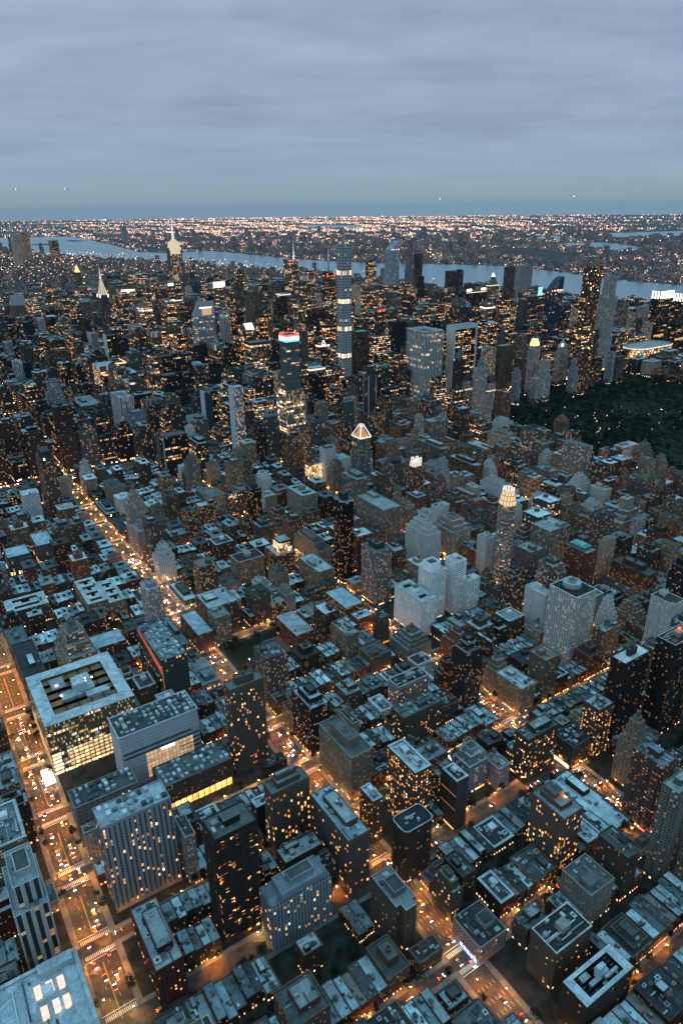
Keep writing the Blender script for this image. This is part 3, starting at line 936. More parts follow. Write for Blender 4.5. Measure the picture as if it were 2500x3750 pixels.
            if shape == 'twosigns':
                part('lit_sign', root, lambda m: m.box(x0 + 4, y1 - 2, x0 + w * .27, y1 - 1, H, H + 8, GLOW, (1, .95, .9), (3, 0, 0)))
                part('lit_sign', root, lambda m: m.box(x1 - w * .27, y1 - 2, x1 - 4, y1 - 1, H, H + 8, GLOW, (1, .95, .9), (3, 0, 0)))
                part('lit_cornice', root, lambda m: m.box(x0, y1 + .05, x1, y1 + .5, H - 7, H - 4, GLOW, (1, .7, .35), (1.4, .1, 0)))
            if shape == 'bluescreen':
                part('lit_screen', root, lambda m: (m.box(x0 + w * .32, y1 - 6, x0 + w * .5, y1 - 5, H, H + 28, GLOW, (.25, .62, 1), (1.6, 0, 0)), m.box(x0 + w * .27, y1 - 6, x0 + w * .52, y1 - 4.9, H, H + 7, GLOW, (.3, .7, 1), (1.5, 0, 0))))
            if shape == 'whitecrown':
                def f(m):
                    for k in range(7):
                        a = x0 + w * (k + .12) / 7
                        m.box(a, y1 - .2, a + w * .085, y1 + .6, H - 22, H + 3, GLOW, (1, .95, .88), (2.4, 0, 0))
                    for k in range(3):
                        a = y0 + d * (k + .15) / 3
                        m.box(x1 - .2, a, x1 + .6, a + d * .2, H - 22, H + 3, GLOW, (1, .95, .88), (2.2, 0, 0))
                part('lit_crown', root, f)
                part('lit_podium_band', root, lambda m: m.box(x0 - .4, y1 + .05, x1 + .4, y1 + .6, H * .3, H * .33, GLOW, (1, .55, .2), (1.0, .3, 0)))
            if shape == 'finL':
                part('edge_wall', root, lambda m: m.box(x1 + .02, y0 - .5, x1 + 1.0, y1 + 1.5, 0, H + 3, STONE, (.42, .5, .55)))
                if H > 140:
                    part('lit_lobby', root, lambda m: m.box(x0, y1 + .05, x1 - 1, y1 + .7, 1, 15, GLOW, (1, .62, .3), (1.6, .15, 0)))
            if shape == 'fin':
                part('edge_wall', root, lambda m: m.box(x1 + .02, y1 - 6, x1 + 1.2, y1 - 1.5, 0, H - 3, STONE, (.34, .38, .41)))
            if shape == 'finlights':
                part('end_bay', root, lambda m: m.walls(rect(x0 - 3, y1 - 5, x0 - .02, y1 + .8), 0, H - 2, dict(S, ww=.6, wh=.7, lit=.55, tone=.2, wall=(.05, .045, .04)), seed))
            if shape in ('antenna', 'spirewhite'):
                blue = shape == 'antenna'
                ht = 95 if blue else 78

                def f(m):
                    px, py = (cx, cy_) if blue else (x0 + w * .15, cy_)
                    m.cone(circle(px, py, 3.2, 8), zt, zt + ht * .45, GLOW if not blue else PLAIN, (1, .95, .9) if not blue else (.12, .16, .25), (1.1, 0, 0), .5)
                    m.cone(circle(px, py, 1.5, 6), zt + ht * .45, zt + ht, GLOW, (.35, .6, 1) if blue else (.8, .95, 1), (.9, 0, 0), .3)
                part('spire', root, f)

                def g(m):
                    for a in (x0 + 1, x1 - 5):
                        m.box(a, y1 + .05, a + 4, y1 + 1, H - (22 if blue else 6), H - (6 if blue else 0), GLOW, (1, .06, .04), (2.6, 0, 0))
                part('red_lamps', root, g)
            if shape == 'spiky':
                part('mast', root, lambda m: (m.cone(circle(cx, cy_, 4, 6), zt, zt + 16, PLAIN, (.05, .05, .05)), m.cone(circle(cx + 8, cy_, 3, 6), zt, zt + 9, PLAIN, (.05, .05, .05))))
            if shape == 'tricrown':
                part('lit_cornice', root, lambda m: m.side(rect(x0 - .4, y0 - .4, x1 + .4, y1 + .4), H - 5, H - 1, GLOW, (1, .88, .8), (1.7, .0, 0)))

                def f(m):
                    for a, b in ((0, 1), (1, 2), (2, 0)):
                        pts = [(cx - 6, H), (cx + 6, H), (cx, H + 12)]
                        p, q = pts[a], pts[b]
                        dx, dz = q[0] - p[0], q[1] - p[1]
                        l = math.hypot(dx, dz)
                        ox, oz = -dz / l * .8, dx / l * .8
                        for yy, sg in ((y1 - 4, 1), (y1 - 5.2, -1)):
                            quad = [(p[0] - ox, yy, p[1] - oz), (q[0] - ox, yy, q[1] - oz), (q[0] + ox, yy, q[1] + oz), (p[0] + ox, yy, p[1] + oz)]
                            m.face(quad if sg < 0 else quad[::-1], GLOW, (1, .9, .85), (1.6, 0, 0))
                part('lit_triangle', root, f)
            if shape == 'tealroof':
                part('roof_panel', root, lambda m: m.box(cx - w * .28, cy_ - d * .3, cx + w * .28, cy_ + d * .3, zt, zt + 1.6, ROOF, (.09, .42, .42)))
            if shape == 'lantern':
                part('roof_lantern', root, lambda m: (m.block(circle(x0 + 9, y1 - 9, 4, 10), zt, zt + 4, STONE, (.45, .42, .36)), m.block(circle(x0 + 9, y1 - 9, 2.6, 10), zt + 4, zt + 7, STONE, (.5, .46, .4)), m.cone(circle(x0 + 9, y1 - 9, 3.0, 10), zt + 7, zt + 9.5, STONE, (.4, .4, .38))))
                clutter(root, inn, zt, 5, near)
            if shape == 'darkbox':
                part('top_box', root, lambda m: m.box(*inset(.16), zt, zt + 14, PLAIN, (.025, .025, .025)))
                part('lit_notch', root, lambda m: m.box(x1 - w * .3, y1 - 1.5, x1 - w * .2, y1 - .5, zt, zt + 5, GLOW, (1, .85, .6), (3, 0, 0)))
            if shape == 'topbox':
                rr = (x0 + w * .3, y0 + d * .25, x1 - w * .05, y1 - d * .15)

                def f(m):
                    m.side(rect(*rr), zt, zt + 12, STONE, tuple(min(1, c * 1.08) for c in wall))
                    m.rim(rect(*rr), zt + 12, wall, (.07, .09, .10), 3, .7)
                part('top_box', root, f)
                clutter(root, (x0 + 1, y0 + 1, x0 + w * .28, y1 - 1), zt, 3, near)
            if shape == 'tealcap':
                def f(m):
                    m.box(x0 + w * .1, y0 + d * .12, x1 - w * .15, y1 - d * .2, zt, zt + 5, STONE, (.12, .16, .16), topmat=ROOF, topcol=(.10, .36, .34))
                    m.box(x0 + w * .2, y0 + d * .3, x1 - w * .3, y1 - d * .35, zt + 5, zt + 6, ROOF, (.2, .5, .46))
                part('copper_cap', root, f)
            if shape == 'balc':
                balconies(root, r, 6, H, S['floor'], 'NE', 1.5, tuple(min(1, c * 1.05) for c in wall), max(2, int(max(w, d) / 9)))
                clutter(root, inn, zt, 8, near, .5)
                part('bulkhead', root, lambda m: m.box(cx - w * .2, cy_ - d * .2, cx + w * .2, cy_ + d * .2, zt, zt + 6, STONE, tuple(c * .6 for c in wall), topmat=ROOF, topcol=roofc))
            if shape == 'whitepanel':
                def f(m):
                    a, b, c, e = x0 + w * .06, x1 - w * .06, y0 + d * .2, y1 - .5
                    m.face([(a, c, H + 18), (a, e, H), (b, e, H), (b, c, H + 18)], GLOW, (1, .95, .9), (2.2, .04, 0))
                    m.face([(a, c, H + 18), (b, c, H + 18), (b, c, H - 1), (a, c, H - 1)], PLAIN, (.3, .3, .3))
                    m.face([(a, c, H - 1), (a, e, H - 1), (a, e, H), (a, c, H + 18)], PLAIN, (.3, .3, .3))
                    m.face([(b, e, H - 1), (b, c, H - 1), (b, c, H + 18), (b, e, H)], PLAIN, (.3, .3, .3))
                part('lit_roof_panel', root, f)
            if shape == 'bluehat':
                part('sloping_roof', root, lambda m: (m.box(x1 - w * .55, y0 + 1, x1 - 1, y1 - 1, zt, zt + 5, STONE, (.25, .3, .32)), m.cone(rect(x1 - w * .57, y0 + .5, x1 - .5, y1 - .5), zt + 5, zt + 10, ROOF, (.32, .48, .56), tip=.5)))
            if shape == 'crane':
                def f(m):
                    m.box(cx - 1, cy_ - 1, cx + 1, cy_ + 1, zt, zt + 10, PLAIN, (.2, .16, .1))
                    m.box(cx - 12, cy_ - .6, cx + 12, cy_ + .6, zt + 9, zt + 10, PLAIN, (.2, .16, .1))
                part('crane', root, f)

                def g(m):
                    for k in range(26):
                        z = H * (.35 + .62 * random.random())
                        a = random.random()
                        if random.random() < .7:
                            m.box(x0 + w * a, y1 + .05, x0 + w * a + 1.2, y1 + .9, z, z + 1.4, GLOW, (1, .62, .3), (10, 0, 0))
                        else:
                            m.box(x1 + .05, y0 + d * a, x1 + .9, y0 + d * a + 1.2, z, z + 1.4, GLOW, (1, .62, .3), (10, 0, 0))
                part('work_lights', root, g)
                part('hoist', root, lambda m: m.box(x0 - 3, y1 - 5, x0 - .03, y1 - 1, 0, H * .97, GLOW, (1, .55, .2), (.35, .5, 0)))
            if shape == 'pyr':
                part('pyramid_roof', root, lambda m: m.cone(rect(*inset(.06)), zt, zt + 34, ROOF, (.12, .16, .15), tip=.3))
                part('lit_tip', root, lambda m: m.cone(rect(*inset(.35)), zt + 34, zt + 50, GLOW, (1, .92, .8), (3.2, 0, 0)))
                part('lit_cornice', root, lambda m: m.side(rect(x0 - .4, y0 - .4, x1 + .4, y1 + .4), H - 3.5, H - .5, GLOW, (1, .8, .5), (1.4, 0, 0)))
            if shape == 'pyrgreen':
                part('copper_roof', root, lambda m: m.cone(rect(*inset(.04)), zt + .8, zt + 9, ROOF, (.16, .36, .31)))
            if shape == 'pyrpale':
                def f(m):
                    m.walls(rect(*inset(.14)), H * .84 - 1, H * .93, S, seed, 60)
                    m.cone(rect(*inset(.14)), H * .93, H * 1.13, ROOF, (.34, .46, .45))
                part('pyramid_roof', root, f)
                part('lit_tip', root, lambda m: m.box(cx + w * .1, cy_ + d * .2, cx + w * .3, cy_ + d * .32, H * .95, H * 1.02, GLOW, (1, .97, .9), (2.2, 0, 0)))
            if shape == 'goldpyr':
                part('gilded_roof', root, lambda m: m.cone(rect(*inset(.1)), zt, zt + 40, GLOW, (1, .55, .18), (1.8, 0, 0)))
            if shape == 'spire':
                def f(m):
                    m.walls(rect(*inset(.15)), H - 1, H + 8, S, seed, 60)
                    m.cone(rect(*inset(.15)), H + 8, H + 34, ROOF, (.06, .15, .14))
                part('spire', root, f)
            if shape == 'archcrown':
                def f(m):
                    for sx in (-1, 1):
                        for k in (0, 1):
                            ax = cx + sx * w * .2 - 1.5
                            yy = cy_ - d * .25 + k * d * .5
                            m.box(ax - 2.6, yy - .6, ax - 1.6, yy + .6, zt, zt + 13, GLOW, (1, .95, .88), (1.3, 0, 0))
                            m.box(ax + 1.6, yy - .6, ax + 2.6, yy + .6, zt, zt + 13, GLOW, (1, .95, .88), (1.3, 0, 0))
                            m.box(ax - 2.6, yy - .6, ax + 2.6, yy + .6, zt + 13, zt + 15, GLOW, (1, .95, .88), (1.0, 0, 0))
                    m.box(cx - w * .33, cy_ - d * .3, cx + w * .33, cy_ + d * .3, zt, zt + 8, GLOW, (1, .85, .65), (.9, .2, 0))
                part('lit_crown', root, f)
            if shape == 'framecrown':
                part('lit_parapet', root, lambda m: m.side(rect(x0 - .3, y0 - .3, x1 + .3, y1 + .3), H - 3, H + .5, GLOW, (1, .75, .45), (1.0, .0, 0)))
                part('glass_pyramid', root, lambda m: m.cone(rect(*inset(.14)), zt, zt + 15, GLOW, (1, .42, .12), (.55, 0, 0), tip=.3))

                def f(m):
                    for a, b in ((x0, y0), (x1, y0), (x1, y1), (x0, y1)):
                        ex, ey = cx + (a - cx) * .25, cy_ + (b - cy_) * .25
                        q = 1.0
                        for (p0, p1) in (((a, b, zt), (ex, ey, zt + 19)),):
                            m.face([(p0[0] - q, p0[1], p0[2]), (p0[0] + q, p0[1], p0[2]), (p1[0] + q, p1[1], p1[2]), (p1[0] - q, p1[1], p1[2])], GLOW, (1, .92, .8), (1.5, 0, 0))
                            m.face([(p0[0], p0[1] - q, p0[2]), (p0[0], p0[1] + q, p0[2]), (p1[0], p1[1] + q, p1[2]), (p1[0], p1[1] - q, p1[2])], GLOW, (1, .92, .8), (1.5, 0, 0))
                    m.box(cx - w * .16, cy_ - d * .16, cx + w * .16, cy_ + d * .16, zt + 17, zt + 21, GLOW, (.9, .9, .95), (.8, 0, 0))
                part('lit_frame', root, f)
            if shape == 'crownfire':
                part('lit_lantern', root, lambda m: (m.box(*inset(.12), zt, zt + 10, GLOW, (1, .55, .18), (2.4, .2, 0)), m.box(*inset(.22), zt + 10, zt + 18, GLOW, (1, .62, .25), (2.6, .2, 0))))
            if shape == 'garden':
                oc = circle(cx - w * .05, cy_ - d * .1, min(w, d) * .3, 8)

                def f(m):
                    m.side(oc, zt, zt + 6, STONE, (.34, .37, .37))
                    m.rim(oc, zt + 6, (.4, .44, .45), (.36, .43, .45), .8, 1.2, (.45, .52, .54))
                    m.block(circle(cx - w * .05, cy_ - d * .1, min(w, d) * .13, 8), zt + 5.2, zt + 8, STONE, (.3, .34, .34), topmat=ROOF, topcol=(.1, .12, .12))
                part('penthouse', root, f)
                rng = random.Random(4)

                def g(m):
                    for _ in range(500):
                        a, b = rng.uniform(x0 + 1.5, x1 - 1.5), rng.uniform(y0 + 1.5, y1 - 1.5)
                        if (a - cx + w * .05) ** 2 + (b - cy_ + d * .1) ** 2 < (min(w, d) * .31) ** 2:
                            continue
                        z = zt + rng.uniform(.2, 2.6)
                        v = [Vector((rng.uniform(-1, 1), rng.uniform(-1, 1), rng.uniform(-.6, .6))) for _ in range(4)]
                        m.face([(a + q.x, b + q.y, z + q.z) for q in v], LEAF, vary((.03, .055, .03), .4))
                part('planting', root, g)
            if shape == 'crownhole':
                def f(m):
                    m.box(*inset(.05), zt, zt + 4, STONE, (.15, .2, .22), topmat=ROOF, topcol=(.2, .28, .3))
                    a, b, c, e = inset(.2)
                    m.box(a, c, b if False else a + (b - a), c + 1.2, zt + 4, zt + 5, STONE, (.2, .26, .28)) if False else None
                    X0, Y0, X1, Y1 = inset(.2)
                    m.block(rect(X0, Y0, X1, Y1), zt + 4, zt + 14, STONE, (.2, .27, .29), topmat=ROOF, topcol=(.2, .26, .28))
                    for k in (.27, .73):
                        hx = X0 + (X1 - X0) * k
                        c8 = circle(0, 0, (X1 - X0) * .16, 12)
                        m.face([(hx + q[0], Y1 + .06, zt + 9 + q[1]) for q in c8[::-1]], PLAIN, (.012, .015, .016))
                part('top_box', root, f)
            if shape == 'narrowtop':
                rr = inset(.2)
                part('raised_top', root, lambda m: (m.walls(rect(*rr), zt, zt + 22, dict(S, ww=.3, lit=0), seed, 60), m.rim(rect(*rr), zt + 22, (.3, .33, .34), (.25, .3, .32))))

                def f(m):
                    for a, b in ((x0, y1), (x1, y1), (x1, y0)):
                        m.box(a - .7, b - .7, a + .7, b + .7, 0, H + .5, STONE, (.38, .43, .45))
                part('corner_piers', root, f)
            if shape == 'well':
                clutter(root, (x0 + 7, y0 + 7, x1 - 7, y1 - 7), H - 6, 12, near)
                part('corner_piers', root, lambda m: m.box(x1 - .2, y1 - .2, x1 + .8, y1 + .8, 0, H + .6, STONE, (.5, .5, .48)))
            if shape == 'dome':
                n = 14
                rr = min(w, d) * .42

                def f(m):
                    m.walls(circle(cx, cy_, rr, n), zt, zt + 9, S, seed, 60)
                    ring = [(rr * 1.02, 0), (rr * .97, 4), (rr * .8, 8.5), (rr * .5, 11.8), (rr * .12, 13.3)]
                    for (ra, za), (rb, zb) in zip(ring, ring[1:]):
                        ca_, cb_ = circle(cx, cy_, ra, n), circle(cx, cy_, rb, n)
                        for i in range(n):
                            j = (i + 1) % n
                            m.face([(*ca_[i], zt + 9 + za), (*ca_[j], zt + 9 + za), (*cb_[j], zt + 9 + zb), (*cb_[i], zt + 9 + zb)], ROOF, (.09, .19, .18))
                    m.cone(circle(cx, cy_, 1, 6), zt + 22, zt + 28, PLAIN, (.2, .25, .24))
                part('dome', root, f)
            if shape == 'mansard':
                part('lit_cornice', root, lambda m: m.side(rect(x0 - .4, y0 - .4, x1 + .4, y1 + .4), H * .62, H * .65, GLOW, (1, .75, .45), (1.1, .25, 0)))
            if shape == 'spikelit':
                def f(m):
                    for k in range(3):
                        q = .05 + .12 * k
                        X0, Y0, X1, Y1 = inset(q)
                        m.box(X0, Y0, X1, Y1, zt + k * 7, zt + k * 7 + 7, GLOW, (1, .72, .42), (.55, .5, 0))
                        for a in (X0, (X0 + X1) / 2, X1):
                            m.cone(circle(a, Y1, 1.1, 5), zt + k * 7 + 4, zt + k * 7 + 12, GLOW, (1, .88, .7), (2.2, 0, 0))
                    m.cone(rect(*inset(.42)), zt + 21, zt + 28, GLOW, (1, .9, .75), (2, 0, 0))
                part('lit_crown', root, f)
                part('corner_piers', root, lambda m: m.box(x1 - .6, y1 - .6, x1 + .6, y1 + .6, 0, H, GLOW, (1, .8, .6), (.4, .55, 0)))
            if shape == 'crowncut':
                def f(m):
                    m.block(circle(cx - w * .2, cy_, min(w, d) * .26, 10), zt, zt + 5, STONE, (.3, .38, .4), topmat=ROOF, topcol=(.3, .4, .42))
                    m.block(circle(cx + w * .22, cy_, min(w, d) * .22, 10), zt, zt + 7, STONE, (.3, .38, .4), topmat=ROOF, topcol=(.3, .4, .42))
                part('penthouse', root, f)
        root_after.append(add)
    elif shape in ('set1', 'set2', 'step2', 'step3', 'step4', 'narrow'):
        n = {'set1': 1, 'set2': 2, 'step2': 1, 'step3': 3, 'step4': 4, 'narrow': 1}[shape]
        frac = .12 if shape.startswith('set') else (.2 if n == 1 else .38)
        zt0 = H * (1 - frac) if not shape.startswith('set') else H - 6.5 * n
        rr = list(r)
        z = zt0
        v = B.walls(rect(*rr), 0, z, S, seed)
        B.rim(rect(*rr), z, wall, roofc)
        sx, sy = (w * .5) / (n + 1.6), (d * .5) / (n + 1.6)
        tops = []
        for k in range(n):
            k1, k2, k3, k4 = [random.uniform(.5, 1.2) for _ in range(4)]
            rr = [rr[0] + sx * k1 * .8, rr[1] + sy * k2 * .8, rr[2] - sx * k3, rr[3] - sy * k4]
            z2 = zt0 + (H - zt0) * (k + 1) / n
            v = B.walls(rect(*rr), z - 1.1, z2, S, seed, v)
            B.rim(rect(*rr), z2, wall, roofc)
            tops.append((tuple(rr), z2))
            z = z2

        def add(root):
            q, zq = tops[-1]
            aw, ad = q[2] - q[0], q[3] - q[1]
            part('bulkhead', root, lambda m: (m.side(rect(q[0] + aw * .2, q[1] + ad * .2, q[2] - aw * .25, q[3] - ad * .25), zq - 1.1, zq + 4, STONE, tuple(c * .9 for c in wall)),
                                              m.rim(rect(q[0] + aw * .2, q[1] + ad * .2, q[2] - aw * .25, q[3] - ad * .25), zq + 4, wall, (.07, .08, .08), 1.2, .5)))
            clutter(root, (q[0] + .8, q[1] + .8, q[2] - .8, q[3] - .8), zq - 1.1, 4, near)
            clutter(root, (x0 + .8, q[3] + .3, x1 - .8, y1 - .8), zt0 - 1.1, 4, near)
            if shape in ('step3', 'step4') and mid and random.random() < .6:
                water_tank(root, q[0] + aw * .5, q[1] + ad * .5, zq + 2.8, 1.0, not near)
        root_after.append(add)
    elif shape == 'notch':
        a, b = w * .34, d * .3
        poly = [(x0, y0), (x1, y0), (x1, y1 - b * .55), (x1 - a * .7, y1 - b * .55), (x1 - a * .7, y1), (x0 + a * .6, y1), (x0 + a * .6, y1 - b * .5), (x0, y1 - b * .5)]
        B.walls(poly, 0, H, S, seed)
        B.rim(poly, H, wall, roofc, 1.0, .8, (.3, .34, .34))

        def add(root):
            part('bulkhead', root, lambda m: (m.side(rect(cx - w * .3, cy_ - d * .22, cx + w * .3, cy_ + d * .15), H - 1, H + 5, STONE, (.12, .125, .12)), m.rim(rect(cx - w * .3, cy_ - d * .22, cx + w * .3, cy_ + d * .15), H + 5, (.15, .16, .16), (.05, .06, .06), 1.4, .6)))
            part('cooling_fan', root, lambda m: m.block(circle(cx - w * .05, cy_ - d * .34, 2.2, 12), H - 1, H + 2, PLAIN, (.2, .34, .38)))
            clutter(root, (x0 + 1, y0 + 1, x1 - 1, y1 - b), H - 1, 6, near)
        root_after.append(add)
    elif shape in ('round', 'roundflat', 'roundbulk', 'palace'):
        rad = {'round': min(w, d) * .5, 'roundflat': min(w, d) * .25, 'roundbulk': min(w, d) * .3, 'palace': min(w, d) * .5}[shape]
        poly = rounded(x0, y0, x1, y1, rad, 5)
        if shape == 'palace':
            zb = H * .86
            v = B.walls(poly, 0, zb, S, seed)
            B.cap(poly, zb, ROOF, roofc)

            def add(root):
                zc = zb
                # projecting balcony rings
                n = 0
                z = 9
                while z < zb - 2:
                    pl = shrink(poly, -1.0)
                    part('balcony_row', root, lambda m: (m.side(pl, z, z + .9, STONE, (.30, .275, .24)), m.cap(pl, z + .9, STONE, (.2, .18, .16)), m.cap(pl[::-1], z, STONE, (.2, .18, .16))))
                    z += 5.9
                for k in range(3):
                    pl = [(cx + (p[0] - cx) * (1 - .13 * k), cy_ + (p[1] - cy_) * (1 - .13 * k)) for p in poly]
                    part('lit_crown', root, lambda m: (m.side(pl, zc, zc + 6.0, GLOW, (1, .62, .32), (1.25, .3, 0)), m.cap(pl, zc + 6.0, STONE, (.4, .36, .3))))
                    zc += 6.5
                pl = [(cx + (p[0] - cx) * .6, cy_ + (p[1] - cy_) * .6) for p in poly]
                for k in range(10):
                    q = pl[int(k * len(pl) / 10)]
                    part('crown_fin', root, lambda m: m.box(q[0] - .7, q[1] - .7, q[0] + .7, q[1] + .7, zc - 1, H + 2, GLOW, (1, .85, .68), (1.3, 0, 0)))
            root_after.append(add)
        else:
            B.walls(poly, 0, H, S, seed)
            B.rim(poly, H, wall, roofc if shape != 'roundflat' else (.02, .023, .024), 1.1, .9, (.36, .42, .44) if shape != 'round' else None)

            def add(root):
                if shape == 'roundbulk':
                    part('bulkhead', root, lambda m: m.box(*inset(.3), H - 1.1, H + 9, PLAIN, (.02, .02, .02)))
                clutter(root, inset(.2), H - 1.1 + (10 if shape == 'roundbulk' else 0), 5, near)
                if shape == 'round' and w > 100:
                    part('lit_canopy', root, lambda m: m.side(shrink(poly, -1.5), H - 4, H - 1, GLOW, (1, .85, .6), (1.2, 0, 0)))
            root_after.append(add)
    elif shape in ('court', 'court2', 'holes'):
        B.walls(rect(*r), 0, H, S, seed)

        def add(root):
            if shape == 'court':
                nx, ny = 7, 7
                holes = {(i, j) for i in range(1, 6) for j in range(1, 6)}
                zf = H - 5
                clutter(root, (x0 + w * .16, y0 + d * .16, x1 - w * .16, y1 - d * .16), zf, 30, near)
                for (fa, fb, fc, fd, hh, cc) in ((.34, .3, .5, .62, 6.5, (.40, .47, .5)), (.5, .52, .72, .66, 5.5, (.3, .36, .38)), (.2, .64, .46, .74, 5.8, (.38, .46, .49)), (.62, .2, .78, .42, 5.2, (.24, .28, .3))):
                    part('plant_room', root, lambda m: m.box(x0 + w * fa, y0 + d * fb, x0 + w * fc, y0 + d * fd, zf, zf + hh, STONE, tuple(k * .8 for k in cc), topmat=ROOF, topcol=cc))
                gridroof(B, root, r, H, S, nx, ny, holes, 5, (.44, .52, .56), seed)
                for k in range(5):
                    a, c = x0 + w * random.uniform(.2, .8), y0 + d * random.uniform(.2, .8)
                    part('roof_light', root, lambda m: m.box(a, c, a + 1.2, c + 1.2, H + .8, H + 1.5, GLOW, (1, .75, .55), (26, 0, 0))) if w > 60 else None
                part('bulkhead', root, lambda m: m.box(cx - w * .07, cy_ - d * .06, cx + w * .07, cy_ + d * .1, H, H + 9, STONE, (.4, .48, .52), topmat=ROOF, topcol=(.5, .58, .62)))
            elif shape == 'court2':
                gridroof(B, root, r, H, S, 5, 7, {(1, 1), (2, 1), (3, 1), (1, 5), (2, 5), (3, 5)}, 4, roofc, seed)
                part('bulkhead', root, lambda m: m.box(cx - w * .16, cy_ - d * .06, cx + w * .2, cy_ + d * .08, H, H + 6, STONE, wall, topmat=ROOF, topcol=(.1, .12, .12)))
            else:
                ny = max(3, int(d / 6))
                holes = set()
                for j in range(1, ny - 1):
                    if j % 3 != 0:
                        holes.add((2, j))
                    if j % 3 == 1:
                        holes |= {(1, j), (3, j)}
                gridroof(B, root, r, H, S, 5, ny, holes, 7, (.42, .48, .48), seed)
                clutter(root, (x0 + 1, y0 + 1, x0 + w * .35, y1 - 1), H, 5, near)
        root_after.append(add)
    elif shape == 'slope':
        lo = H - min(42, d * .95)
        B.walls(rect(*r), 0, lo, S, seed)
        # wedge: full height on the north, falling to the south
        for pts, nn in (([(x1, y1, lo), (x0, y1, lo), (x0, y1, H), (x1, y1, H)], 'n'),):
            B.face(pts, STONE, (.34, .37, .4))
        B.face([(x1, y0, lo), (x1, y1, lo), (x1, y1, H), (x1, y0, lo + .01)], STONE, (.30, .33, .37))
        B.face([(x0, y1, lo), (x0, y0, lo), (x0, y0, lo + .01), (x0, y1, H)], STONE, (.30, .33, .37))
        B.face([(x0, y0, lo), (x1, y0, lo), (x1, y1, H), (x0, y1, H)], ROOF, (.3, .33, .36))

        def add(root):
            if d > 20 and H > 220:
                part('lit_recess', root, lambda m: (m.box(cx - w * .36, y1 + .03, cx + w * .36, y1 + .4, H - 20, H - 16, GLOW, (1, .95, .88), (1.5, 0, 0)),
                                                    m.box(cx - w * .33, y1 + .03, cx + w * .22, y1 + .3, H - 38, H - 20.1, GLOW, (1, .62, .32), (.75, .22, 0))))
        root_after.append(add)
    elif shape in ('taper', 'curvetop', 'slopetop'):
        if shape == 'taper':
            v = 0
            z = 0
            rr = list(r)
            for k, (f, zz_) in enumerate(((0, .45), (.1, .68), (.2, .85), (.32, 1.0))):
                q = (x0 + w * f * .6, y0 + d * f * .6, x1 - w * f * .6, y1 - d * f * .6)
                v = B.walls(rect(*q), z, H * zz_, S, seed, v)
                B.cap(rect(*q), H * zz_, ROOF, roofc)
                z = H * zz_
        else:
            n = 6
            zb = H * .86
            B.walls(rect(*r), 0, zb, S, seed)
            prof = []
            for i in range(n + 1):
                t = i / n
                prof.append((x1 + (x0 - x1) * t, zb + (H - zb) * (math.sin(t * math.pi / 2) if shape == 'curvetop' else t)))
            for (xa, za), (xb, zb_) in zip(prof, prof[1:]):
                B.face([(xa, y1, za), (xa, y0, za), (xb, y0, zb_), (xb, y1, zb_)][::-1], ROOF, roofc)
                B.face([(xa, y1, zb), (xb, y1, zb), (xb, y1, zb_), (xa, y1, za)], FAC, wall, (S['lit'], S['ww'], S['wh']), (seed, S['tone'], 0), S['gls'],
                       [(xa / S['bay'], 0), (xb / S['bay'], 0), (xb / S['bay'], (zb_ - zb) / S['floor']), (xa / S['bay'], (za - zb) / S['floor'])])
                B.face([(xb, y0, zb), (xa, y0, zb), (xa, y0, za), (xb, y0, zb_)], PLAIN, wall)
            B.face([(x0, y1, zb), (x0, y0, zb), (x0, y0, H), (x0, y1, H)], PLAIN, wall)

        def add(root):
            if shape == 'slopetop':
                part('crane', root, lambda m: (m.box(cx - 1.5, cy_ - 1.5, cx + 1.5, cy_ + 1.5, H - 20, H + 22, PLAIN, (.2, .18, .15)), m.box(cx - 16, cy_ - 1, cx + 30, cy_ + 1, H + 19, H + 21, PLAIN, (.2, .18, .15))))
        root_after.append(add)
    elif shape == 'bands':
        # very tall square tube: six stacks of windows parted by open lit floors
        v = 0
        z = 0.0
        n = 6
        seg = H / n
        for k in range(n):
            top = (k + 1) * seg
            v = B.walls(rect(*r), z, top - (11 if k < n - 1 else 0), S, seed, v)
            z = top - 11
            if k < n - 1:
                B.walls(rect(*r), z, top, dict(S, lit=1.0, tone=.75, ww=.62, wh=.94, floor=11), seed, 200 + k * 5)
                z = top
        B.rim(rect(*r), H, wall, (.1, .1, .1), 4, 1.0)
        root_after.append(lambda root: clutter(root, inset(.2), H - 4, 3, near))
    elif shape == 'colorcrown':
        B.walls(rect(*r), 0, H - 20, S, seed)
        B.walls(rect(*r), H - 20, H - 15, dict(S, ww=0), seed, 90)
        B.cap(rect(*r), H - 1, ROOF, (.06, .06, .06))

        def add(root):
            for nm, za, zb, cc, st in (('blue_light_band', H - 15, H - 11, (.12, .75, 1), 1.3), ('white_light_band', H - 11, H - 4, (1, .98, .95), 1.9), ('red_light_band', H - 4, H, (1, .2, .13), 1.3)):
                part(nm, root, lambda m: m.side(rect(x0 - .3, y0 - .3, x1 + .3, y1 + .3), za, zb, GLOW, cc, (st, 0, 0)))
            part('mast', root, lambda m: (m.cone(circle(cx, cy_, 1.2, 6), H, H + 20, PLAIN, (.1, .1, .1)), m.box(cx - 1, cy_ - 1, cx + 1, cy_ + 1, H + 9, H + 11, GLOW, (1, .05, .03), (5, 0, 0))))
        root_after.append(add)
    elif shape == 'frame':
        B.walls(rect(*r), 0, H - 10, S, seed)
        B.cap(rect(*r), H - 10, ROOF, (.08, .09, .09))

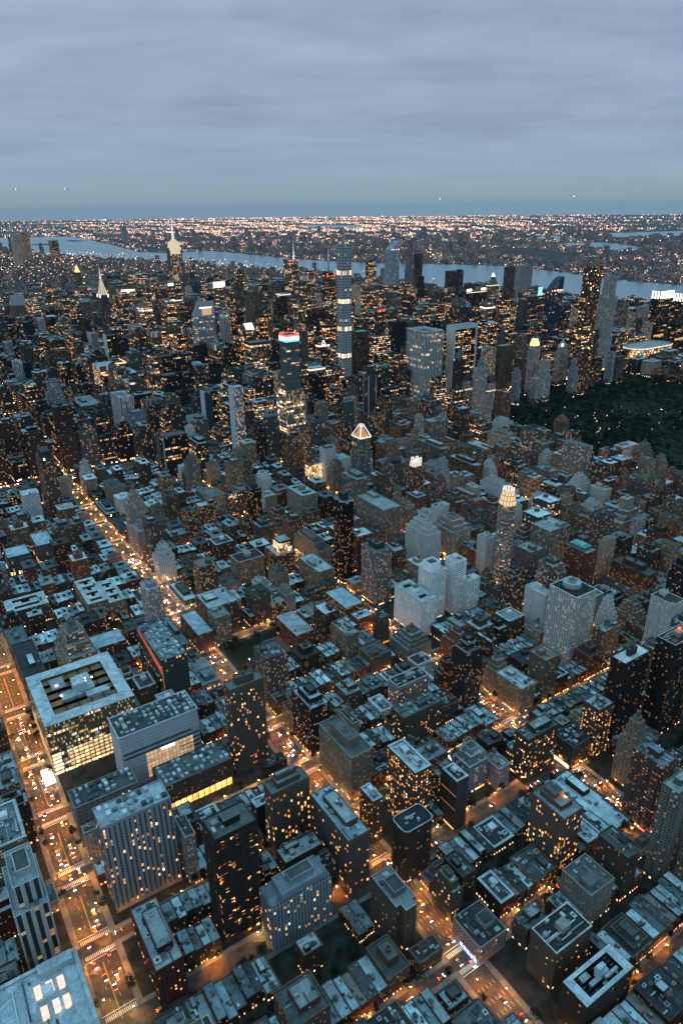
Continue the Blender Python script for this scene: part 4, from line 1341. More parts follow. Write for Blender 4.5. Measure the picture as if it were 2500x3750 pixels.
        def add(root):
            t = 5.0
            part('stone_top', root, lambda m: m.box(x0 - t, y0, x1 + t, y1 + 1.5, H - 10, H, STONE, (.55, .57, .58), topmat=ROOF, topcol=(.25, .28, .29)))
            for a, b in ((x1 + .03, x1 + t), (x0 - t, x0 - .03)):
                def f(m):
                    m.box(a, y0, b, y1 + 1.5, 0, H - 10, STONE, (.5, .52, .53))
                part('stone_side', root, f)
            # sweeping curve at the foot
            def g(m):
                prev = None
                for i in range(9):
                    tt = i / 8
                    yy = y1 + .3 + 20 * (1 - tt) ** 2.2
                    zz_ = tt * 55
                    if prev:
                        m.face([(x1, prev[0], prev[1]), (x0, prev[0], prev[1]), (x0, yy, zz_), (x1, yy, zz_)], FAC, (.02, .02, .02), (.4, .85, .55), (seed, .3, .2), (.012, .012, .012),
                               [(0, prev[1] / 3.6), (w / 2.2, prev[1] / 3.6), (w / 2.2, zz_ / 3.6), (0, zz_ / 3.6)])
                        for a, b in ((x1 + .03, x1 + t), (x0 - t, x0 - .03)):
                            m.face([(b, prev[0] + 1.2, prev[1]), (a, prev[0] + 1.2, prev[1]), (a, yy + 1.2, zz_), (b, yy + 1.2, zz_)], STONE, (.5, .52, .53))
                    prev = (yy, zz_)
            part('sloping_foot', root, g)
        root_after.append(add)
    elif shape == 'esb':
        v = 0
        z = 0
        for f, zt_ in ((-.55, .22), (-.25, .38), (0.05, .84)):
            q = (x0 + w * f * .5, y0 + d * f * .5, x1 - w * f * .5, y1 - d * f * .5)
            v = B.walls(rect(*q), z, H * zt_, S, seed, v)
            B.cap(rect(*q), H * zt_, ROOF, roofc)
            z = H * zt_
        qs = [(.06, .84, .90), (.0, .90, .935), (.08, .935, 1.0), (.2, 1.0, 1.025), (.3, 1.025, 1.045)]

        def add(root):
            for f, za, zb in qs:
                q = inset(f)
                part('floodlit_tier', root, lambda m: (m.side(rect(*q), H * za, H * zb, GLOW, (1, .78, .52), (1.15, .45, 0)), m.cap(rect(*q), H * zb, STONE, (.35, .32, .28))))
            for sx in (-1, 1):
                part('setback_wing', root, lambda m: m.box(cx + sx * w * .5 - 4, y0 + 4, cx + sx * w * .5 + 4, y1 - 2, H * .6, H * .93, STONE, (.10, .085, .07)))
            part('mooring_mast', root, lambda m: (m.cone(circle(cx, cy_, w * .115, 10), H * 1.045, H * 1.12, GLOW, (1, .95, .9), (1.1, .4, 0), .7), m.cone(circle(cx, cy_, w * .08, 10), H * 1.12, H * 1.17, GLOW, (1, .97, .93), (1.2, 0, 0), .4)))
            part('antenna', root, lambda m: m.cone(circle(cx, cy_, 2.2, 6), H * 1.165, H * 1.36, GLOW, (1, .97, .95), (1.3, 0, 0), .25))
        root_after.append(add)
    elif shape == 'chrysler':
        B.walls(rect(*r), 0, H, S, seed)
        B.cap(rect(*r), H, ROOF, (.3, .3, .3))

        def add(root):
            def f(m):
                z = H
                for k in range(6):
                    s0, s1 = .96 - .15 * k, .96 - .15 * (k + 1) + .03
                    q = [(cx + sx * w / 2 * s0, cy_ + sy * d / 2 * s0) for sx, sy in ((-1, -1), (1, -1), (1, 1), (-1, 1))]
                    m.cone(q, z, z + 9, GLOW, (1, .78, .55), (.95, .55, 0), tip=s1 / s0 * .93)
                    z += 9
            part('arched_crown', root, f)
            part('corner_lamps', root, lambda m: [m.box(a - 1.5, b - 1.5, a + 1.5, b + 1.5, H - 8, H + 2, GLOW, (1, .95, .88), (2.2, 0, 0)) for a, b in rect(*r)])
            part('needle', root, lambda m: m.cone(circle(cx, cy_, 2.2, 6), H + 52, H + 84, GLOW, (1, .9, .8), (1.1, 0, 0), .1))
        root_after.append(add)
    else:
        raise ValueError(shape)
    root = B.build(name)
    for fn in root_after:
        fn(root)
    return root

BUILDINGS = [
('clinic',1055,670,1138,759,58,'hospital','clinic','court','glass hospital with brightly lit golden lower floors beside the wide left avenue'),
('hospital',1013,784,1087,816,62,'hospital','hosp','equip','grey slab hospital with a windowless top and a large grid of lit windows'),
('lowgrey',1086,835,1138,857,45,'medical_building','blankgrey','equip','blank grey medical block with dark equipment roof in front of the golden lit hospital'),
('striped',1080,910,1132,932,88,'apartment_tower','stripe','equip','grey slab tower with dark vertical window stripes beside the wide left avenue'),
('balcdark',1043,982,1074,1003,107,'apartment_tower','balcdark','balc','dark balcony tower with amber windows nearest the viewer, right of the striped slab'),
('redbrick',1109,965,1128,1018,38,'apartment_building','redbrick','pent','red brick block with a dark penthouse and one orange light on its roof'),
('dormered',999,1007,1047,1028,53,'apartment_building','bluegrey','set1','blue-grey ribbed apartment house with a dark flat roof and bright lamps at its foot'),
('bluebrown',985,978,1018,993,38,'apartment_building','brown','flat','brown brick block with plain blue roof behind the blue-grey ribbed house'),
('notched',956,1041,973,1077,43,'apartment_tower','tanblank','notch','tan brick tower with a notched grey roof at the lower street corner'),
('brickgrid',917,1057,927,1079,38,'apartment_building','greygrid','set1','grey brick apartment slab with closely gridded windows across the avenue from the notched tower'),
('darkroofbrick',906,1086,932,1114,19,'apartment_building','pinkgrid','flatdark','low pinkish brick corner block with dark roof above blue lit shop windows'),
('whiteparapet',869,1133,905,1155,41,'apartment_building','tanblank','rimdark','tan block with dark roof framed by a pale parapet among the row houses'),
('ornate',866,1167,912,1186,35,'apartment_building','darkbrick','court','dark shadowed brick block with a recessed roof at the bottom right'),
('rimslab',887,967,904,1005,75,'apartment_tower','brownlit','rim','brown tower with pale rimmed roof and a white rooftop square, rows of lit windows'),
('roundcorner',907,1015,936,1034,55,'apartment_building','darkbrick','roundflat','dark brick block with round-cornered black roof in front of the pale rimmed tower'),
('narrowrim',924,970,934,989,48,'apartment_building','brown','rim','narrow brown block with worn pale roof left of the pale rimmed tower'),
('bluestripe',959,963,978,1019,60,'apartment_tower','balcgrey','pent','long blue-roofed apartment slab with stacked grey balconies over the middle avenue'),
('darkslender',960,839,994,853,98,'apartment_tower','darkgrid','bulk','tall dark gridded tower with few lit windows and one round-holed bulkhead'),
('longtower',974,941,1008,956,70,'apartment_building','brownstripe','longpent','long brown striped block with dark roof penthouse below the tall dark gridded tower'),
('orangeglass',988,649,1016,729,65,'research_building','checker','equip','dark checkered glass building with one glowing orange side wall'),
('banded',1062,596,1096,669,75,'apartment_tower','banded','step3','curved tan tower with stepped terraces and a cluster of white lit windows'),
('twotone',975,598,992,621,89,'apartment_tower','palegrid','pent','two-tone tower with a plain pale blue top storey and amber windows'),
('arcade',1001,832,1066,861,30,'school','darkbrick','equip','low dark brick building with a glowing orange arcade at street level'),
('tanstreet',780,857,820,875,40,'apartment_building','pinkgrid','rimdark','pinkish stone block with dark roof and pale stair tower in the middle'),
('darkapt',798,897,846,917,42,'apartment_building','darkbrick','flat','dark grey ribbed apartment block just in front of the pinkish stone block'),
('darkbox',855,997,868,1016,55,'apartment_building','darkline','rim','dark square block with thin pale roof edge and one amber lit strip'),
('glassroof',808,971,831,993,40,'apartment_building','paleglass','step2','pale tiered block with glassy two-step roof beside the dark square block'),
('greyroofblock',739,995,779,1012,52,'apartment_building','darklit','pent','brown block with broad plain grey roof and lit top floor'),
('whiteroofpair',683,1010,704,1028,62,'apartment_tower','brownlit','tank','brown tower with patchy white roof at the busy crossing'),
('darkcorner',704,1001,729,1024,28,'apartment_building','darkbrick','flatdark','low black-roofed corner block with bright shop lights beside the crossing'),
('tanstep',686,1051,705,1070,70,'apartment_tower','tanblank','step4','tan stepped tower with green copper cap beside the crossing'),
('redbalc',715,1083,734,1111,75,'apartment_tower','redbalc','balc','curved red-lit balcony tower beside the glowing street at the right'),
('greyedge',745,1131,770,1144,95,'apartment_tower','greybalc','balc','grey balcony tower cut by the right edge of the photo'),
('talldouble',807,1061,829,1094,60,'apartment_tower','brownbay','longpent','brown double tower with blue-grey roof and an orange rooftop glow'),
('blackred',583,1022,622,1042,110,'apartment_tower','blackfew','rimdark','black tower with a red beacon on its dark roof at the right edge'),
('whiteroofblack',627,1006,666,1022,95,'apartment_tower','blackfew','bulkwhite','black tower with a white flat roof and dark bulkhead'),
('bigtower',573,879,608,917,96,'apartment_tower','whitebay','garden','big pale gridded tower with planted dark roof terrace around an octagonal penthouse'),
('whiteslab',568,822,582,854,60,'apartment_building','white','flat','white brick slab pressed against the big pale gridded tower'),
('tantower',529,909,558,925,38,'apartment_tower','tan','tankround','tan tower with round rooftop tank right of the big pale gridded tower'),
('tanterrace',468,889,495,921,44,'apartment_tower','tan','step4','tan terraced tower with stepped upper floors and many amber windows'),
('whitestep',513,891,531,909,58,'apartment_tower','white','step4','white stepped tower with an open square top above the tan round-tank tower'),
('whiteA',646,722,671,748,70,'apartment_tower','whitebalc','topbox','tall white balcony tower with a blank white box on its roof'),
('whiteA2',619,734,637,755,78,'apartment_tower','whitebalc','flat','white balcony wing joined to the tall white tower on its park side'),
('whiteA3',605,755,623,767,54,'apartment_tower','whitebalc','flat','lower white balcony wing with dark roof at the right end of the white tower group'),
('whiteB',682,718,706,772,52,'apartment_tower','whitebalc','court2','shorter white balcony block with two dark sunken roofs in front of the white tower'),
('greytower',682,645,707,680,81,'apartment_tower','greyglass','bulkdark','grey glassy tower with dark corner lines between the black tower and white blocks'),
('palace',524,725,544,748,150,'apartment_tower','palace','palace','slim round-cornered tower with a blazing white crown among low blocks'),
('blackround',690,577,710,607,126,'apartment_tower','blackround','roundbulk','black round-cornered glass tower with amber windows in the middle of the photo'),
('glassboxA',331,628,358,663,62,'hospital','darkboxglass','whiteroof','dark glass box with crisp white roof behind its twin'),
('glassboxB',377,655,409,686,58,'hospital','darkboxglass','whiteroof','dark glass box with crisp white roof nearer the blazing crowned tower'),
('greybalcslab',397,700,440,736,62,'apartment_tower','greybalc','tank','long grey balcony slab right of the blazing crowned tower'),
('tealroof',439,779,460,816,66,'apartment_tower','redbrick','tealcap','dark red brick tower with turquoise roof behind the big pale gridded tower'),
('greycube',467,722,494,751,50,'apartment_building','grey','flat','grey square block at the foot of the blazing crowned tower'),
('smallwhite',522,690,538,708,66,'apartment_tower','white','tankround','slim white tower with round rooftop tank left of the blazing crowned tower'),
('whitemass',571,601,597,650,77,'apartment_tower','white','set2','bulky white apartment block with stepped top left of the tall white tower'),
('tanmass',503,595,538,641,62,'apartment_tower','pinkwin','set2','pinkish stone apartment block with dark punched windows and lit cornice'),
('greywide',553,459,588,535,60,'apartment_building','greygrid','flat','wide grey-green apartment slab behind the grey glassy tower'),
('steplit',750,498,778,538,55,'office_building','brownlit','litcap','stepped brown office with a glass-lit upper box beside the black round-cornered tower'),
('tanbig',733,562,758,618,40,'apartment_building','tanpunch','tank','tan apartment block with white roof and water tank left of the grey glassy tower'),
('tanflat',793,500,834,527,38,'apartment_building','tan','rimdark','tan apartment block with dark roof and square stair tower near the lit office'),
('greycorner',902,623,922,647,40,'apartment_building','greygrid','tank','grey corner block beside the playground park'),
('blueroofcorner',926,591,946,649,26,'apartment_building','brown','flatblue','brown corner block with sloping pale blue roof over the busy avenue'),
('brownmid',875,569,916,613,34,'apartment_building','brown','tank','brown mid-rise block with orange lit roof edge behind the grey corner block'),
('school',822,658,848,713,24,'school','redbrick','lantern','brick school with roof lantern facing the playground park'),
('lowschool',735,640,763,691,22,'school','brownlit','flatblue','low brown school building with tall lit windows and long blue-grey roof'),
('brownpair',793,729,809,764,38,'apartment_building','tanpunch','flat','brown apartment block with deep ribbed front behind the playground park'),
('brownpairB',742,739,755,756,38,'apartment_building','darkbrick','tank','dark brown apartment block at the street corner by the lit plaza'),
('greystep',719,773,754,808,34,'apartment_building','grey','step3','grey stepped apartment house in front of the shorter white balcony block'),
('whiteroofs',1012,437,1037,510,30,'apartment_building','tan','holes','apartment block with bright white roof and dark notched light wells, upper left'),
('whiteroofsB',991,457,1012,518,28,'apartment_building','tan','holes','second white-roofed block with dark light wells, nearer the busy avenue'),
('paleroofs',1076,432,1126,468,26,'apartment_building','brown','holes','long low block with beige roof and ring-shaped light wells at the left edge'),
('ribhall',1068,274,1099,311,30,'hall','ribhall','flatblue','ribbed hall with smooth pale blue roof at the left edge'),
('ribhallB',1030,246,1056,298,32,'hall','ribhall','flatblue','smaller ribbed hall with pale blue roof beside the larger one'),
('redshed',1018,572,1055,603,22,'apartment_building','redbrick','flatblue','red brick block with dark vertical bays and long pale roof'),
('ribbrown',980,85,1002,134,108,'apartment_tower','brownrib','darkbox','tall brown ribbed tower with a black box on top beside the bridge ramp'),
('whiteribs',752,-217,782,-151,124,'apartment_tower','whiterib','crowncut','twin-shafted white ribbed tower rising over the left avenue'),
('darkribs',758,-73,780,-33,90,'apartment_tower','darkrib','flat','dark ribbed tower standing just right of the white ribbed tower'),
('wedgegrey',875,97,899,149,40,'office_building','blankgrey','flat','plain grey wedge-sided block by the bridge approach'),
('tanwall',761,-490,811,-380,60,'apartment_tower','greygrid','flat','broad grey apartment slab left of the white ribbed tower'),
('darkfin',723,44,770,76,93,'apartment_tower','blackamber','fin','dark tower with a pale vertical fin and scattered amber windows'),
('officestep',555,-121,595,-78,45,'office_building','greyribbon','set2','grey office block with lit ribbon windows in front of the white-edged glass tower'),
('tealtower',532,82,561,95,102,'apartment_tower','tealdark','crownhole','dark teal tower with two round holes in its top box'),
('browntower',540,179,573,195,81,'apartment_tower','brownpunch','step2','brown brick tower with a narrow setback top beside the dark teal tower'),
('redtower',533,-37,551,-11,76,'apartment_tower','redbrick','step3','red-brown tower with pointed grey top beside the white-edged glass tower'),
('blackslim',738,402,756,417,93,'apartment_tower','blackround','bulkdark','slim black tower with curved top and few lit windows'),
('whiteblockmid',646,249,665,274,46,'apartment_tower','white','topbox','white block with square top box behind the slim black tower'),
('litbrown',777,312,809,331,48,'apartment_building','brownlit','flat','brown block with large lit windows under a pale roof, left of the slim black tower'),
('litdark',724,301,750,315,50,'apartment_building','darklit','flat','dark block with scattered amber windows beside the slim black tower'),
('greenpair',621,338,651,391,50,'apartment_tower','tealgrey','court2','grey-green paired apartment block with two roof courts'),
('framecrown',493,340,516,367,121,'apartment_tower','tealglass','framecrown','teal tower with an open lit metal pyramid crown'),
('greenhat',382,246,395,264,62,'apartment_building','brown','pyrgreen','small brown tower with green pyramid roof right of the pyramid crowned teal tower'),
('balctower',447,126,481,143,88,'apartment_tower','greybalcdark','step2','dark grey tower of tightly stacked balconies with a stepped top'),
('goldbox',533,252,563,264,48,'office_building','goldbox','flat','small office with a golden glowing glass facade'),
('concrete',512,290,537,309,60,'apartment_tower','grey','step2','plain concrete tower left of the pyramid crowned teal tower'),
('graypillar',441,386,470,401,70,'apartment_tower','greyrib','bulkdark','dark grey ribbed tower with black top box right of the pyramid crowned tower'),
('archcrown',447,443,472,461,84,'apartment_tower','brownrib','archcrown','brown tower crowned by white lit arches'),
('greyshort',405,462,432,474,58,'apartment_tower','greyrib','step2','short grey ribbed tower near the white lit arches tower'),
('hotelgrey',188,201,237,229,70,'hotel','greygrid','flat','broad grey hotel slab below the thin checkered tower'),
('terracewhite',167,567,202,597,48,'apartment_tower','white','step4','white terraced apartment block with cascading balconies on the park side'),
('whitepunch',176,614,195,644,40,'apartment_building','whitepunch','tank','white block with small punched windows beside the white terraced block'),
('greyrange',207,709,276,739,46,'apartment_tower','greybalc','set2','wide grey balcony block with cluttered roof at the right'),
('littan',-63,503,-14,527,46,'hotel','tanlit','flat','pale hotel with its wall lit from below beside the park'),
('pointhotel',-25,357,-1,378,78,'hotel','tanpunch','hip','stone hotel with steep red-brown roof at the park edge'),
('parkA',-78,528,-46,552,50,'apartment_building','tanpunch','step3','stepped stone apartment house at the park edge, second past the floodlit hotel'),
('parkB',-41,593,-9,610,48,'apartment_building','greygrid','step3','grey stone apartment house at the park edge near the right border'),
('stepwhite',258,425,280,452,50,'apartment_building','white','step4','stepped white stone block like a ziggurat behind the blazing crowned tower'),
('widebrown',172,301,200,358,38,'apartment_building','tanpunch','flat','wide brown apartment block with rows of small windows before the park'),
('whitepile',104,435,136,459,42,'apartment_building','white','step3','piled white stone apartment block before the park'),
('greycubeB',186,498,209,535,44,'apartment_building','greygrid','flat','grey cube apartment block behind the two dark glass boxes'),
('bigroof',1168,980,1228,1045,48,'auction_house','palegrid','skylights','broad pale blue roof with seven glowing skylights at the bottom left corner'),
('ribleft',1175,912,1197,957,90,'apartment_tower','whiteribL','step2','white ribbed tower with dark glass bays at the left edge, lit from the avenue'),
('glassleft',1177,836,1203,880,60,'office_building','greyglass','rim','dark glassy block with pale square roof at the left edge beyond the ribbed tower'),
('esb',-225,-2347,-162,-2313,335,'skyscraper','esb','esb','floodlit white art deco skyscraper with tall needle spire before the river'),
('deco',512,-1129,539,-1101,235,'skyscraper','greyrib','chrysler','slim tower with glowing tapering arched metal crown and needle'),
('barsign',243,-1736,299,-1665,190,'office_tower','litoffice','litbar','dark office tower topped by a bright white lit bar'),
('topfloors',377,-1111,418,-1076,190,'office_tower','litgrid','crownfloors','office tower with blazing white top floors'),
('ribgrey',260,-1360,281,-1328,175,'office_tower','greyrib','flat','narrow grey ribbed tower left of the amber lit office'),
('gridwide',411,-1664,476,-1617,160,'office_tower','greygrid','flat','wide grey gridded office slab below the glowing arched crown'),
('metro',105,-1531,207,-1477,225,'office_tower','brownoffice','metsign','broad brown office slab with white lit sign on its top edge'),
('amber1',278,-1130,330,-1095,190,'office_tower','litoffice','flatdark','office tower with amber lit floors left of the slant-topped tower'),
('amber2',236,-1085,289,-1050,200,'office_tower','darklit','flatdark','dark-topped office tower directly left of the slant-topped tower'),
('slant',387,-570,438,-526,262,'office_tower','aluminium','slope','silver office tower with slanted roof and glowing recessed top'),
('pinstripe',274,-715,294,-678,190,'office_tower','pinstripe','flat','slender office tower with bold white vertical stripes'),
('orangedark',323,-517,343,-473,165,'office_tower','orangelit','flatdark','black-cored office tower with orange lit floors beside the striped slender tower'),
('chamfer',291,-434,348,-392,160,'office_tower','litgrid','crownrow','chamfered office tower with one bright row of windows under the roof'),
('colorcrown',432,-14,464,16,246,'skyscraper','bloom','colorcrown','banded glass tower crowned by a red, white and blue light band'),
('colorbase',426,-28,469,21,128,'office_tower','bloombase','flat','golden lit lower block around the foot of the color-banded crown tower'),
('dishroof',178,-489,228,-462,190,'office_tower','darklit','flatdark','dark-topped office tower behind the color-banded crown tower'),
('roundgrey',226,-309,246,-289,195,'office_tower','grey','round','round-cornered plain grey shaft right of the color-banded crown tower'),
('blackbig',515,-435,593,-403,150,'office_tower','blackamber','flatdark','massive black office tower with sparse amber windows'),
('blackbase',553,-339,625,-309,122,'office_tower','blackamber','flat','wider lower block of the massive black office tower, pale striped edge'),
('blueslope',458,-434,510,-412,114,'office_tower','greyoffice','bluehat','grey office with small sloping blue roof beside the massive black tower'),
('blackslab',438,-393,472,-373,122,'office_tower','blackblank','flat','plain black slab at the foot of the striped slender tower'),
('drum',472,-245,503,-218,110,'office_tower','darklit','flat','dark office block with pale flat roof in front of the striped slender tower'),
('whiteedge',574,4,597,25,155,'apartment_tower','whiteedge','finL','glass tower with a blank white edge wall and a lit lobby'),
('finteal',573,-164,593,-143,110,'apartment_tower','tealdark','finL','dark teal tower with a pale blank edge wall'),
('plumlit',422,-151,467,-131,130,'office_tower','darklit','spiky','dark office tower with large lit windows left of the golden base block'),
('whitesign',-68,-1479,-21,-1450,195,'office_tower','litgrid','crownblock','office tower topped by a glowing white ribbed block'),
('rockslab',43,-1073,70,-1053,250,'office_tower','greyrib','flat','tall thin grey ribbed slab behind the slender striped tower'),
('greynet',-300,-1440,-235,-1401,200,'office_tower','greygrid','flat','grey netted office slab with dim lights before the red-cornered tower'),
('redcorners',-396,-1471,-353,-1414,290,'office_tower','greenlit','spirewhite','dark tower with red corner lights and a thin white spire'),
('antenna',-466,-1271,-426,-1237,250,'office_tower','darklit','antenna','dark tower with red signs and a blue lit antenna mast'),
('darktop',173,-821,210,-789,185,'office_tower','blackamber','flatdark','dark boxy office behind the slender striped tower'),
('slopewhite',208,-664,239,-644,152,'office_tower','brownoffice','whitepanel','office with a bright white lit sloping roof panel'),
('redbrown',114,-744,155,-719,172,'office_tower','orangelit','flatdark','dark office with reddish lit windows right of the white lit roof panel'),
('black9',-58,-684,0,-659,190,'office_tower','blackfew','flatdark','black square tower left of the tall checkered thin tower'),
('thin432',142,-238,170,-213,415,'skyscraper','checkthin','bands','very tall thin square tower with open lit bands'),
('pinkstripe',-313,-848,-281,-828,235,'office_tower','pinkstripe','flat','pinkish floodlit striped tower right behind the tall thin tower'),
('tealtop',83,-243,122,-215,190,'office_tower','brownpunch','tealroof','brown tower with flat turquoise roof right of the tall thin tower'),
('spikelit',41,-300,61,-276,155,'hotel','palestrip','spikelit','slim pale hotel tower with jagged glowing top'),
('bandlit',15,-248,67,-212,173,'office_tower','bandlit','flatdark','dark office with bright ribbon lit floors right of the jagged glowing hotel'),
('blackmono',-43,-236,5,-216,205,'office_tower','blackblank','flat','black monolith tower with red roof lights'),
('marble',-21,-112,39,-37,205,'office_tower','marble','well','broad white-pinstriped office tower with sunken roof'),
('netthin',-35,-154,-13,-122,146,'apartment_tower','netgrey','bulk','thin grey netted tower in front of the broad white-pinstriped office'),
('frame',-160,-98,-88,-68,205,'office_tower','framedark','frame','black office tower held in a sweeping white stone frame'),
('goldtop',5,-517,48,-497,165,'office_tower','litoffice','crownrow','amber lit office hard against the tall thin tower'),
('trianglecrown',123,-372,157,-352,140,'office_tower','darklit','tricrown','dark tower with white lit crown band and a small lit triangle'),
('terracelit',234,-124,273,-101,110,'office_tower','litoffice','step4','terraced office with lit cornices at the foot of the tall thin tower'),
('halfround',279,-83,301,-53,95,'apartment_tower','ribbondark','round','round-fronted tower with lit ribbon balconies below the terraced office'),
('glassround',319,49,350,62,95,'apartment_tower','tealglass','round','rounded pale-edged glass block below the tall thin tower'),
('topshaft',254,31,274,51,141,'apartment_tower','greyedge','narrowtop','tall grey tower with narrow raised top and pale corners'),
('bluecap',87,-129,111,-115,112,'apartment_tower','tealdark','round','dark blue round-topped tower in front of the black monolith'),
('wide6',-838,-1244,-717,-1193,180,'office_tower','litoffice','flat','wide amber lit office slab behind the turquoise roofed tower'),
('wide5',-618,-1124,-565,-1101,178,'office_tower','litoffice','flat','amber lit office with dark roof next to the wide amber slab'),
('wide4',-522,-1083,-489,-1063,170,'office_tower','litoffice','flat','low-topped amber lit office beside the pinkish striped tower'),
('spindle',-804,-1078,-769,-1054,225,'skyscraper','blackblank','taper','black tapering tower behind the broad white-pinstriped office'),
('river1',-1071,-1150,-992,-1117,230,'office_tower','blackfew','flat','black square tower against the river, left of the pyramid tip'),
('mid7',-195,-538,-165,-518,190,'office_tower','darklit','reds','dark office with red roof lights in front of the wide amber slab'),
('mid8',-277,-562,-224,-539,188,'office_tower','greyoffice','flat','grey office with pale roof edge left of the black tapering tower'),
('mid9',-572,-665,-479,-626,175,'office_tower','litoffice','flat','wide office with lit lower floors above the sunken roof tower'),
('mid10',-818,-916,-745,-885,190,'office_tower','darklit','ribcap','dark office with ribbed cap beside the river gap'),
('lidlit',54,44,87,64,112,'office_tower','litoffice','flatdark','round-cornered dark roofed office with two lit floors, before the white framed tower'),
('rowslit',65,67,94,80,92,'office_tower','litrows','flat','office with bright rows of windows before the white framed tower'),
('cakelit',25,80,78,122,91,'hotel','litrows','step3','tiered glowing white hotel left of the park corner'),
('greenspire',-20,26,0,46,140,'hotel','darkbrick','spire','dark narrow hotel with slender green spire'),
('pyramidtip',-1045,-891,-993,-869,190,'office_tower','tanlitoff','pyr','office tower with a glowing pyramid tip before the river'),
('archtop',-899,-836,-790,-790,185,'office_tower','blackamber','twosigns','dark office with lit cornice and two white roof signs'),
('river2',-1356,-1103,-1307,-1079,235,'apartment_tower','darkgrid','flat','dark brown tower against the river right of the pyramid tip'),
('river3',-1634,-1263,-1549,-1227,220,'apartment_tower','bluegrey','flat','blue-grey tower against the river beside the blue screen'),
('bluescreen',-820,-444,-717,-401,205,'office_tower','darklit','bluescreen','dark office with a bright blue lit screen on its roof'),
('orangeslab',-687,-397,-661,-369,200,'office_tower','fireslab','flatred','thin grey slab with a glowing orange lit edge face'),
('wavetop',-590,-173,-538,-151,295,'skyscraper','bluedark','curvetop','dark blue glass tower with curved falling top'),
('construction',-461,59,-411,80,345,'skyscraper','redwork','crane','reddish unfinished tower full of work lights with roof crane'),
('limestone',-777,-117,-717,-92,290,'skyscraper','palegrid','step2','pale slim tower beside the reddish unfinished tower'),
('greystepmid',-342,-138,-290,-117,150,'office_tower','greygrid','step3','grey stepped tower right of the white framed black tower'),
('brownslab',-332,-111,-281,-88,129,'hotel','tanblank','finlights','plain brown slab with windows on its end, above the park corner'),
('domehotel',-54,73,-27,93,128,'hotel','palegrid','dome','grand pale hotel with green dome by the park corner'),
('mansardA',-40,47,-16,60,112,'hotel','palegrid','mansard','pale hotel with dark mansard roof left of the green dome'),
('mansardB',-87,78,-63,91,105,'hotel','palegrid','mansard','pale hotel with dark mansard roof right of the green dome'),
('crownfire',-334,-12,-307,8,140,'hotel','palegrid','crownfire','grey hotel crowned by a blazing orange lantern along the park'),
('whitepyr',-506,-53,-467,-33,120,'hotel','palegrid','pyrpale','pale stepped hotel with pale green pyramid top along the park'),
('tealblock',-497,18,-461,38,205,'office_tower','tealdark','flat','dark teal block under the reddish unfinished tower'),
('parkcorner',-53,144,-36,181,85,'apartment_building','tanblankE','flat','tan apartment slab standing at the near corner of the park'),
('cps1',-219,32,-206,54,95,'hotel','bluegrey','step2','small blue-grey tower with a white roof light along the park'),
('cps2',-339,-65,-323,-30,95,'apartment_building','tanpunch','flat','brown stone block behind the park front hotels'),
('cps3',-319,46,-262,69,85,'hotel','palegrid','step2','wide pale hotel with amber lit corner windows along the park'),
('cps4',-344,27,-311,41,105,'hotel','tanlit','flat','pale hotel with lit cornice behind the wide pale park hotel'),
('cps5',-406,64,-391,84,103,'apartment_building','bluegrey','step2','blue-grey park front house right of the pale pyramid hotel'),
('cps6',-531,5,-504,19,99,'apartment_building','grey','step2','grey park front house left of the dark block with red lights'),
('cps7',-532,46,-483,67,100,'apartment_building','darklit','flat','dark park front block with amber and red lights at its foot'),
('cps8',-623,21,-609,43,95,'apartment_building','bluegrey','flat','thin pale park front block under the pale slim tower'),
('cps9',-664,31,-629,46,80,'apartment_building','grey','flat','low grey park front block left of the glowing curved podium'),
('twinA',-1176,-189,-1096,-156,215,'office_tower','blackamber','whitecrown','black twin tower with glowing white ribbed crown by the park, nearer the river gap'),
('twinB',-1166,-103,-1092,-72,215,'office_tower','blackamber','whitecrown','black twin tower with glowing white crown at the right edge'),
('podium',-1086,-143,-877,-55,60,'mall','podium','round','glowing curved glass podium under the black twin towers'),
('riverT',-1073,-277,-1028,-257,175,'apartment_tower','greyglass','flat','grey tower with lit roof corners right of the pale slim tower'),
('riverU',-1375,-387,-1311,-360,130,'apartment_tower','bluegrey','flat','bluish riverside apartment block with many small lights'),
('hy1',-1227,-1844,-1173,-1788,330,'skyscraper','paleglassblue','slopetop','pale blue glass tower with sloping top and crane, behind the checkered thin tower'),
('hy2',-1733,-2316,-1680,-2293,300,'skyscraper','greyglass','taper','grey tapering tower beside the pale sloping glass tower'),
('hy3',-1270,-1667,-1229,-1647,270,'skyscraper','blackfew','flat','dark tower right of the grey tapering tower'),
('deckT',-900,-1571,-855,-1544,255,'office_tower','litoffice','flat','amber lit tower under the small white triangle frame'),
('downA',-93,-5983,-38,-5862,300,'skyscraper','palestrip','flat','far slim pale tower at the left horizon'),
('downB',-303,-6664,-233,-6521,300,'skyscraper','palelit','flat','far floodlit pale tower at the left horizon'),
('downC',-461,-6174,-398,-6035,230,'skyscraper','brownoffice','flat','far brown tower standing alone at the left of the river'),
('goldpyr',195,-2751,220,-2697,190,'office_tower','tanpunch','goldpyr','far tower with glowing golden pyramid roof'),
('jersey',-2757,-11391,-2691,-11248,230,'skyscraper','bluegrey','flat','lone far tower across the river, left of the needle spire'),
('m1a',513,-1709,539,-1652,185,'office_tower','darklit','flatdark','dark office with amber windows left of the wide grey gridded slab'),
('m1b',583,-1616,627,-1554,160,'office_tower','blackamber','ribcap','dark wide office with a ribbed lit upper band at the left'),
('m1c',633,-1393,667,-1332,150,'office_tower','blackamber','flatblue','black tower with blue-lit roof and clustered amber windows at the left'),
('m1d',702,-1484,729,-1425,125,'office_tower','blackblank','flat','plain dark teal tower with pale roof tip at the left'),
('m1e',652,-1512,678,-1453,130,'apartment_tower','whiterib','flat','pale ribbed tower with lit stripes at the left'),
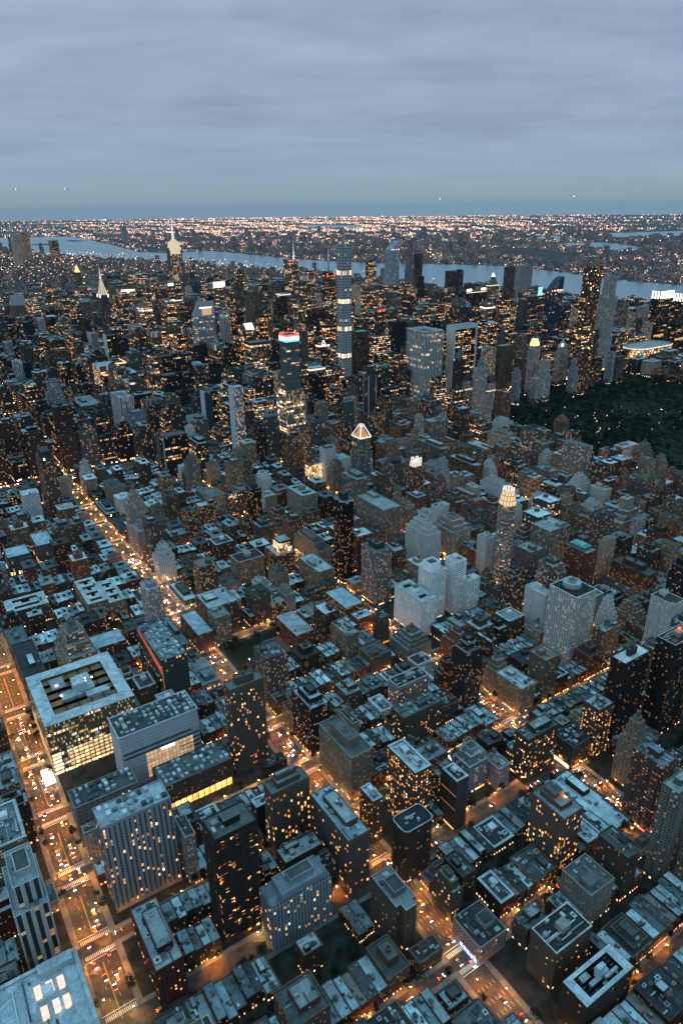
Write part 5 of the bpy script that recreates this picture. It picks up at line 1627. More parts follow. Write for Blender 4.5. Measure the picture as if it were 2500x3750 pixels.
('m1f',546,-1274,574,-1230,150,'office_tower','blackfew','flatdark','dark slab just below the wide grey gridded slab'),
('m1g',584,-841,615,-809,150,'office_tower','blackamber','finL','black tower with pale vertical edge left of the teal tower'),
('m1h',554,-825,581,-801,140,'office_tower','blackblank','flat','black slab left of the teal tower with lit lower floors'),
('m1i',570,-668,606,-636,125,'office_tower','tealglass','flat','teal glass tower with lit rooms near the white ribbed tower'),
('m1j',497,-827,523,-793,160,'office_tower','darklit','flatdark','black-topped office with amber bottom floors above the teal tower'),
('m1k',610,-408,638,-380,120,'office_tower','litstrips','flat','office with amber vertical lit strips right of the teal glass tower'),
('m1l',630,-1117,659,-1054,125,'office_tower','litoffice','flat','short amber lit office in the left midtown'),
('m1m',656,-967,676,-923,122,'apartment_tower','darkrib','flat','narrow grey ribbed tower below the short amber lit office'),
('m1n',557,-1164,582,-1121,112,'apartment_tower','bluegrey','finL','tower with pale blue blank edge left of the black pale-edged tower'),
('m1o',860,-820,883,-789,108,'apartment_tower','whiterib','flat','pale tower with one large lit grid of windows at the left edge'),
('m1p',837,-823,857,-789,102,'apartment_tower','blackblank','flat','black tower beside the pale lit grid tower at the left edge'),
('m1q',634,-1985,684,-1903,175,'office_tower','greygrid','slope','far office with pale blue sloping roof at the left'),
('m1r',825,-1177,848,-1126,108,'apartment_tower','bluegrey','flat','blue-grey striped tower at the left edge'),
]


# ------------------------------------------------------------------ the ground, roads and river
AVE = [('york', 1152, 30), ('first', 937, 27), ('second', 725, 26), ('third', 545, 26), ('lexington', 413, 21), ('park', 280, 38), ('madison', 140, 21), ('fifth', 0, 28),
       ('sixth', -280, 30), ('seventh', -525, 30), ('eighth', -770, 30), ('ninth', -1015, 30), ('tenth', -1260, 30), ('eleventh', -1505, 30), ('twelfth', -1750, 36)]
EAST = 1330.0


def street_y(s):
    tab = {67: 640, 68: 726, 69: 807, 70: 880, 71: 949, 72: 1016, 73: 1104, 74: 1182, 75: 1260, 76: 1338, 77: 1416, 78: 1494}
    if s in tab:
        return tab[s]
    if s >= 59:
        return -75 + 89.4 * (s - 59)
    return -75 - 80.4 * (59 - s)


def street_w(s):
    return 23 if s in (72, 57, 42, 34, 23, 14, 59) else 14.5


def ground_sheet(name, polys, z, mat):
    bm_v, bm_f = [], []
    for p in polys:
        i = len(bm_v)
        bm_v += [(a, b, z) for a, b in p]
        bm_f.append(tuple(range(i, i + len(p))))
    me = bpy.data.meshes.new(name)
    me.from_pydata(bm_v, [], bm_f)
    me.materials.append(mat)
    o = bpy.data.objects.new(name, me)
    col.objects.link(o)
    return o


FAR = 43000.0
g = ground_sheet('ground', [circle(1187, 1335, FAR, 64)], 0.0, M_SOIL)
tag(g, 'dark ground reaching to the hazy horizon', kind='structure')

MANHATTAN = [(1350, 2600), (1330, 600), (1350, -400), (1250, -2200), (1500, -3200), (1900, -4500), (2200, -6200), (1400, -7600), (500, -8900), (50, -9000), (-400, -8200), (-1180, -6700),
             (-1650, -5000), (-1950, -3000), (-1960, 0), (-1900, 2600)]
WATER = [[(-1900, 2600), (-1960, 0), (-1950, -3000), (-1650, -5000), (-1180, -6700), (-400, -8200), (50, -9000), (500, -8900), (3500, -9500), (3500, -15300), (0, -15400), (-1500, -14950), (-2200, -14600), (-2700, -14300), (-2578, -13770), (-2203, -10463), (-1830, -7900), (-2055, -7400), (-2646, -7603), (-2696, -6579), (-2701, -5844),
          (-2740, -5173), (-3056, -4265), (-3303, -4050), (-3661, -3394), (-3541, -2607), (-3349, -2048), (-3337, -1467), (-3150, 400), (-3000, 2600)],
         [(-11182, -19652), (-11590, -17053), (-9967, -14717), (-9254, -16386)],
         [(-8024, -7309), (-9329, -7815), (-8498, -6557), (-7800, -6390)],
         [(-10720, -7877), (-12679, -7459), (-10741, -6216), (-9213, -6530)],
         [(-7000, -5900), (-7900, -5600), (-7000, -4300), (-6200, -4100), (-6600, -4900)]]
w = ground_sheet('river', WATER[:1], 0.25, M_WATER)
tag(w, 'wide grey-blue river between the city and the far shore', kind='structure')
w2 = ground_sheet('marsh_water', WATER[1:], 0.25, M_WATER)
tag(w2, 'patches of pale marsh water among the far lights', kind='structure')
isl = ground_sheet('island_ground', [[(-1950, -12300), (-2160, -12500), (-2300, -12000), (-2000, -11800)], [(-1150, -11200), (-1500, -11400), (-1560, -11000), (-1250, -10850)]], 0.6, M_GRASS)
tag(isl, 'dark islands in the river mouth', kind='structure')

# carriageways as one asphalt sheet under raised pavement blocks
road = ground_sheet('road', [rect(-1790, -2700, EAST, 1500)], 0.10, M_ASPH)
tag(road, 'asphalt street grid glowing amber under street lamps', kind='structure')
cent = ground_sheet('park_ground', [rect(-815, -58, -15, 1500)], 0.16, M_GRASS)
tag(cent, 'dark lawns of the large park', kind='structure')

BLOCKS = []
for k in range(27, 77):
    ya = street_y(k) + street_w(k) / 2
    yb = street_y(k + 1) - street_w(k + 1) / 2
    xs = [(EAST, 0)] + [(a[1], a[2]) for a in AVE]
    for (xr, wr_), (xl, wl_) in zip(xs, xs[1:]):
        if xl < 0 and xr <= 0 and k >= 59 and xr > -760:
            continue            # the big park
        if xr <= -770 and k >= 72:
            continue
        BLOCKS.append((xl + wl_ / 2, ya, xr - wr_ / 2, yb, k))
pv = MB()
yards = []
for (a, b, c, d, k) in BLOCKS:
    pv.side(rect(a - 4, b - 3.2, c + 4, d + 3.2), 0.1, 0.25, STONE, (.25, .25, .24))
    pv.face([(a - 4, b - 3.2, .25), (c + 4, b - 3.2, .25), (c - .5, b + .5, .25), (a + .5, b + .5, .25)], STONE, (.16, .155, .15))
    pv.face([(c + 4, b - 3.2, .25), (c + 4, d + 3.2, .25), (c - .5, d - .5, .25), (c - .5, b + .5, .25)], STONE, (.16, .155, .15))
    pv.face([(c + 4, d + 3.2, .25), (a - 4, d + 3.2, .25), (a + .5, d - .5, .25), (c - .5, d - .5, .25)], STONE, (.16, .155, .15))
    pv.face([(a - 4, d + 3.2, .25), (a - 4, b - 3.2, .25), (a + .5, b + .5, .25), (a + .5, d - .5, .25)], STONE, (.16, .155, .15))
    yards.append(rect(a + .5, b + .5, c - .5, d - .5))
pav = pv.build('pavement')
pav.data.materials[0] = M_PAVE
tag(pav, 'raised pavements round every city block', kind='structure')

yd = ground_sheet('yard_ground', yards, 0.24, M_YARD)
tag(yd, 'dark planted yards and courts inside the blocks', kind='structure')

# painted markings near the viewer
stripes, yellow = [], []
for s in range(60, 75):
    sy, sw = street_y(s), street_w(s) - 7
    for nm, ax, aw in AVE[:6]:
        if project(ax, sy, 0)[2] > 1500:
            continue
        rw = aw - 8
        for side in (-1, 1):
            y = sy + side * (sw / 2 + 3.0)
            n = int(rw / 1.25)
            for i in range(n):
                x = ax - rw / 2 + i * 1.25 + .3
                stripes.append(rect(x, y - 1.7, x + .62, y + 1.7))
            if side == 1:
                stripes.append(rect(ax - rw / 2, y + 3, ax + rw / 2, y + 3.5))
            else:
                stripes.append(rect(ax - rw / 2, y - 3.5, ax + rw / 2, y - 3))
for nm, ax, aw in AVE[:4]:
    y = 100.0
    while y < 1300:
        if all(abs(y - street_y(s)) > 14 for s in range(60, 77)):
            for dx in ((-3.5, 3.5) if nm == 'york' else (-6.6, -3.3, 0, 3.3, 6.6)):
                stripes.append(rect(ax + dx - .09, y, ax + dx + .09, y + 3))
            if nm == 'york':
                for dx in (-.25, .25):
                    yellow.append(rect(ax + dx - .11, y, ax + dx + .11, y + 9))
        y += 9
mk = ground_sheet('road_marking', stripes, 0.114, M_PAINT)
tag(mk, 'white crosswalk bars and lane dashes on the near avenues', kind='structure')
mk2 = ground_sheet('centre_line', yellow, 0.114, M_YELLOW)
tag(mk2, 'double yellow centre line on the wide left avenue', kind='structure')


# ------------------------------------------------------------------ named buildings
def dist(x, y):
    return math.hypot(x - CAM.x, y - CAM.y)


OCC = []     # footprints
GUARD = []   # image boxes of buildings that must stay visible
LAND = []    # landmarks for labels


def imgbox(x0, y0, x1, y1, z0, z1):
    ps = [project(a, b, z) for a in (x0, x1) for b in (y0, y1) for z in (z0, z1)]
    if any(p is None for p in ps):
        return None
    return min(p[0] for p in ps), min(p[1] for p in ps), max(p[0] for p in ps), max(p[1] for p in ps)


CUTS = (' beside', ' behind', ' in front', ' at the', ' left', ' right', ' over ', ' nearest', ' among', ' across', ' above', ' below', ' by ', ' between', ' against', ' before', ' facing', ' near ', ' along',
        ' standing', ' rising', ' hard', ' pressed', ' joined', ' just', ' under', ' before', ' next', ' nearer', ' directly', ' topped', ' crowned', ' cut by', ' on the', ' with', ',', ' around', ' and ', ' of ', ' in the', ' held', ' full', ' to ')


def shorten(label):
    s = label
    ws = s.split()
    # keep the look, at most seven words, without dangling clauses
    for c in (' beside', ' behind', ' in front', ' at the', ' left ', ' right ', ' over ', ' nearest', ' among', ' across', ' above', ' below', ' by ', ' between', ' against', ' before', ' facing', ' near ', ' along',
              ' standing', ' rising', ' hard ', ' pressed', ' joined', ' just', ' under', ' next', ' nearer', ' directly', ' cut by', ',', ' around', ' on the park', ' on its park', ' beyond'):
        i = s.find(c)
        if i > 12:
            s = s[:i]
    ws = s.split()
    while ws and ws[-1] in ('just', 'topped', 'crowned', 'cut', 'standing', 'rising', 'held', 'hard', 'with', 'and', 'of', 'the', 'a', 'in'):
        ws.pop()
    s = ' '.join(ws)
    if len(ws) > 8 or len(ws) < 4:
        return None
    return s


COUNT = {}


def kind_count(k):
    COUNT[k] = COUNT.get(k, 0) + 1


ROOTS = {}
CATS = {'apartment_tower': 'apartment tower', 'apartment_building': 'apartment building', 'office_tower': 'office tower', 'row_house': 'row house', 'office_building': 'office building',
        'research_building': 'research building', 'medical_building': 'medical building', 'auction_house': 'auction house', 'commercial_building': 'shop building'}
STY['whiteribL'] = S_((.46, .46, .44), (.24, .30, .33), 5.2, 3.1, .52, 1.0, .10, .3, 0, (.03, .03, .03))
seen_short = {}
MODELLED = {'striped', 'redbrick', 'dormered', 'bluebrown', 'brickgrid', 'darkroofbrick', 'whiteparapet', 'rimslab', 'narrowrim', 'longtower', 'darkslender', 'tanstreet', 'darkapt', 'greyroofblock', 'whiteroofpair',
            'talldouble', 'balcdark', 'bluestripe', 'roundcorner_', 'darkbox_', 'lowgrey_'}
RELIEF_OK = {'flat', 'tank', 'tankround', 'rim', 'rimdark', 'pent', 'longpent', 'equip', 'flatdark', 'flatblue', 'bulkdark', 'bulkwhite', 'bulk', 'garden', 'court', 'court2', 'skylights', 'topbox'}
for key, x0, y0, x1, y1, H, kind, sty, shape, label in BUILDINGS:
    D = dist((x0 + x1) / 2, (y0 + y1) / 2)
    near, mid = D < 720, D < 1500
    shp = 'rim' if shape == 'skylights' else shape
    random.seed(hash_ := sum(ord(c) * (i + 3) for i, c in enumerate(key)))
    S = STY[sty]
    if D > 900:
        S = dict(S)
        f = 1.0 if D < 1300 else 1.5
        S['bay'] *= f
        S['floor'] *= f
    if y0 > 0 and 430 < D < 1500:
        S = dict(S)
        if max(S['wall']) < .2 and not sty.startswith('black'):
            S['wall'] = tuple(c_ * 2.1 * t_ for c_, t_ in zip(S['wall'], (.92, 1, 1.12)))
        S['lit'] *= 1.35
    mw = key in MODELLED
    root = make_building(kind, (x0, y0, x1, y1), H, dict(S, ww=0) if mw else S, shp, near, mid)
    if mw:
        model_windows(root, (x0, y0, x1, y1), H, S)
    elif near and shape in RELIEF_OK:
        relief(root, (x0, y0, x1, y1), H, S)
    tag(root, label, CATS.get(kind, kind.replace('_', ' ')))
    ROOTS[key] = root
    kind_count(kind)
    e = 1.0
    OCC.append((x0 - e, y0 - e, x1 + e, y1 + e))
    vis = .9 if D < 1000 else .62
    b = imgbox(x0, y0, x1, y1, H * (1 - vis), H)
    if b:
        GUARD.append((D, b))
    s = shorten(label)
    if s and s not in seen_short:
        seen_short[s] = 1
        LAND.append(((x0 + x1) / 2, (y0 + y1) / 2, s))

# things that single buildings carry
random.seed(11)


def bbox_of(key):
    for r in BUILDINGS:
        if r[0] == key:
            return r[1:6]


x0, y0, x1, y1, H = bbox_of('bigroof')
for (a, b) in ((1194.5, 997), (1187.5, 997.5), (1181, 998), (1193.5, 1012), (1186.5, 1011.5), (1180.5, 1012), (1195, 1027)):
    part('skylight', ROOTS['bigroof'], lambda m: m.box(a - 2.0, b - 4.2, a + 2.0, b + 4.2, H - 1.1, H + .5, GLOW, (1, .74, .60), (1.15, .12, 0)))
part('roof_wing', ROOTS['bigroof'], lambda m: m.box(x0 + 3, y0 + 2, x0 + 24, y0 + 9, H - 1, H + 4, STONE, (.3, .38, .41), topmat=ROOF, topcol=(.36, .46, .5)))
x0, y0, x1, y1, H = bbox_of('arcade')
for k in range(11):
    a = x0 + 2 + k * (x1 - x0 - 4) / 11
    part('lit_arch', ROOTS['arcade'], lambda m: m.box(a, y1 + .03, a + 4.6, y1 + .35, 1.2, 8.5, GLOW, (1, .42, .10), (random.uniform(1.2, 4.5), .12, 0)))
x0, y0, x1, y1, H = bbox_of('orangeglass')
part('side_wall_glow', ROOTS['orangeglass'], lambda m: m.face([(x1 + .06, y0 + 3, H - 5), (x1 + .06, y1 - 3, H - 20), (x1 + .06, y1 - 3, H - 9), (x1 + .06, y0 + 3, H - 1)], GLOW, (1, .15, .02), (.55, 0, 0)))  # emissive strip stands in for orange lamplight falling on the side wall
part('lit_edge', ROOTS['orangeglass'], lambda m: m.box(x1 + .02, y1 - .6, x1 + .5, y1 + .4, 2, H - 8, GLOW, (1, .36, .07), (.9, .45, 0)))
x0, y0, x1, y1, H = bbox_of('redbrick')
part('roof_light', ROOTS['redbrick'], lambda m: m.box(x0 + 6, y1 - 14, x0 + 7, y1 - 13, H + 1, H + 2, GLOW, (1, .32, .05), (160, 0, 0)))
x0, y0, x1, y1, H = bbox_of('darkroofbrick')
for k in range(5):
    part('shop_window', ROOTS['darkroofbrick'], lambda m: m.box(x1 + .03, y1 - 2 - k * 3.6 - 2.6, x1 + .3, y1 - 2 - k * 3.6, .6, 4.0, GLOW, (.3, .38, 1), (3.2, 0, 0)))
x0, y0, x1, y1, H = bbox_of('hospital')
nx, nz = 13, 7
for k in range(7):
    zz_ = H - 22 - k * 5
    part('louvre_band', ROOTS['hospital'], lambda m: m.box(x0 + .5 if k else x0 + 8, y1 + .02, x0 + (x1 - x0) * (.27 if k > 1 else .98), y1 + .25, zz_, zz_ + 1.9, PLAIN, (.06, .07, .08)))
for i in range(nx):
    for j in range(nz):
        a = x0 + (x1 - x0) * (.10 + .62 * i / nx)
        zz_ = 6 + j * 4.1
        st = random.choice((.55, .7, .7, .8)) if not (j == 6 and 4 < i < 9 or j == 0 and i < 5) else 2.2
        part('window', ROOTS['hospital'], lambda m: m.box(a, y1 + .03, a + (x1 - x0) * .62 / nx * .84, y1 + .25, zz_, zz_ + 3.3, GLOW, (1, .62, .33) if st < 1 else (1, .82, .6), (st, .06, 0)))
x0, y0, x1, y1, H = bbox_of('clinic')
for j in range(6):
    for i in range(14):
        a = x0 + (x1 - x0) * (.02 + .8 * i / 14)
        zz_ = 1.5 + j * 4.2
        part('window', ROOTS['clinic'], lambda m: m.box(a, y1 + .03, a + (x1 - x0) * .8 / 14 * .9, y1 + .28, zz_, zz_ + 2.7, GLOW, (1, .62 + random.uniform(-.06, .12), .28), (random.choice((.9, 1.2, 1.5, 2.2)), .18, 0)))
    for i in range(8):
        a = y0 + (y1 - y0) * i / 8
        part('window', ROOTS['clinic'], lambda m: m.box(x1 + .03, a + .5, x1 + .3, a + (y1 - y0) / 8 - .5, 1.5 + j * 4.2, 4.2 + j * 4.2, GLOW, (1, .52, .2), (random.choice((.4, .7, 1.1)), .2, 0)))
    part('window', ROOTS['clinic'], lambda m: m.box(x1 - (x1 - x0) * .1, y1 + .03, x1 - .5, y1 + .3, 1.5 + j * 4.2, 4.2 + j * 4.2, GLOW, (1, .72, .4), (2.4, .14, 0)))
x0, y0, x1, y1, H = bbox_of('lowgrey')
for k in range(9):
    part('window', ROOTS['lowgrey'], lambda m: m.box(x1 - 30 + k * 3, y1 + .03, x1 - 27.6 + k * 3, y1 + .25, 12.4, 14.6, GLOW, (1, .66, .36), (1.3, 0, 0)))
    part('window', ROOTS['lowgrey'], lambda m: m.box(x0 + 4 + k * 2.2, y1 + .03, x0 + 5.8 + k * 2.2, y1 + .25, 19, 21, GLOW, (1, .66, .36), (1.3, 0, 0)))
x0, y0, x1, y1, H = bbox_of('littan')
part('floodlight', ROOTS['littan'], lambda m: (m.box(x1 + 4, y1 - 8, x1 + 6, y1 - 6, 1, 2, GLOW, (1, .62, .36), (900, 0, 0)), m.box(x1 - 20, y1 + 6, x1 - 18, y1 + 8, 1, 2, GLOW, (1, .62, .36), (700, 0, 0))))
x0, y0, x1, y1, H = bbox_of('redbalc')
part('red_sign', ROOTS['redbalc'], lambda m: m.box(x1 + 2.2, y1 - 9, x1 + 2.6, y1 - 2, 3.0, 4.0, GLOW, (1, .1, .05), (5, 0, 0)))
x0, y0, x1, y1, H = bbox_of('darkcorner')
part('shop_window', ROOTS['darkcorner'], lambda m: m.box(x1 + .03, y0 + 2, x1 + .3, y1 - 2, .6, 3.6, GLOW, (1, .6, .4), (4, .2, 0)))
x0, y0, x1, y1, H = bbox_of('talldouble')
part('roof_light', ROOTS['talldouble'], lambda m: m.box(x0 + 5, y1 - 14, x0 + 6.2, y1 - 12.8, H + 3, H + 3.8, GLOW, (1, .36, .08), (150, 0, 0)))
# streets that the photo shows open to the sky
for a, b in [(y, y + 26) for y in list(range(60, 715, 32)) + list(range(800, 1130, 32))]:
    GUARD.append((dist(937, a), imgbox(929, a, 945, b, 0, .5)))
for a in range(640, 1050, 32):
    GUARD.append((dist(1152, a), imgbox(1144, a, 1160, a + 26, 0, .5)))
for a in list(range(945, 1130, 26)) + list(range(760, 925, 26)):
    GUARD.append((dist(a, 1016), imgbox(a, 1012, a + 22, 1020, 0, .5)))
for a in range(900, 1110, 32):
    GUARD.append((dist(725, a), imgbox(718, a, 732, a + 26, 0, .5)))
x0, y0, x1, y1, H = bbox_of('arcade')
GUARD.append((dist(x0, y1), imgbox(x0, y1, x1, y1 + 1, 1, 10)))
x0, y0, x1, y1, H = bbox_of('clinic')
GUARD.append((dist(x1, y1), imgbox(x0, y1, x1, y1 + 1, 1, 28)))
x0, y0, x1, y1, H = bbox_of('hospital')
GUARD.append((dist(x1, y1), imgbox(x0, y1, x1, y1 + 1, 6, 36)))
GUARD[:] = [q for q in GUARD if q[1]]
OCC.append((1062, 759, 1142, 836))


# ------------------------------------------------------------------ the anonymous city, lot by lot
def free(r, m=-0.12):
    return all(r[0] - m >= q[2] or r[2] + m <= q[0] or r[1] - m >= q[3] or r[3] + m <= q[1] for q in OCC)


def in_view(x0, y0, x1, y1, H, pad=220):
    b = imgbox(x0, y0, x1, y1, 0, H)
    return b and b[2] > -pad and b[0] < 2500 + pad and b[3] > 700 and b[1] < 3750 + pad


def guard_height(x0, y0, x1, y1, H):
    """lower a lot so that it does not hide a named building behind it"""
    D = dist((x0 + x1) / 2, (y0 + y1) / 2)
    for _ in range(14):
        b = imgbox(x0, y0, x1, y1, H * .25, H)
        if b is None:
            return H
        bad = False
        for gd, q in GUARD:
            if gd > D + 5 and b[2] > q[0] and b[0] < q[2] and b[1] < q[3] and b[3] > q[1]:
                a = (min(b[2], q[2]) - max(b[0], q[0])) * (min(b[3], q[3]) - max(b[1], q[1]))
                if a > (.17 if D < 700 else (.24 if D < 1200 else .30)) * (q[2] - q[0]) * (q[3] - q[1]):
                    bad = True
                    break
        if not bad:
            return H
        H *= .86
        if H < 9:
            return 9
    return H


random.seed(21)
LOTS = []
OCC.append((818, 652, 922, 722))       # playground park
OCC.append((770, -100, 1335, -30))     # bridge approach
OCC.append((-20, 300, -14, 310))
UES = ['brown', 'redbrick', 'darkbrick', 'tan', 'tanpunch', 'greygrid', 'grey', 'brownpunch', 'brownlit', 'pinkgrid', 'white', 'tanblank', 'darkgrid']
UESW = [5, 3, 6, 3, 4, 3, 3, 4, 3, 1.5, 1.6, 1.5, 3]
UEST = ['white', 'tan', 'brown', 'greyglass', 'darkgrid', 'brownlit', 'greybalc', 'tanpunch', 'brownrib', 'blackfew', 'greygrid', 'darklit', 'bluegrey']
MIDT = ['litoffice', 'darklit', 'blackamber', 'litgrid', 'greyoffice', 'greygrid', 'brownoffice', 'orangelit', 'litrows', 'bandlit', 'greyrib', 'tealdark', 'greyglass', 'tanlitoff', 'palestrip', 'blackfew']
MIDW = [5, 5, 3, 3, 3, 3, 3, 2, 2, 1, 2, 1, 2, 2, 1, 2]
ROOFC = [(.56, .71, .75), (.46, .60, .64), (.32, .43, .47), (.20, .27, .29), (.12, .16, .175), (.07, .085, .09), (.035, .04, .042), (.20, .17, .155), (.33, .40, .42)]
ROOFN = ['pale blue', 'pale', 'slate blue', 'grey', 'dark grey', 'dark', 'black', 'rust-grey', 'pale grey']


def lot(kind, r, H, sty, shape):
    r = tuple(r)
    if r[2] - r[0] < 3 or r[3] - r[1] < 3:
        return False
    if not free(r) or not in_view(*r, H):
        return False
    H = guard_height(*r, H)
    if H < 24 and kind == 'apartment_tower':
        kind = 'apartment_building'
    if H < 34 and kind == 'office_tower':
        kind = 'apartment_building'
    LOTS.append([kind, r, H, sty, shape])
    OCC.append((r[0] - .05, r[1] - .05, r[2] + .05, r[3] + .05))
    return True


def try_lot(kind, r, H, sty, shape):
    if lot(kind, r, H, sty, shape):
        return
    # shrink round a taken corner
    x0, y0, x1, y1 = r
    mx, my = (x0 + x1) / 2, (y0 + y1) / 2
    for q in ((x0, y0, mx, y1), (mx, y0, x1, y1), (x0, y0, x1, my), (x0, my, x1, y1)):
        if q[2] - q[0] > 4.5 and q[3] - q[1] > 4.5:
            lot(kind, q, H * random.uniform(.7, 1), sty, shape)


def pick_ues(H):
    return random.choices(UES, UESW)[0] if H < 62 else random.choice(UEST)


SHAPES_LOW = ['flat', 'flat', 'tank', 'tank', 'flatdark', 'rim', 'pent', 'flat', 'step2', 'bulk']
SHAPES_TALL = ['flat', 'tank', 'set2', 'step2', 'step3', 'bulk', 'pent', 'set1', 'flatdark']
for (a, b, c, d, k) in BLOCKS:
    if dist((a + c) / 2, (b + d) / 2) > 4200:
        continue
    cb = imgbox(a, b, c, d, 0, 60)
    if cb is None or cb[2] < -250 or cb[0] > 2750 or cb[1] > 4000:
        continue
    midx, midy = (a + c) / 2, (b + d) / 2
    if k >= 59 and midx > -5:
        # residential east side
        W_ = c - a
        depth = (d - b) / 2
        side_w = random.uniform(20, 27)
        tallish = midx < 500
        # avenue fronts
        for ex0, ex1 in ((a, a + side_w), (c - side_w, c)):
            y = b
            while y < d - 8:
                L = random.choice((18, 22, 28, 36, (d - b)))
                L = min(L, d - y)
                if d - y - L < 8:
                    L = d - y
                u = random.random()
                if k <= 63 and midx > 600:
                    H = random.choice((15, 18, 26, 36, 46, 60, 74, 92))
                elif tallish:
                    H = random.choice((20, 34, 40, 44, 48, 54, 62, 78, 95))
                else:
                    H = random.choice((14, 16, 18, 22, 28, 34, 42, 52, 64, 84))
                kind = 'apartment_tower' if H > 50 else 'apartment_building'
                try_lot(kind, (ex0 + .3, y + .1, ex1 - .3, y + L - .1), H, pick_ues(H), random.choice(SHAPES_LOW if H < 40 else SHAPES_TALL))
                y += L
        # street fronts: rows of narrow houses broken by larger blocks
        for yy0, yy1 in ((b, b + min(26, depth - 5)), (d - min(26, depth - 5), d)):
            x = a + side_w
            xe = c - side_w
            run_h = random.choice((12.5, 13.5, 14.5, 15.5, 16.5))
            while x < xe - 4:
                u = random.random()
                if u < (.80 if not tallish else .55):
                    w_ = random.uniform(6.0, 8.4)
                    if xe - x - w_ < 4:
                        w_ = xe - x
                    H = run_h + random.uniform(-1.2, 1.2)
                    dd = random.uniform(-2.5, 1.5)
                    r = (x + .02, yy0, x + w_ - .02, yy1 + dd) if yy0 == b else (x + .02, yy0 - dd, x + w_ - .02, yy1)
                    lot('row_house', r, H, random.choice(('brown', 'redbrick', 'darkbrick', 'darkbrick', 'tan', 'grey', 'brownpunch')), 'flat')
                    if random.random() < .06:
                        run_h = random.choice((12.5, 14, 15.5, 17))
                else:
                    w_ = min(random.uniform(14, 30), xe - x)
                    H = random.choice((17, 20, 24, 30, 36, 44, 56) if not tallish else (18, 24, 32, 38, 44, 52))
                    try_lot('apartment_building', (x + .1, yy0, x + w_ - .1, yy1), H, pick_ues(H), random.choice(SHAPES_LOW))
                x += w_
    elif k >= 59:
        for i in range(4):
            for (yy0, yy1) in ((b, midy - 3), (midy + 3, d)):
                xa, xb = a + (c - a) * i / 4, a + (c - a) * (i + 1) / 4
                H = random.choice((16, 18, 30, 42, 48, 55, 90))
                try_lot('apartment_tower' if H > 48 else 'apartment_building', (xa + .4, yy0, xb - .4, yy1), H, random.choice(('brownlit', 'darklit', 'tan', 'brown', 'blackfew', 'greygrid')), 'flat')
    elif midx > 735:
        # far east side below the bridge
        nx = max(1, round((c - a) / 34))
        for i in range(nx):
            for (yy0, yy1) in ((b, midy - 1), (midy + 1, d)):
                xa, xb = a + (c - a) * i / nx, a + (c - a) * (i + 1) / nx
                H = random.choice((24, 44, 55, 64, 72, 80, 92, 105, 118, 132)) * (1 if k > 50 else 1.1)
                kind = 'apartment_tower' if H > 48 else 'apartment_building'
                sty = random.choice(('darklit', 'darklit', 'brownlit', 'darkgrid', 'blackfew', 'blackfew', 'brown', 'greygrid', 'bluegrey', 'brownrib', 'greyglass', 'brownpunch', 'darkrib', 'blackamber', 'blackamber'))
                q = random.uniform(.0, .22)
                try_lot(kind, (xa + (xb - xa) * q * .5 + .4, yy0, xb - (xb - xa) * q * .5 - .4, yy1), H, sty, random.choice(SHAPES_TALL if H > 40 else SHAPES_LOW))
    else:
        core = max(0.0, 1 - abs(midx + 20) / 1250)
        lim = 1.0 if k > 38 else .8
        nx = max(1, round((c - a) / random.choice((36, 46, 58))))
        for i in range(nx):
            split = random.random() < .62
            rows = ((b, midy - .5), (midy + .5, d)) if split else ((b, d),)
            for (yy0, yy1) in rows:
                xa, xb = a + (c - a) * i / nx, a + (c - a) * (i + 1) / nx
                base = random.choice((55, 80, 95, 110, 130, 150, 170, 190, 215))
                H = max(22, base * (.48 + .68 * core) * lim * (1.15 if -1300 < midy < -250 else 1))
                kind = 'office_tower' if H > 42 else 'office_building'
                sty = random.choices(MIDT, MIDW)[0]
                q = random.uniform(0, .2)
                try_lot(kind, (xa + .4 + (xb - xa) * q * .4, yy0 + .3, xb - .4 - (xb - xa) * q * .4, yy1 - .3), H, sty, random.choice(('flat', 'flatdark', 'set2', 'step2', 'step3', 'flat', 'set1', 'ribcap' if H > 70 else 'flat')))

# which lots show largest
FULL = {'row_house': 290, 'apartment_building': 290 - COUNT.get('apartment_building', 0), 'apartment_tower': 290 - COUNT.get('apartment_tower', 0), 'office_tower': 290 - COUNT.get('office_tower', 0), 'office_building': 120}
recs = {}
for L_ in LOTS:
    kind, r, H, sty, shape = L_
    b = imgbox(*r, H * .35, H)
    cxp = (max(0, min(b[2], 2500)) - max(0, min(b[0], 2500))) * (max(0, min(b[3], 3750)) - max(0, min(b[1], 3750)))
    recs.setdefault(kind, []).append((cxp, L_))
WORDCOL = {'brown': 'brown', 'redbrick': 'red brick', 'darkbrick': 'dark brick', 'tan': 'tan', 'tanpunch': 'tan', 'greygrid': 'grey', 'grey': 'grey', 'brownpunch': 'brown', 'brownlit': 'brown lit', 'pinkgrid': 'pinkish',
           'white': 'white', 'tanblank': 'tan', 'darkgrid': 'dark', 'greyglass': 'glassy grey', 'greybalc': 'grey', 'brownrib': 'ribbed brown', 'blackfew': 'black', 'darklit': 'dark', 'bluegrey': 'blue-grey', 'litoffice': 'amber lit',
           'blackamber': 'black', 'litgrid': 'lit', 'greyoffice': 'grey', 'brownoffice': 'brown', 'orangelit': 'orange lit', 'litrows': 'lit', 'bandlit': 'band lit', 'greyrib': 'ribbed grey', 'tealdark': 'teal',
           'tanlitoff': 'tan lit', 'palestrip': 'pale lit', 'whiterib': 'pale ribbed', 'darkrib': 'dark ribbed'}
ORD = ['', 'second ', 'third ', 'fourth ', 'fifth ', 'sixth ', 'seventh ', 'eighth ', 'ninth ', 'tenth ', 'eleventh ', 'twelfth '] + ['%dth ' % i for i in range(13, 21)] + ['21st ', '22nd ', '23rd '] + ['%dth ' % i for i in range(24, 31)] + ['31st ', '32nd ', '33rd '] + ['%dth ' % i for i in range(34, 90)]


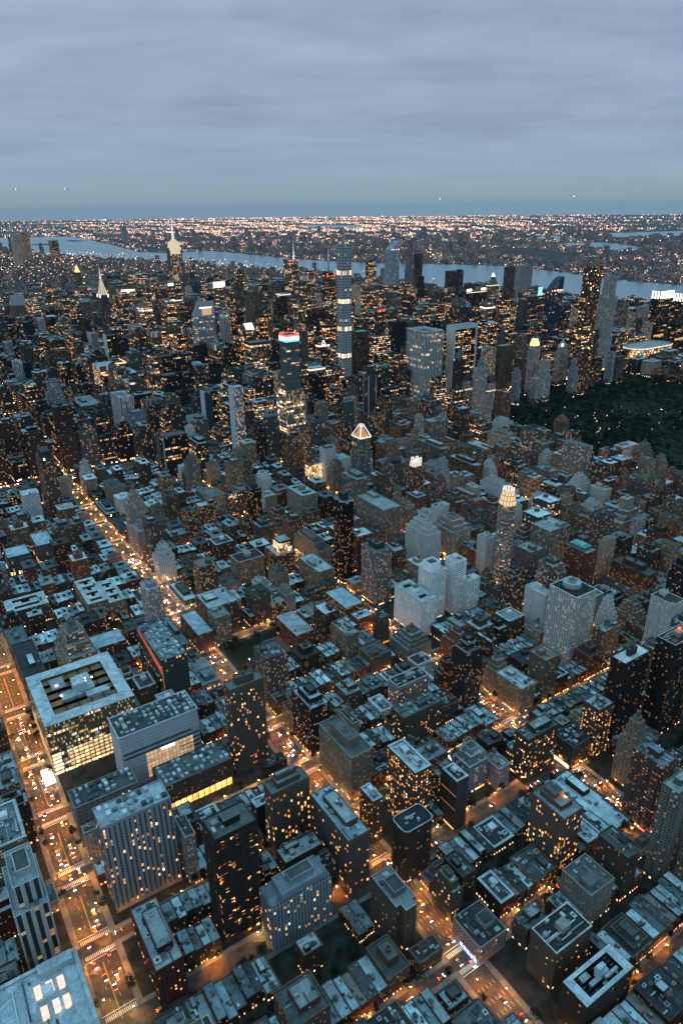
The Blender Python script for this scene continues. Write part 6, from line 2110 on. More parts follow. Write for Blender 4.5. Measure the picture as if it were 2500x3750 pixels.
def name_apart(items, prefix):
    """items: (object, x, y, words). Label each by its rank among its kind round the landmark where it ranks best"""
    pts = np.array([(i[1], i[2]) for i in items])
    lm = np.array([(l[0], l[1]) for l in LAND])
    dd = np.hypot(pts[:, None, 0] - lm[None, :, 0], pts[:, None, 1] - lm[None, :, 1])
    order = np.argsort(dd, axis=0)
    rank = np.empty_like(order)
    for j in range(len(LAND)):
        rank[order[:, j], j] = np.arange(len(items))
    for i, it in enumerate(items):
        near_ = np.argsort(dd[i])[:14]
        best = min(near_, key=lambda j: (rank[i, j], dd[i, j]))
        short = LAND[best][2]
        txt = "%s, %snearest the %s" % (it[3], ORD[min(rank[i, best], len(ORD) - 1)], short)
        ws = txt.split()
        if len(ws) > 16:
            txt = "%s, %snearest the %s" % (prefix, ORD[min(rank[i, best], len(ORD) - 1)], short)
        it[0]['label'] = txt[0].upper() + txt[1:]


GROUPS = {'row_house': 'row houses on the side streets', 'apartment_building': 'mid-rise apartment buildings', 'apartment_tower': 'apartment towers', 'office_tower': 'midtown office towers', 'office_building': 'smaller midtown offices'}
for kind, lst in recs.items():
    lst.sort(key=lambda t: -t[0])
    full = FULL.get(kind, 100)
    items = []
    rest = MB()
    for n, (area, (kd, r, H, sty, shape)) in enumerate(lst):
        D = dist((r[0] + r[2]) / 2, (r[1] + r[3]) / 2)
        S = dict(STY[sty])
        k_ = random.uniform(.8, 1.2)
        S['wall'] = tuple(c * k_ for c in S['wall'])
        ri = random.choices(range(len(ROOFC)), [5, 4, 3, 3, 2.5, 2.5, 2, 1.5, 3] if kind == 'row_house' else [1.6, 2, 2.5, 3, 4, 4.5, 4, 2, 2])[0] if kind in ('row_house', 'apartment_building') else random.choice((2, 3, 4, 5, 6, 8))
        S['roof'] = ROOFC[ri]
        if kind == 'row_house':
            S['bay'], S['lit'] = 2.1, random.choice((.08, .14, .22))
        if D > 1300:
            S['bay'] *= 1.55
            S['floor'] *= 1.5
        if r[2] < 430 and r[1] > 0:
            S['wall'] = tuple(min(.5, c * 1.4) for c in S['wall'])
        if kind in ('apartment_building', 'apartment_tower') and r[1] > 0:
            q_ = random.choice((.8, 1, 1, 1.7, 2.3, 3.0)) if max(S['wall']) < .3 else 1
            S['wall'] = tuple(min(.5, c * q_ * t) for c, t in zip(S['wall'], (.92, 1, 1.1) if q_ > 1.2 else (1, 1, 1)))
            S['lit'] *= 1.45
        w_, d_ = r[2] - r[0], r[3] - r[1]
        if n < full:
            if kind == 'row_house':
                B = MB()
                B.walls(rect(*r), 0, H, S, random.random() * 90)
                o = None
                if D < 900:
                    B.cap(rect(r[0], r[1], r[2], r[3]), H - .6, ROOF, vary(S['roof'], .1)) if False else None
                    B.rim(rect(*r), H, S['wall'], vary(S['roof'], .12), .7, .3)
                    o = B.build(kind)
                    inn = (r[0] + .6, r[1] + .8, r[2] - .6, r[3] - .8)
                    ax = random.uniform(inn[0], max(inn[0] + .1, inn[2] - 2.6))
                    ay = random.uniform(inn[1] + 2, inn[3] - 5)
                    part('stair_bulkhead', o, lambda m: m.box(ax, ay, ax + 2.2, ay + 3.2, H - .7, H + 1.9, STONE, vary((.16, .14, .12), .4), topmat=ROOF, topcol=vary((.12, .15, .16), .5)))
                    for _ in range(random.choice((1, 2, 2, 3, 4))):
                        qx, qy = random.uniform(inn[0], inn[2] - 1.6), random.uniform(inn[1], inn[3] - 2.2)
                        qa, qb, qh = random.uniform(.6, 1.6), random.uniform(.6, 2.4), random.uniform(.4, 1.5)
                        part('air_handler', o, lambda m: m.box(qx, qy, qx + qa, qy + qb, H - .7, H - .7 + qh, PLAIN, vary(random.choice(UNIT_COLS), .4)))
                    if random.random() < .07:
                        water_tank(o, (inn[0] + inn[2]) / 2, inn[1] + 3, H - .7, .8, D > 640)
                    if random.random() < .55:
                        part('skylight', o, lambda m: m.box(inn[0] + .6, inn[1] + 1, inn[0] + 1.8, inn[1] + 2.6, H - .7, H + .1, PLAIN, vary((.2, .26, .28), .5)))
                    part('chimney', o, lambda m: m.box(inn[2] - .9, inn[1] + (d_ * .45), inn[2] + .2, inn[1] + (d_ * .45) + 1.4, H - .7, H + 1.5, STONE, (.14, .10, .085)))
                else:
                    B.cap(rect(*r), H, ROOF, vary(S['roof'], .12))
                    B.box(r[0] + 1, r[1] + d_ * .4, r[0] + 3, r[1] + d_ * .6, H, H + 2.2, STONE, (.15, .13, .12))
                    o = B.build(kind)
                words = "%s row house with %s roof" % (WORDCOL[sty], ROOFN[ri])
            else:
                shp = shape
                if min(w_, d_) < 9 and shp in ('pent', 'step2', 'step3', 'set2', 'bulk', 'rim'):
                    shp = 'flat'
                if D > 1700 and shp in ('flat', 'tank', 'pent', 'rim', 'bulk'):
                    shp = 'flat'
                S['wall'] = S['wall']
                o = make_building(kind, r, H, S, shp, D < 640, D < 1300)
                if D < 680 and shp in RELIEF_OK:
                    relief(o, r, H, S)
                if D < 900 and shp in ('flat', 'pent', 'rim', 'flatdark') and random.random() < .35 and min(w_, d_) > 10:
                    water_tank(o, r[0] + w_ * random.uniform(.2, .8), r[1] + d_ * random.uniform(.2, .8), H - .9 + random.choice((0, 3)), 1.0, D > 640)
                if kind == 'office_tower' and D < 3000 and random.random() < .06:
                    part('lit_crown', o, lambda m: m.side(rect(r[0] - .3, r[1] - .3, r[2] + .3, r[3] + .3), H - 6, H - 2, GLOW, random.choice(((1, .8, .55), (1, .95, .88), (1, .6, .25))), (random.uniform(.9, 2), .2, 0)))
                tall = 'tall ' if H > 90 else ('low ' if H < 18 else '')
                words = "%s%s %s" % (tall, WORDCOL[sty], {'apartment_building': 'apartment block', 'apartment_tower': 'apartment tower', 'office_tower': 'office tower', 'office_building': 'office block'}[kind])
            o['category'] = CATS.get(kind, kind.replace('_', ' '))
            o['group'] = GROUPS[kind]
            items.append((o, (r[0] + r[2]) / 2, (r[1] + r[3]) / 2, words))
        else:
            rest.walls(rect(*r), 0, H, S, random.random() * 90)
            rest.cap(rect(*r), H, ROOF, vary(S['roof'], .12))
            if w_ > 6 and d_ > 6:
                rest.box(r[0] + w_ * .3, r[1] + d_ * .3, r[0] + w_ * .62, r[1] + d_ * .6, H, H + 4, STONE, vary(S['wall'], .2), topmat=ROOF, topcol=vary(S['roof'], .3))
    if items:
        name_apart(items, {'row_house': 'row house', 'apartment_building': 'apartment block', 'apartment_tower': 'apartment tower', 'office_tower': 'office tower', 'office_building': 'office block'}[kind])
    if rest.v:
        o = rest.build({'row_house': 'farther_row_houses', 'apartment_building': 'farther_apartment_buildings', 'apartment_tower': 'farther_apartment_towers', 'office_tower': 'farther_office_towers', 'office_building': 'farther_offices'}[kind])
        tag(o, 'mass of smaller and more distant %ss of the city' % kind.replace('_', ' '), kind='stuff')
    print(kind, len(lst))


# ------------------------------------------------------------------ street lamps
random.seed(5)
lamp_sites = []
AMBER, WARM = (1, .31, .035), (1, .5, .15)
for nm, ax, aw in AVE:
    y = -2500.0
    while y < 1330:
        D = dist(ax, y)
        for sd in (-1, 1):
            if nm == 'fifth' and sd < 0 and y > -60:
                pass
            if -800 < ax < -20 and y > -60:
                continue
            x = ax + sd * (aw / 2 - 5)
            q = project(x, y, 8)
            if q and -200 < q[0] < 2700 and 780 < q[1] < 3900:
                lamp_sites.append((x, y + (0 if sd > 0 else 15), -sd, 0, q[2]))
        y += 30 if D < 1500 else 38
for s in range(33, 76):
    sy, sw = street_y(s), street_w(s)
    x = 1290.0
    while x > -1700:
        if s >= 60 and x < 5:
            break
        sd = 1 if int(x) % 2 else -1
        q = project(x, sy, 8)
        if q and -200 < q[0] < 2700 and 780 < q[1] < 3900 and all(abs(x - a[1]) > 18 for a in AVE):
            lamp_sites.append((x, sy + sd * (sw / 2 - 3.6), 0, -sd, q[2]))
        x -= 34 if q and q[2] < 1400 else 46


def lamp_parts(mb, x, y, dx, dy, z0=.25, pole=True):
    if pole:
        mb.block(circle(x, y, .11, 6), z0, z0 + 8.6, PLAIN, (.09, .09, .085))
        a, b = x + dx * 2.2, y + dy * 2.2
        mb.box(min(x, a) - .06, min(y, b) - .06, max(x, a) + .06, max(y, b) + .06, z0 + 8.45, z0 + 8.6, PLAIN, (.09, .09, .085))


lamp_sites.sort(key=lambda t: t[4])
proto = {}
items = []
far_lamps = MB()
for i, (x, y, dx, dy, w_) in enumerate(lamp_sites):
    white = random.random() < .2
    if i < 285:
        k = (dx, dy, white)
        if k not in proto:
            m = MB()
            m.block(circle(0, 0, .2, 8), .0, .7, PLAIN, (.09, .09, .085))
            lamp_parts(m, 0, 0, dx, dy, 0)
            root = m.build('street_lamp')
            hx, hy = dx * 2.4, dy * 2.4
            head = MB()
            head.box(hx - .46, hy - .46, hx + .46, hy + .46, 8.62, 8.8, PLAIN, (.1, .1, .1))
            hd = head.build('lamp_head', root)
            gl = MB()
            gl.box(hx - .42, hy - .42, hx + .42, hy + .42, 8.28, 8.6, GLOW, WARM if white else AMBER, (150, 0, 0))
            gl.face([(hx - .42, hy + .42, 8.28), (hx + .42, hy + .42, 8.28), (hx + .42, hy - .42, 8.28), (hx - .42, hy - .42, 8.28)], GLOW, WARM if white else AMBER, (1500 if white else 2300, 0, 0))
            gb = gl.build('lamp_glass', hd)
            proto[k] = (root, hd, gb)
            o = root
        else:
            root, hd, gb = proto[k]
            o = root.copy()
            col.objects.link(o)
            h2, g2 = hd.copy(), gb.copy()
            col.objects.link(h2)
            col.objects.link(g2)
            h2.parent = o
            g2.parent = h2
        o.location = (x, y, .25)
        o['category'] = 'street lamp'
        o['group'] = 'street lamps along the near avenues and streets'
        items.append((o, x, y, 'warm white street lamp' if white else 'amber street lamp'))
    else:
        c = WARM if white else AMBER
        s_ = .42 if w_ < 1400 else .62
        lamp_parts(far_lamps, x, y, dx, dy, .25, w_ < 1500)
        hx, hy = x + dx * 2.2, y + dy * 2.2
        far_lamps.box(hx - s_, hy - s_, hx + s_, hy + s_, 8.4, 8.4 + .6 * s_ + .2, GLOW, c, (110 if w_ < 1400 else 80, 0, 0))
        far_lamps.face([(hx - s_, hy + s_, 8.38), (hx + s_, hy + s_, 8.38), (hx + s_, hy - s_, 8.38), (hx - s_, hy - s_, 8.38)], GLOW, c, (1500 if w_ < 1400 else 1300, 0, 0))
name_apart(items, 'street lamp')
if far_lamps.v:
    tag(far_lamps.build('farther_street_lamps'), 'strings of amber street lamps in the farther streets', kind='stuff')
print('lamps', len(lamp_sites))

# ------------------------------------------------------------------ cars
random.seed(9)


def car_proto(c, kind='car'):
    m = MB()
    L, W2 = (4.5, .92)
    prof = [(-L / 2, .35), (L / 2, .35), (L / 2, .75), (L / 2 - .9, .92), (L / 2 - 1.5, 1.42), (-L / 2 + 1.2, 1.45), (-L / 2 + .3, .98), (-L / 2, .9)]
    for i in range(len(prof)):
        a, b = prof[i], prof[(i + 1) % len(prof)]
        m.face([(-W2, a[0], a[1]), (W2, a[0], a[1]), (W2, b[0], b[1]), (-W2, b[0], b[1])], PLAIN, c)
    m.face([(W2, p[0], p[1]) for p in prof], PLAIN, c)
    m.face([(-W2, p[0], p[1]) for p in prof[::-1]], PLAIN, c)
    r = m.build(kind)
    dk = (.02, .025, .03)
    part('windscreen', r, lambda q: (q.face([(-.8, L / 2 - .95, .96), (.8, L / 2 - .95, .96), (.75, L / 2 - 1.46, 1.40), (-.75, L / 2 - 1.46, 1.40)], PLAIN, dk)))
    for sx in (-1, 1):
        for yy in (-1.4, 1.4):
            part('wheel', r, lambda q: q.box(sx * .93 - .1, yy - .32, sx * .93 + .1, yy + .32, 0, .64, PLAIN, (.015, .015, .015)))
        part('headlight', r, lambda q: q.box(sx * .65 - .22, L / 2, sx * .65 + .22, L / 2 + .1, .58, .84, GLOW, (1, .88, .7), (170, 0, 0)))
        part('taillight', r, lambda q: q.box(sx * .68 - .2, -L / 2 - .08, sx * .68 + .2, -L / 2, .7, .96, GLOW, (1, .04, .015), (110, 0, 0)))
    return r


def copy_tree(o, parent=None):
    c = o.copy()
    col.objects.link(c)
    if parent:
        c.parent = parent
    for ch in list(o.children):
        copy_tree(ch, c)
    return c


CARCOL = [('white', (.45, .45, .43)), ('black', (.02, .02, .022)), ('silver', (.2, .21, .22)), ('yellow', (.5, .3, .03)), ('grey', (.12, .125, .13)), ('dark red', (.16, .02, .02))]
cp = {n: car_proto(c) for n, c in CARCOL}
used_first = set()
citems = []
spots = []


def lane(ax, off, up, y0, y1, dens):
    y = y0 + random.uniform(0, 12)
    while y < y1:
        if random.random() < dens:
            spots.append((ax + off, y, up))
        y += random.uniform(6.5, 13)


for off, up in ((-5.3, 0), (-2, 0), (2, 1), (5.3, 1)):
    lane(1152, off, up, 650, 1090, .2)
for off in (-6, -2.5, 1, 4.5):
    lane(937, off, 1, 330, 1180, .22)
    lane(725, off, 0, 560, 1180, .22)
    lane(545, off, 1, 560, 1000, .16)
for s in (68, 69, 70, 71, 72, 73):
    for off, dx in ((-1.7, 1), (1.7, -1)):
        x = 600.0
        while x < 1140:
            if random.random() < .18 and all(abs(x - a[1]) > 14 for a in AVE):
                spots.append((x, street_y(s) + off, 2 if dx > 0 else 3))
            x += random.uniform(9, 18)
random.shuffle(spots)
n = 0
for (x, y, up) in spots:
    q = project(x, y, 1)
    if not q or not (-60 < q[0] < 2560 and q[1] < 3820) or n >= 250:
        continue
    nm = random.choice(CARCOL)[0]
    if nm in used_first:
        o = copy_tree(cp[nm])
    else:
        o = cp[nm]
        used_first.add(nm)
    o.location = (x, y, .12)
    o.rotation_euler = (0, 0, (math.pi, 0, -math.pi / 2, math.pi / 2)[up])
    o['category'] = 'car'
    o['group'] = 'cars on the near avenues and streets'
    citems.append((o, x, y, '%s car' % nm))
    n += 1
name_apart(citems, 'car')
for nm, o in cp.items():
    if nm not in used_first:
        for ch in list(o.children):
            bpy.data.objects.remove(ch)
        bpy.data.objects.remove(o)

bus = MB()
bus.box(-1.27, -6, 1.27, 6, .4, 3.1, PLAIN, (.62, .64, .66))
b = bus.build('bus')
b.location = (723.5, 1001, .12)
b.rotation_euler = (0, 0, math.pi)
tag(b, 'white city bus stopped at the crossing beneath the low black-roofed corner block', 'bus')
part('window_band', b, lambda m: m.box(-1.31, -5.6, 1.31, 5.6, 1.5, 2.5, PLAIN, (.02, .025, .03)))
for sx in (-1, 1):
    part('headlight', b, lambda m: m.box(sx * .9 - .2, 6, sx * .9 + .2, 6.1, .7, 1.0, GLOW, (1, .9, .75), (120, 0, 0)))
    for yy in (-3.8, 3.8):
        part('wheel', b, lambda m: m.box(sx * 1.2 - .15, yy - .5, sx * 1.2 + .15, yy + .5, 0, 1, PLAIN, (.015, .015, .015)))
part('roof_unit', b, lambda m: m.box(-.8, -3, .8, 1, 3.1, 3.4, PLAIN, (.5, .52, .54)))

can = MB()
can.box(1140, 750, 1149, 772, 4.2, 4.9, GLOW, (1, .88, .72), (5.5, 0, 0))
c_ = can.build('entrance_canopy')
tag(c_, 'blazing white entrance canopy at the corner of the golden lit glass hospital', 'canopy')
part('post', c_, lambda m: m.box(1147.6, 752, 1148, 752.4, .25, 4.2, PLAIN, (.3, .3, .3)))
part('post', c_, lambda m: m.box(1147.6, 769, 1148, 769.4, .25, 4.2, PLAIN, (.3, .3, .3)))

# ------------------------------------------------------------------ trees
random.seed(14)


def crown_faces(mb, cx, cy_, cz, rx, rz, n, s, rng):
    lobes = [(rng.uniform(-.5, .5), rng.uniform(-.5, .5), rng.uniform(-.3, .5), rng.uniform(.45, .7)) for _ in range(6)]
    for _ in range(n):
        l = rng.choice(lobes)
        v = Vector((rng.gauss(0, 1), rng.gauss(0, 1), rng.gauss(0, 1))).normalized() * (rng.random() ** .4) * l[3]
        p = Vector((cx + (l[0] + v.x) * rx, cy_ + (l[1] + v.y) * rx, cz + (l[2] + v.z) * rz))
        a = Vector((rng.gauss(0, 1), rng.gauss(0, 1), rng.gauss(0, 1))).normalized() * s * rng.uniform(.6, 1.3)
        b = Vector((rng.gauss(0, 1), rng.gauss(0, 1), rng.gauss(0, 1))).normalized() * s * rng.uniform(.6, 1.3)
        k = rng.uniform(.5, 1.5)
        mb.face([tuple(p - a), tuple(p + b), tuple(p + a), tuple(p - b)], LEAF, (.018 * k, .03 * k, .015 * k))


tp = []
for v in range(4):
    rng = random.Random(v)
    m = MB()
    m.cone(circle(0, 0, .24, 7), 0, 4.2, PLAIN, (.05, .04, .03), tip=.6)
    root = m.build('street_tree')
    part('limbs', root, lambda q: [q.cone(circle(a * .5, b_ * .5, .12, 5), 3.6, 6.2, PLAIN, (.05, .04, .03), tip=.4) for a, b_ in ((1, 0), (-1, .4), (.2, -1), (-.2, 1))])
    part('crown', root, lambda q: crown_faces(q, 0, 0, 6.6, 3.6 + v * .3, 3.2, 230, .55, rng))
    tp.append(root)
tsites = []
for nm, ax, aw in AVE[:5]:
    y = 560.0
    while y < 1300:
        for sd in (-1, 1):
            if random.random() < .34 and all(abs(y - street_y(s)) > 12 for s in range(64, 77)):
                tsites.append((ax + sd * (aw / 2 - 3.2), y + random.uniform(-2, 2)))
        y += 14
for s in range(66, 75):
    x = 560.0
    while x < 1135:
        if random.random() < .55 and all(abs(x - a[1]) > 18 for a in AVE):
            sd = random.choice((-1, 1))
            tsites.append((x, street_y(s) + sd * (street_w(s) / 2 - 2.2)))
        x += 9
for _ in range(36):
    tsites.append((random.choice((random.uniform(824, 850), random.uniform(890, 918), random.uniform(824, 918))), random.choice((random.uniform(655, 668), random.uniform(706, 719)))))
for (a, b, c, d, k) in BLOCKS:
    if 64 <= k <= 74 and a > 420 and c < 1145:
        for _ in range(26):
            x, y = random.uniform(a + 20, c - 20), (b + d) / 2 + random.uniform(-7, 7)
            if free((x - 3, y - 3, x + 3, y + 3), 0):
                tsites.append((x, y))
vis = []
for (x, y) in tsites:
    q = project(x, y, 5)
    if q and -100 < q[0] < 2600 and q[1] < 3850 and free((x - .5, y - .5, x + .5, y + .5), 0) or (818 < x < 922 and 652 < y < 722):
        vis.append((q[2] if not (818 < x < 922 and 652 < y < 722) else 0, x, y))
vis.sort()
titems = []
for i, (w_, x, y) in enumerate(vis[:290]):
    o = tp[i] if i < 4 else copy_tree(tp[i % 4])
    o.location = (x, y, .25)
    o.rotation_euler = (0, 0, random.uniform(0, 6.28))
    s_ = random.uniform(.75, 1.25)
    o.scale = (s_, s_, s_ * random.uniform(.9, 1.15))
    o['category'] = 'tree'
    o['group'] = 'dark street trees'
    titems.append((o, x, y, 'dark street tree' if not (818 < x < 922 and 652 < y < 722) else 'dark tree in the playground park'))
name_apart(titems, 'street tree')

# playground park
pg = ground_sheet('park_lawn', [rect(822, 655, 918, 719)], 0.27, M_GRASS)
tag(pg, 'dark lawn of the small playground park', kind='structure')
ct = ground_sheet('play_court', [rect(838, 668, 872, 706)], 0.29, simple_ground("court_red", (.16, .07, .055), (.22, .10, .08), .1))
tag(ct, 'reddish ball court in the playground park', kind='structure')
for k, (x, y) in enumerate(((905, 700), (894, 709), (884, 714), (846, 664))):
    m = MB()
    m.block(circle(x, y, .12, 6), .27, 5.4, PLAIN, (.08, .08, .08))
    o = m.build('park_lamp')
    part('globe', o, lambda q: q.block(circle(x, y, .4, 8), 5.4, 6.1, GLOW, (1, .34, .07), (420, 0, 0)))
    tag(o, ('orange globe lamp by the avenue side of the playground park', 'orange globe lamp at the near corner of the playground park', 'orange globe lamp at the front edge of the playground park', 'orange globe lamp behind the reddish ball court')[k], 'park lamp')

# the big park: woodland read as one mass, with its path lamps
rng_ = np.random.default_rng(3)
NT_ = 6200
tx = rng_.uniform(-812, -20, NT_)
ty = rng_.uniform(-55, 1100, NT_)
keep = (np.sin(tx * .013 + 1) * np.cos(ty * .011) + rng_.normal(0, .35, NT_)) > -.62
tx, ty = tx[keep], ty[keep]
NL = 46
n_ = len(tx)
rad = rng_.uniform(4.2, 7.8, n_)
hgt = rng_.uniform(11, 19, n_)
ctr = np.repeat(np.stack([tx, ty, hgt - rad * .75], 1), NL, 0)
rr = np.repeat(rad, NL)
dirs = rng_.normal(size=(n_ * NL, 3))
dirs /= np.linalg.norm(dirs, axis=1, keepdims=True)
dirs[:, 2] = np.abs(dirs[:, 2]) * 1.0 - .25
pos = ctr + dirs * rr[:, None] * rng_.uniform(.6, 1.05, (n_ * NL, 1)) * np.array([1, 1, .85])
a_ = rng_.normal(size=(n_ * NL, 3))
a_ /= np.linalg.norm(a_, axis=1, keepdims=True)
b_ = rng_.normal(size=(n_ * NL, 3))
b_ /= np.linalg.norm(b_, axis=1, keepdims=True)
sz = rng_.uniform(.9, 1.9, (n_ * NL, 1))
verts = np.stack([pos - a_ * sz, pos + b_ * sz, pos + a_ * sz, pos - b_ * sz], 1).reshape(-1, 3)
faces = np.arange(len(verts)).reshape(-1, 4)


def np_mesh(name, verts, faces, mat, wall, extra=None):
    me = bpy.data.meshes.new(name)
    me.vertices.add(len(verts))
    me.vertices.foreach_set('co', verts.astype(np.float32).ravel())
    me.loops.add(faces.size)
    me.loops.foreach_set('vertex_index', faces.astype(np.int32).ravel())
    me.polygons.add(len(faces))
    me.polygons.foreach_set('loop_start', (np.arange(len(faces)) * faces.shape[1]).astype(np.int32))
    me.polygons.foreach_set('loop_total', np.full(len(faces), faces.shape[1], dtype=np.int32))
    me.update(calc_edges=True)
    me.materials.append(mat)
    at = me.attributes.new('wall', 'FLOAT_COLOR', 'FACE')
    at.data.foreach_set('color', np.concatenate([wall, np.ones((len(wall), 1))], 1).astype(np.float32).ravel())
    for nm, arr in (extra or {}).items():
        if nm == 'UVMap':
            uvl = me.uv_layers.new(name='UVMap')
            uvl.data.foreach_set('uv', arr.astype(np.float32).ravel())
        elif nm == 'gls':
            t = me.attributes.new(nm, 'FLOAT_COLOR', 'FACE')
            t.data.foreach_set('color', np.concatenate([arr, np.ones((len(arr), 1))], 1).astype(np.float32).ravel())
        else:
            t = me.attributes.new(nm, 'FLOAT_VECTOR', 'FACE')
            t.data.foreach_set('vector', arr.astype(np.float32).ravel())
    o = bpy.data.objects.new(name, me)
    col.objects.link(o)
    return o


tone_ = np.repeat(rng_.uniform(.3, 2.4, n_), NL) * rng_.uniform(.7, 1.3, n_ * NL)
wood = np_mesh('park_woodland', verts, faces, M_LEAF, np.stack([.006 * tone_, .012 * tone_, .006 * tone_], 1))
tag(wood, 'dark mass of trees filling the large park', kind='stuff')
pl = MB()
for k in range(95):
    if k < 50:
        t = random.random()
        x, y = -60 - 620 * t, 120 + 700 * (t * .8 + .2 * math.sin(t * 9 + (k % 3))) + (k % 3) * 60
    else:
        x, y = random.uniform(-800, -40), random.uniform(-50, 1000)
    pl.box(x - .25, y - .25, x + .25, y + .25, 17.5, 18.1, GLOW, random.choice(((1, .62, .3), (1, .8, .55), (1, .45, .12))), (random.choice((5, 9, 16)), 0, 0))
    pl.box(x - .1, y - .1, x + .1, y + .1, .2, 17.5, PLAIN, (.05, .05, .05))
tag(pl.build('park_path_lamps'), 'scattered pinpoint lamps among the trees of the large park', kind='stuff')

# ------------------------------------------------------------------ bridge approach with red traffic
br = MB()
for (xa, ya, xb, yb) in ((1320, -75, 1030, -52), (1030, -52, 905, -30), (905, -30, 800, -20)):
    L = math.hypot(xb - xa, yb - ya)
    nx_, ny_ = -(yb - ya) / L * 9, (xb - xa) / L * 9
    q = [(xa + nx_, ya + ny_), (xb + nx_, yb + ny_), (xb - nx_, yb - ny_), (xa - nx_, ya - ny_)]
    z0, z1 = 9, 10.5
    br.face([(*p, z1) for p in q], STONE, (.10, .095, .09))
    br.face([(*p, z1) for p in q][::-1], STONE, (.10, .095, .09)) if False else None
    for i in range(4):
        p0, p1 = q[i], q[(i + 1) % 4]
        br.face([(*p0, z0), (*p1, z0), (*p1, z1 + 1.0), (*p0, z1 + 1.0)], STONE, (.16, .14, .12))
o = br.build('bridge_ramp')
tag(o, 'elevated bridge ramp glowing red with traffic at the left edge', 'bridge')
for x in range(820, 1310, 30):
    yy = -75 + (1320 - x) / 290 * 23 if x > 1030 else (-52 + (1030 - x) / 125 * 22 if x > 905 else -30 + (905 - x) / 105 * 10)
    part('pier', o, lambda m: m.box(x - 1, yy - 6, x + 1, yy + 6, .1, 9, STONE, (.2, .18, .16)))
m = MB()
for k in range(70):
    x = random.uniform(805, 1315)
    yy = -75 + (1320 - x) / 290 * 23 if x > 1030 else (-52 + (1030 - x) / 125 * 22 if x > 905 else -30 + (905 - x) / 105 * 10)
    y = yy + random.choice((-5, -2, 2, 5))
    red = random.random() < .7
    m.box(x - .8, y - .4, x + .8, y + .4, 11.0, 11.5, GLOW, (1, .06, .02) if red else (1, .8, .5), (40 if red else 60, 0, 0))
tag(m.build('bridge_traffic'), 'stream of red tail lights on the bridge ramp', kind='stuff')

# ------------------------------------------------------------------ the far city and its lights
rng_ = np.random.default_rng(8)


def inside(px, py, poly):
    c = np.zeros(len(px), bool)
    n = len(poly)
    for i in range(n):
        x1, y1 = poly[i]
        x2, y2 = poly[(i + 1) % n]
        cond = ((y1 > py) != (y2 > py)) & (px < (x2 - x1) * (py - y1) / (y2 - y1 + 1e-9) + x1)
        c ^= cond
    return c


def wet(px, py):
    w_ = np.zeros(len(px), bool)
    for p in WATER:
        w_ |= inside(px, py, p)
    return w_


def boxes(name, x, y, w_, d_, h, wall, lit, label, floor=4.0):
    n = len(x)
    c = np.array([[-.5, -.5], [.5, -.5], [.5, .5], [-.5, .5]])
    bx = x[:, None] + c[None, :, 0] * w_[:, None]
    by = y[:, None] + c[None, :, 1] * d_[:, None]
    V = np.zeros((n, 8, 3))
    V[:, :4, 0], V[:, 4:, 0] = bx, bx
    V[:, :4, 1], V[:, 4:, 1] = by, by
    V[:, 4:, 2] = h[:, None]
    F = np.array([[0, 1, 5, 4], [1, 2, 6, 5], [2, 3, 7, 6], [3, 0, 4, 7], [4, 5, 6, 7]])
    faces = (np.arange(n)[:, None, None] * 8 + F[None]).reshape(-1, 4)
    nb = np.maximum(1, np.round(w_ / floor))
    nf = np.maximum(1, np.round(h / floor)) + 1
    UV = np.zeros((n, 5, 4, 2))
    for k in range(4):
        UV[:, k, 1, 0] = nb
        UV[:, k, 2, 0] = nb
        UV[:, k, :, 0] += k * 17
        UV[:, k, :2, 1] = 1
        UV[:, k, 2, 1] = nf
        UV[:, k, 3, 1] = nf
    UV[:, 4] = .01
    win = np.zeros((n, 5, 3))
    win[:, :4, 0] = lit[:, None]
    win[:, :4, 1:] = .62
    sty = np.zeros((n, 5, 3))
    sty[:, :, 0] = rng_.uniform(0, 90, n)[:, None]
    sty[:, :, 1] = .35
    wl = np.repeat(wall, 5, 0).reshape(n, 5, 3).copy()
    wl[:, 4] *= 1.5
    o = np_mesh(name, V.reshape(-1, 3), faces, M_FAC, wl.reshape(-1, 3), {'UVMap': UV.reshape(-1, 2), 'win': win.reshape(-1, 3), 'sty': sty.reshape(-1, 3), 'gls': np.full((n * 5, 3), .03)})
    tag(o, label, kind='stuff')
    return o


# lower Manhattan
N = 9000
y = -1900 - 7000 * rng_.random(N) ** .8
x = rng_.uniform(-1950, 1250, N)
ok = inside(x, y, MANHATTAN) & ~inside(x, y, rect(-1790, -2090, 1330, 1500)) & ~wet(x, y)
x, y = x[ok], y[ok]
x = np.round(x / 46) * 46 + rng_.uniform(-5, 5, len(x))
y = np.round(y / 40) * 40 + rng_.uniform(-3, 3, len(x))
n = len(x)
h = rng_.choice([18, 24, 32, 45, 60, 85, 120], n, p=[.2, .22, .2, .17, .12, .06, .03]) * np.where(y < -7600, 1.8, np.where(y < -3600, .55, .9))
wall = np.stack([rng_.uniform(.03, .12, n)] * 3, 1) * np.array([1, .93, .9])
boxes('lower_city', x, y, rng_.uniform(20, 40, n), rng_.uniform(16, 34, n), h, wall, rng_.uniform(.04, .3, n), 'mass of lower buildings running down to the river mouth', 5.0)

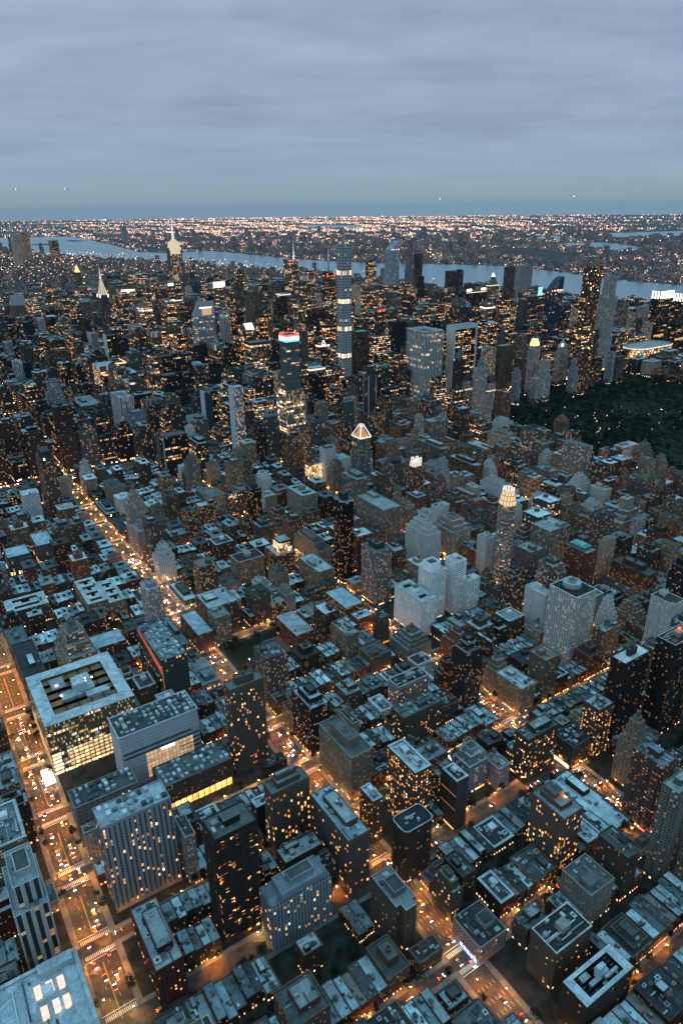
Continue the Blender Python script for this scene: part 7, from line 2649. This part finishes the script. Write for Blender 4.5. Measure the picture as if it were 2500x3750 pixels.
# across the river
N = 15000
inv = rng_.uniform(1 / 16000, 1 / 3600, N)
Dm = 1 / inv
az = np.radians(rng_.uniform(3, 64, N))
x = CAM.x - np.sin(az) * Dm
y = CAM.y - np.cos(az) * Dm
ok = ~wet(x, y) & ~inside(x, y, MANHATTAN) & ((x < -2300) | (y < -14300))
dark_wood = inside(x, y, [(-5717, -5654), (-5889, -4935), (-5123, -3669), (-4417, -3455), (-4934, -4855)])
ok &= ~dark_wood
x, y, Dm = x[ok], y[ok], Dm[ok]
n = len(x)
k = Dm / 5000
h = rng_.choice([8, 11, 15, 22, 40, 75], n, p=[.35, .3, .2, .1, .04, .01]) * np.clip(k, 1, 2)
wall = np.stack([rng_.uniform(.04, .14, n)] * 3, 1) * np.array([1, .95, .95])
boxes('far_shore_city', x, y, rng_.uniform(14, 34, n) * k, rng_.uniform(14, 30, n) * k, h, wall, rng_.uniform(.08, .35, n), 'low hazy city across the river', 7.0)

# far lights: little lit blocks
N = 240000
inv = rng_.uniform(1 / 42000, 1 / 3700, N)
Dm = 1 / inv
azd = rng_.uniform(5, 62, N)
band = np.exp(-((azd - 31) / 16) ** 2)
pk = np.where(Dm > 11000, .10 + .9 * band * np.clip((Dm - 8000) / 8000, 0, 1), .17)
clump = np.sin(azd * 1.9 + Dm / 1300) * np.sin(azd * .83 + 2 + Dm / 2900) + .8 * np.sin(np.log(Dm) * 31 + .35 * np.sin(azd * .4)) + .5 * np.sin(azd * 5.1 + Dm / 500)
ok = rng_.random(N) < pk * (.5 + .62 * clump)
az = np.radians(azd)
x = CAM.x - np.sin(az) * Dm
y = CAM.y - np.cos(az) * Dm
ok &= ~wet(x, y) & ((x < -2300) | (y < -14300)) & ~inside(x, y, [(-5717, -5654), (-5889, -4935), (-5123, -3669), (-4417, -3455), (-4934, -4855)])
# extra: the shore road
sh = []
for (xa, ya), (xb, yb) in zip(WATER[0][10:], WATER[0][11:]):
    m_ = int(math.hypot(xb - xa, yb - ya) / 60)
    for i in range(m_):
        t = rng_.random()
        sh.append((xa + (xb - xa) * t - rng_.uniform(10, 160), ya + (yb - ya) * t + rng_.uniform(-60, 60)))
sh = np.array(sh)
mx, my = rng_.uniform(-1900, 1250, 4200), rng_.uniform(-8800, -1700, 4200)
mk_ = inside(mx, my, MANHATTAN) & ~wet(mx, my)
mx, my = mx[mk_], my[mk_]
n_lm = len(mx)
x, y = np.concatenate([mx, x[ok], sh[:, 0]]), np.concatenate([my, y[ok], sh[:, 1]])
Dm = np.hypot(x - CAM.x, y - CAM.y)
n = len(x)
print('far lights', n)
s = Dm * rng_.uniform(.00025, .0007, n)
c = np.array([[-.5, -.5], [.5, -.5], [.5, .5], [-.5, .5]])
V = np.zeros((n, 8, 3))
V[:, :4, 0] = V[:, 4:, 0] = x[:, None] + c[None, :, 0] * s[:, None]
V[:, :4, 1] = V[:, 4:, 1] = y[:, None] + c[None, :, 1] * s[:, None]
z0 = rng_.uniform(3, 14, n)
z0[:n_lm] = rng_.uniform(20, 75, n_lm)
V[:, :4, 2] = z0[:, None]
V[:, 4:, 2] = (z0 + s * rng_.uniform(.8, 1.7, n))[:, None]
F = np.array([[0, 1, 5, 4], [1, 2, 6, 5], [2, 3, 7, 6], [3, 0, 4, 7], [4, 5, 6, 7]])
faces = (np.arange(n)[:, None, None] * 8 + F[None]).reshape(-1, 4)
pal = np.array([(1, .5, .3), (1, .6, .42), (1, .72, .56), (1, .38, .2), (1, .86, .76), (1, .2, .1)])
wl = np.repeat(pal[rng_.choice(6, n, p=[.3, .3, .18, .12, .07, .03])], 5, 0)
win = np.zeros((n, 5, 3))
win[:, :, 0] = (rng_.pareto(1.6, n).clip(.1, 5) * 1.15 + .65)[:, None]
M_FARGLOW = M_GLOW.copy()
M_FARGLOW.name = 'far_glow'
M_FARGLOW.cycles.emission_sampling = 'NONE'
o = np_mesh('far_lights', V.reshape(-1, 3), faces, M_FARGLOW, wl, {'UVMap': np.full((n * 20, 2), .5), 'win': win.reshape(-1, 3)})
tag(o, 'countless pinkish lights of the far shore up to the horizon', kind='stuff')

# aircraft in the dusk sky
for k, (pxl, pyl, Dd, lab) in enumerate(((60, 692, 5200, 'tiny airplane with bright landing light high above the left horizon'), (243, 690, 6400, 'tiny airplane with landing light above the horizon, second from the left'),
                                         (1617, 727, 6000, 'tiny airplane with landing light above the right half of the horizon'), (2103, 718, 5600, 'tiny airplane with landing light farthest right above the horizon'))):
    d_ = (FW * FPX + RT * (pxl - 1250) - UP * (pyl - 1875)).normalized() * Dd
    pos_ = CAM + d_
    m = MB()
    m.cone(circle(0, 0, 1.9, 8), -17, 14, PLAIN, (.4, .42, .45), tip=.6)
    pl_ = m.build('airplane')
    pl_.rotation_euler = (R(90), 0, R(40 * k))
    pl_.location = pos_
    part('wing', pl_, lambda q: q.box(-17, -.3, 17, .3, -4, 1, PLAIN, (.4, .42, .45)))
    part('tail', pl_, lambda q: q.box(-.3, 0, .3, 6, -17, -13, PLAIN, (.4, .42, .45)))
    part('landing_light', pl_, lambda q: q.block(circle(0, 0, 3.0, 8), 14, 17, GLOW, (1, .86, .8), (3.0, 0, 0)))
    tag(pl_, lab, 'airplane')

# ------------------------------------------------------------------ dusk haze over everything
HZ = MB()
HZ.box(1187 - 46000, 1335 - 46000, 1187 + 46000, 1335 + 46000, -2, 560, PLAIN, (1, 1, 1))
HZ.cap(rect(1187 - 46000, 1335 - 46000, 1187 + 46000, 1335 + 46000)[::-1], -2, PLAIN, (1, 1, 1))
hz = HZ.build('haze')
hm = bpy.data.materials.new('haze_air')
hm.use_nodes = True
hm.node_tree.nodes.clear()
ht = NT(hm.node_tree)
pv_ = ht.n('ShaderNodeVolumePrincipled', {'Color': (.72, .86, 1.0, 1), 'Density': 0.000008, 'Anisotropy': 0.0})
om = ht.n('ShaderNodeOutputMaterial', {1: pv_.outputs[0]})
hz.data.materials.clear()
hz.data.materials.append(hm)
tag(hz, 'thin blue dusk haze over the whole city', kind='stuff')
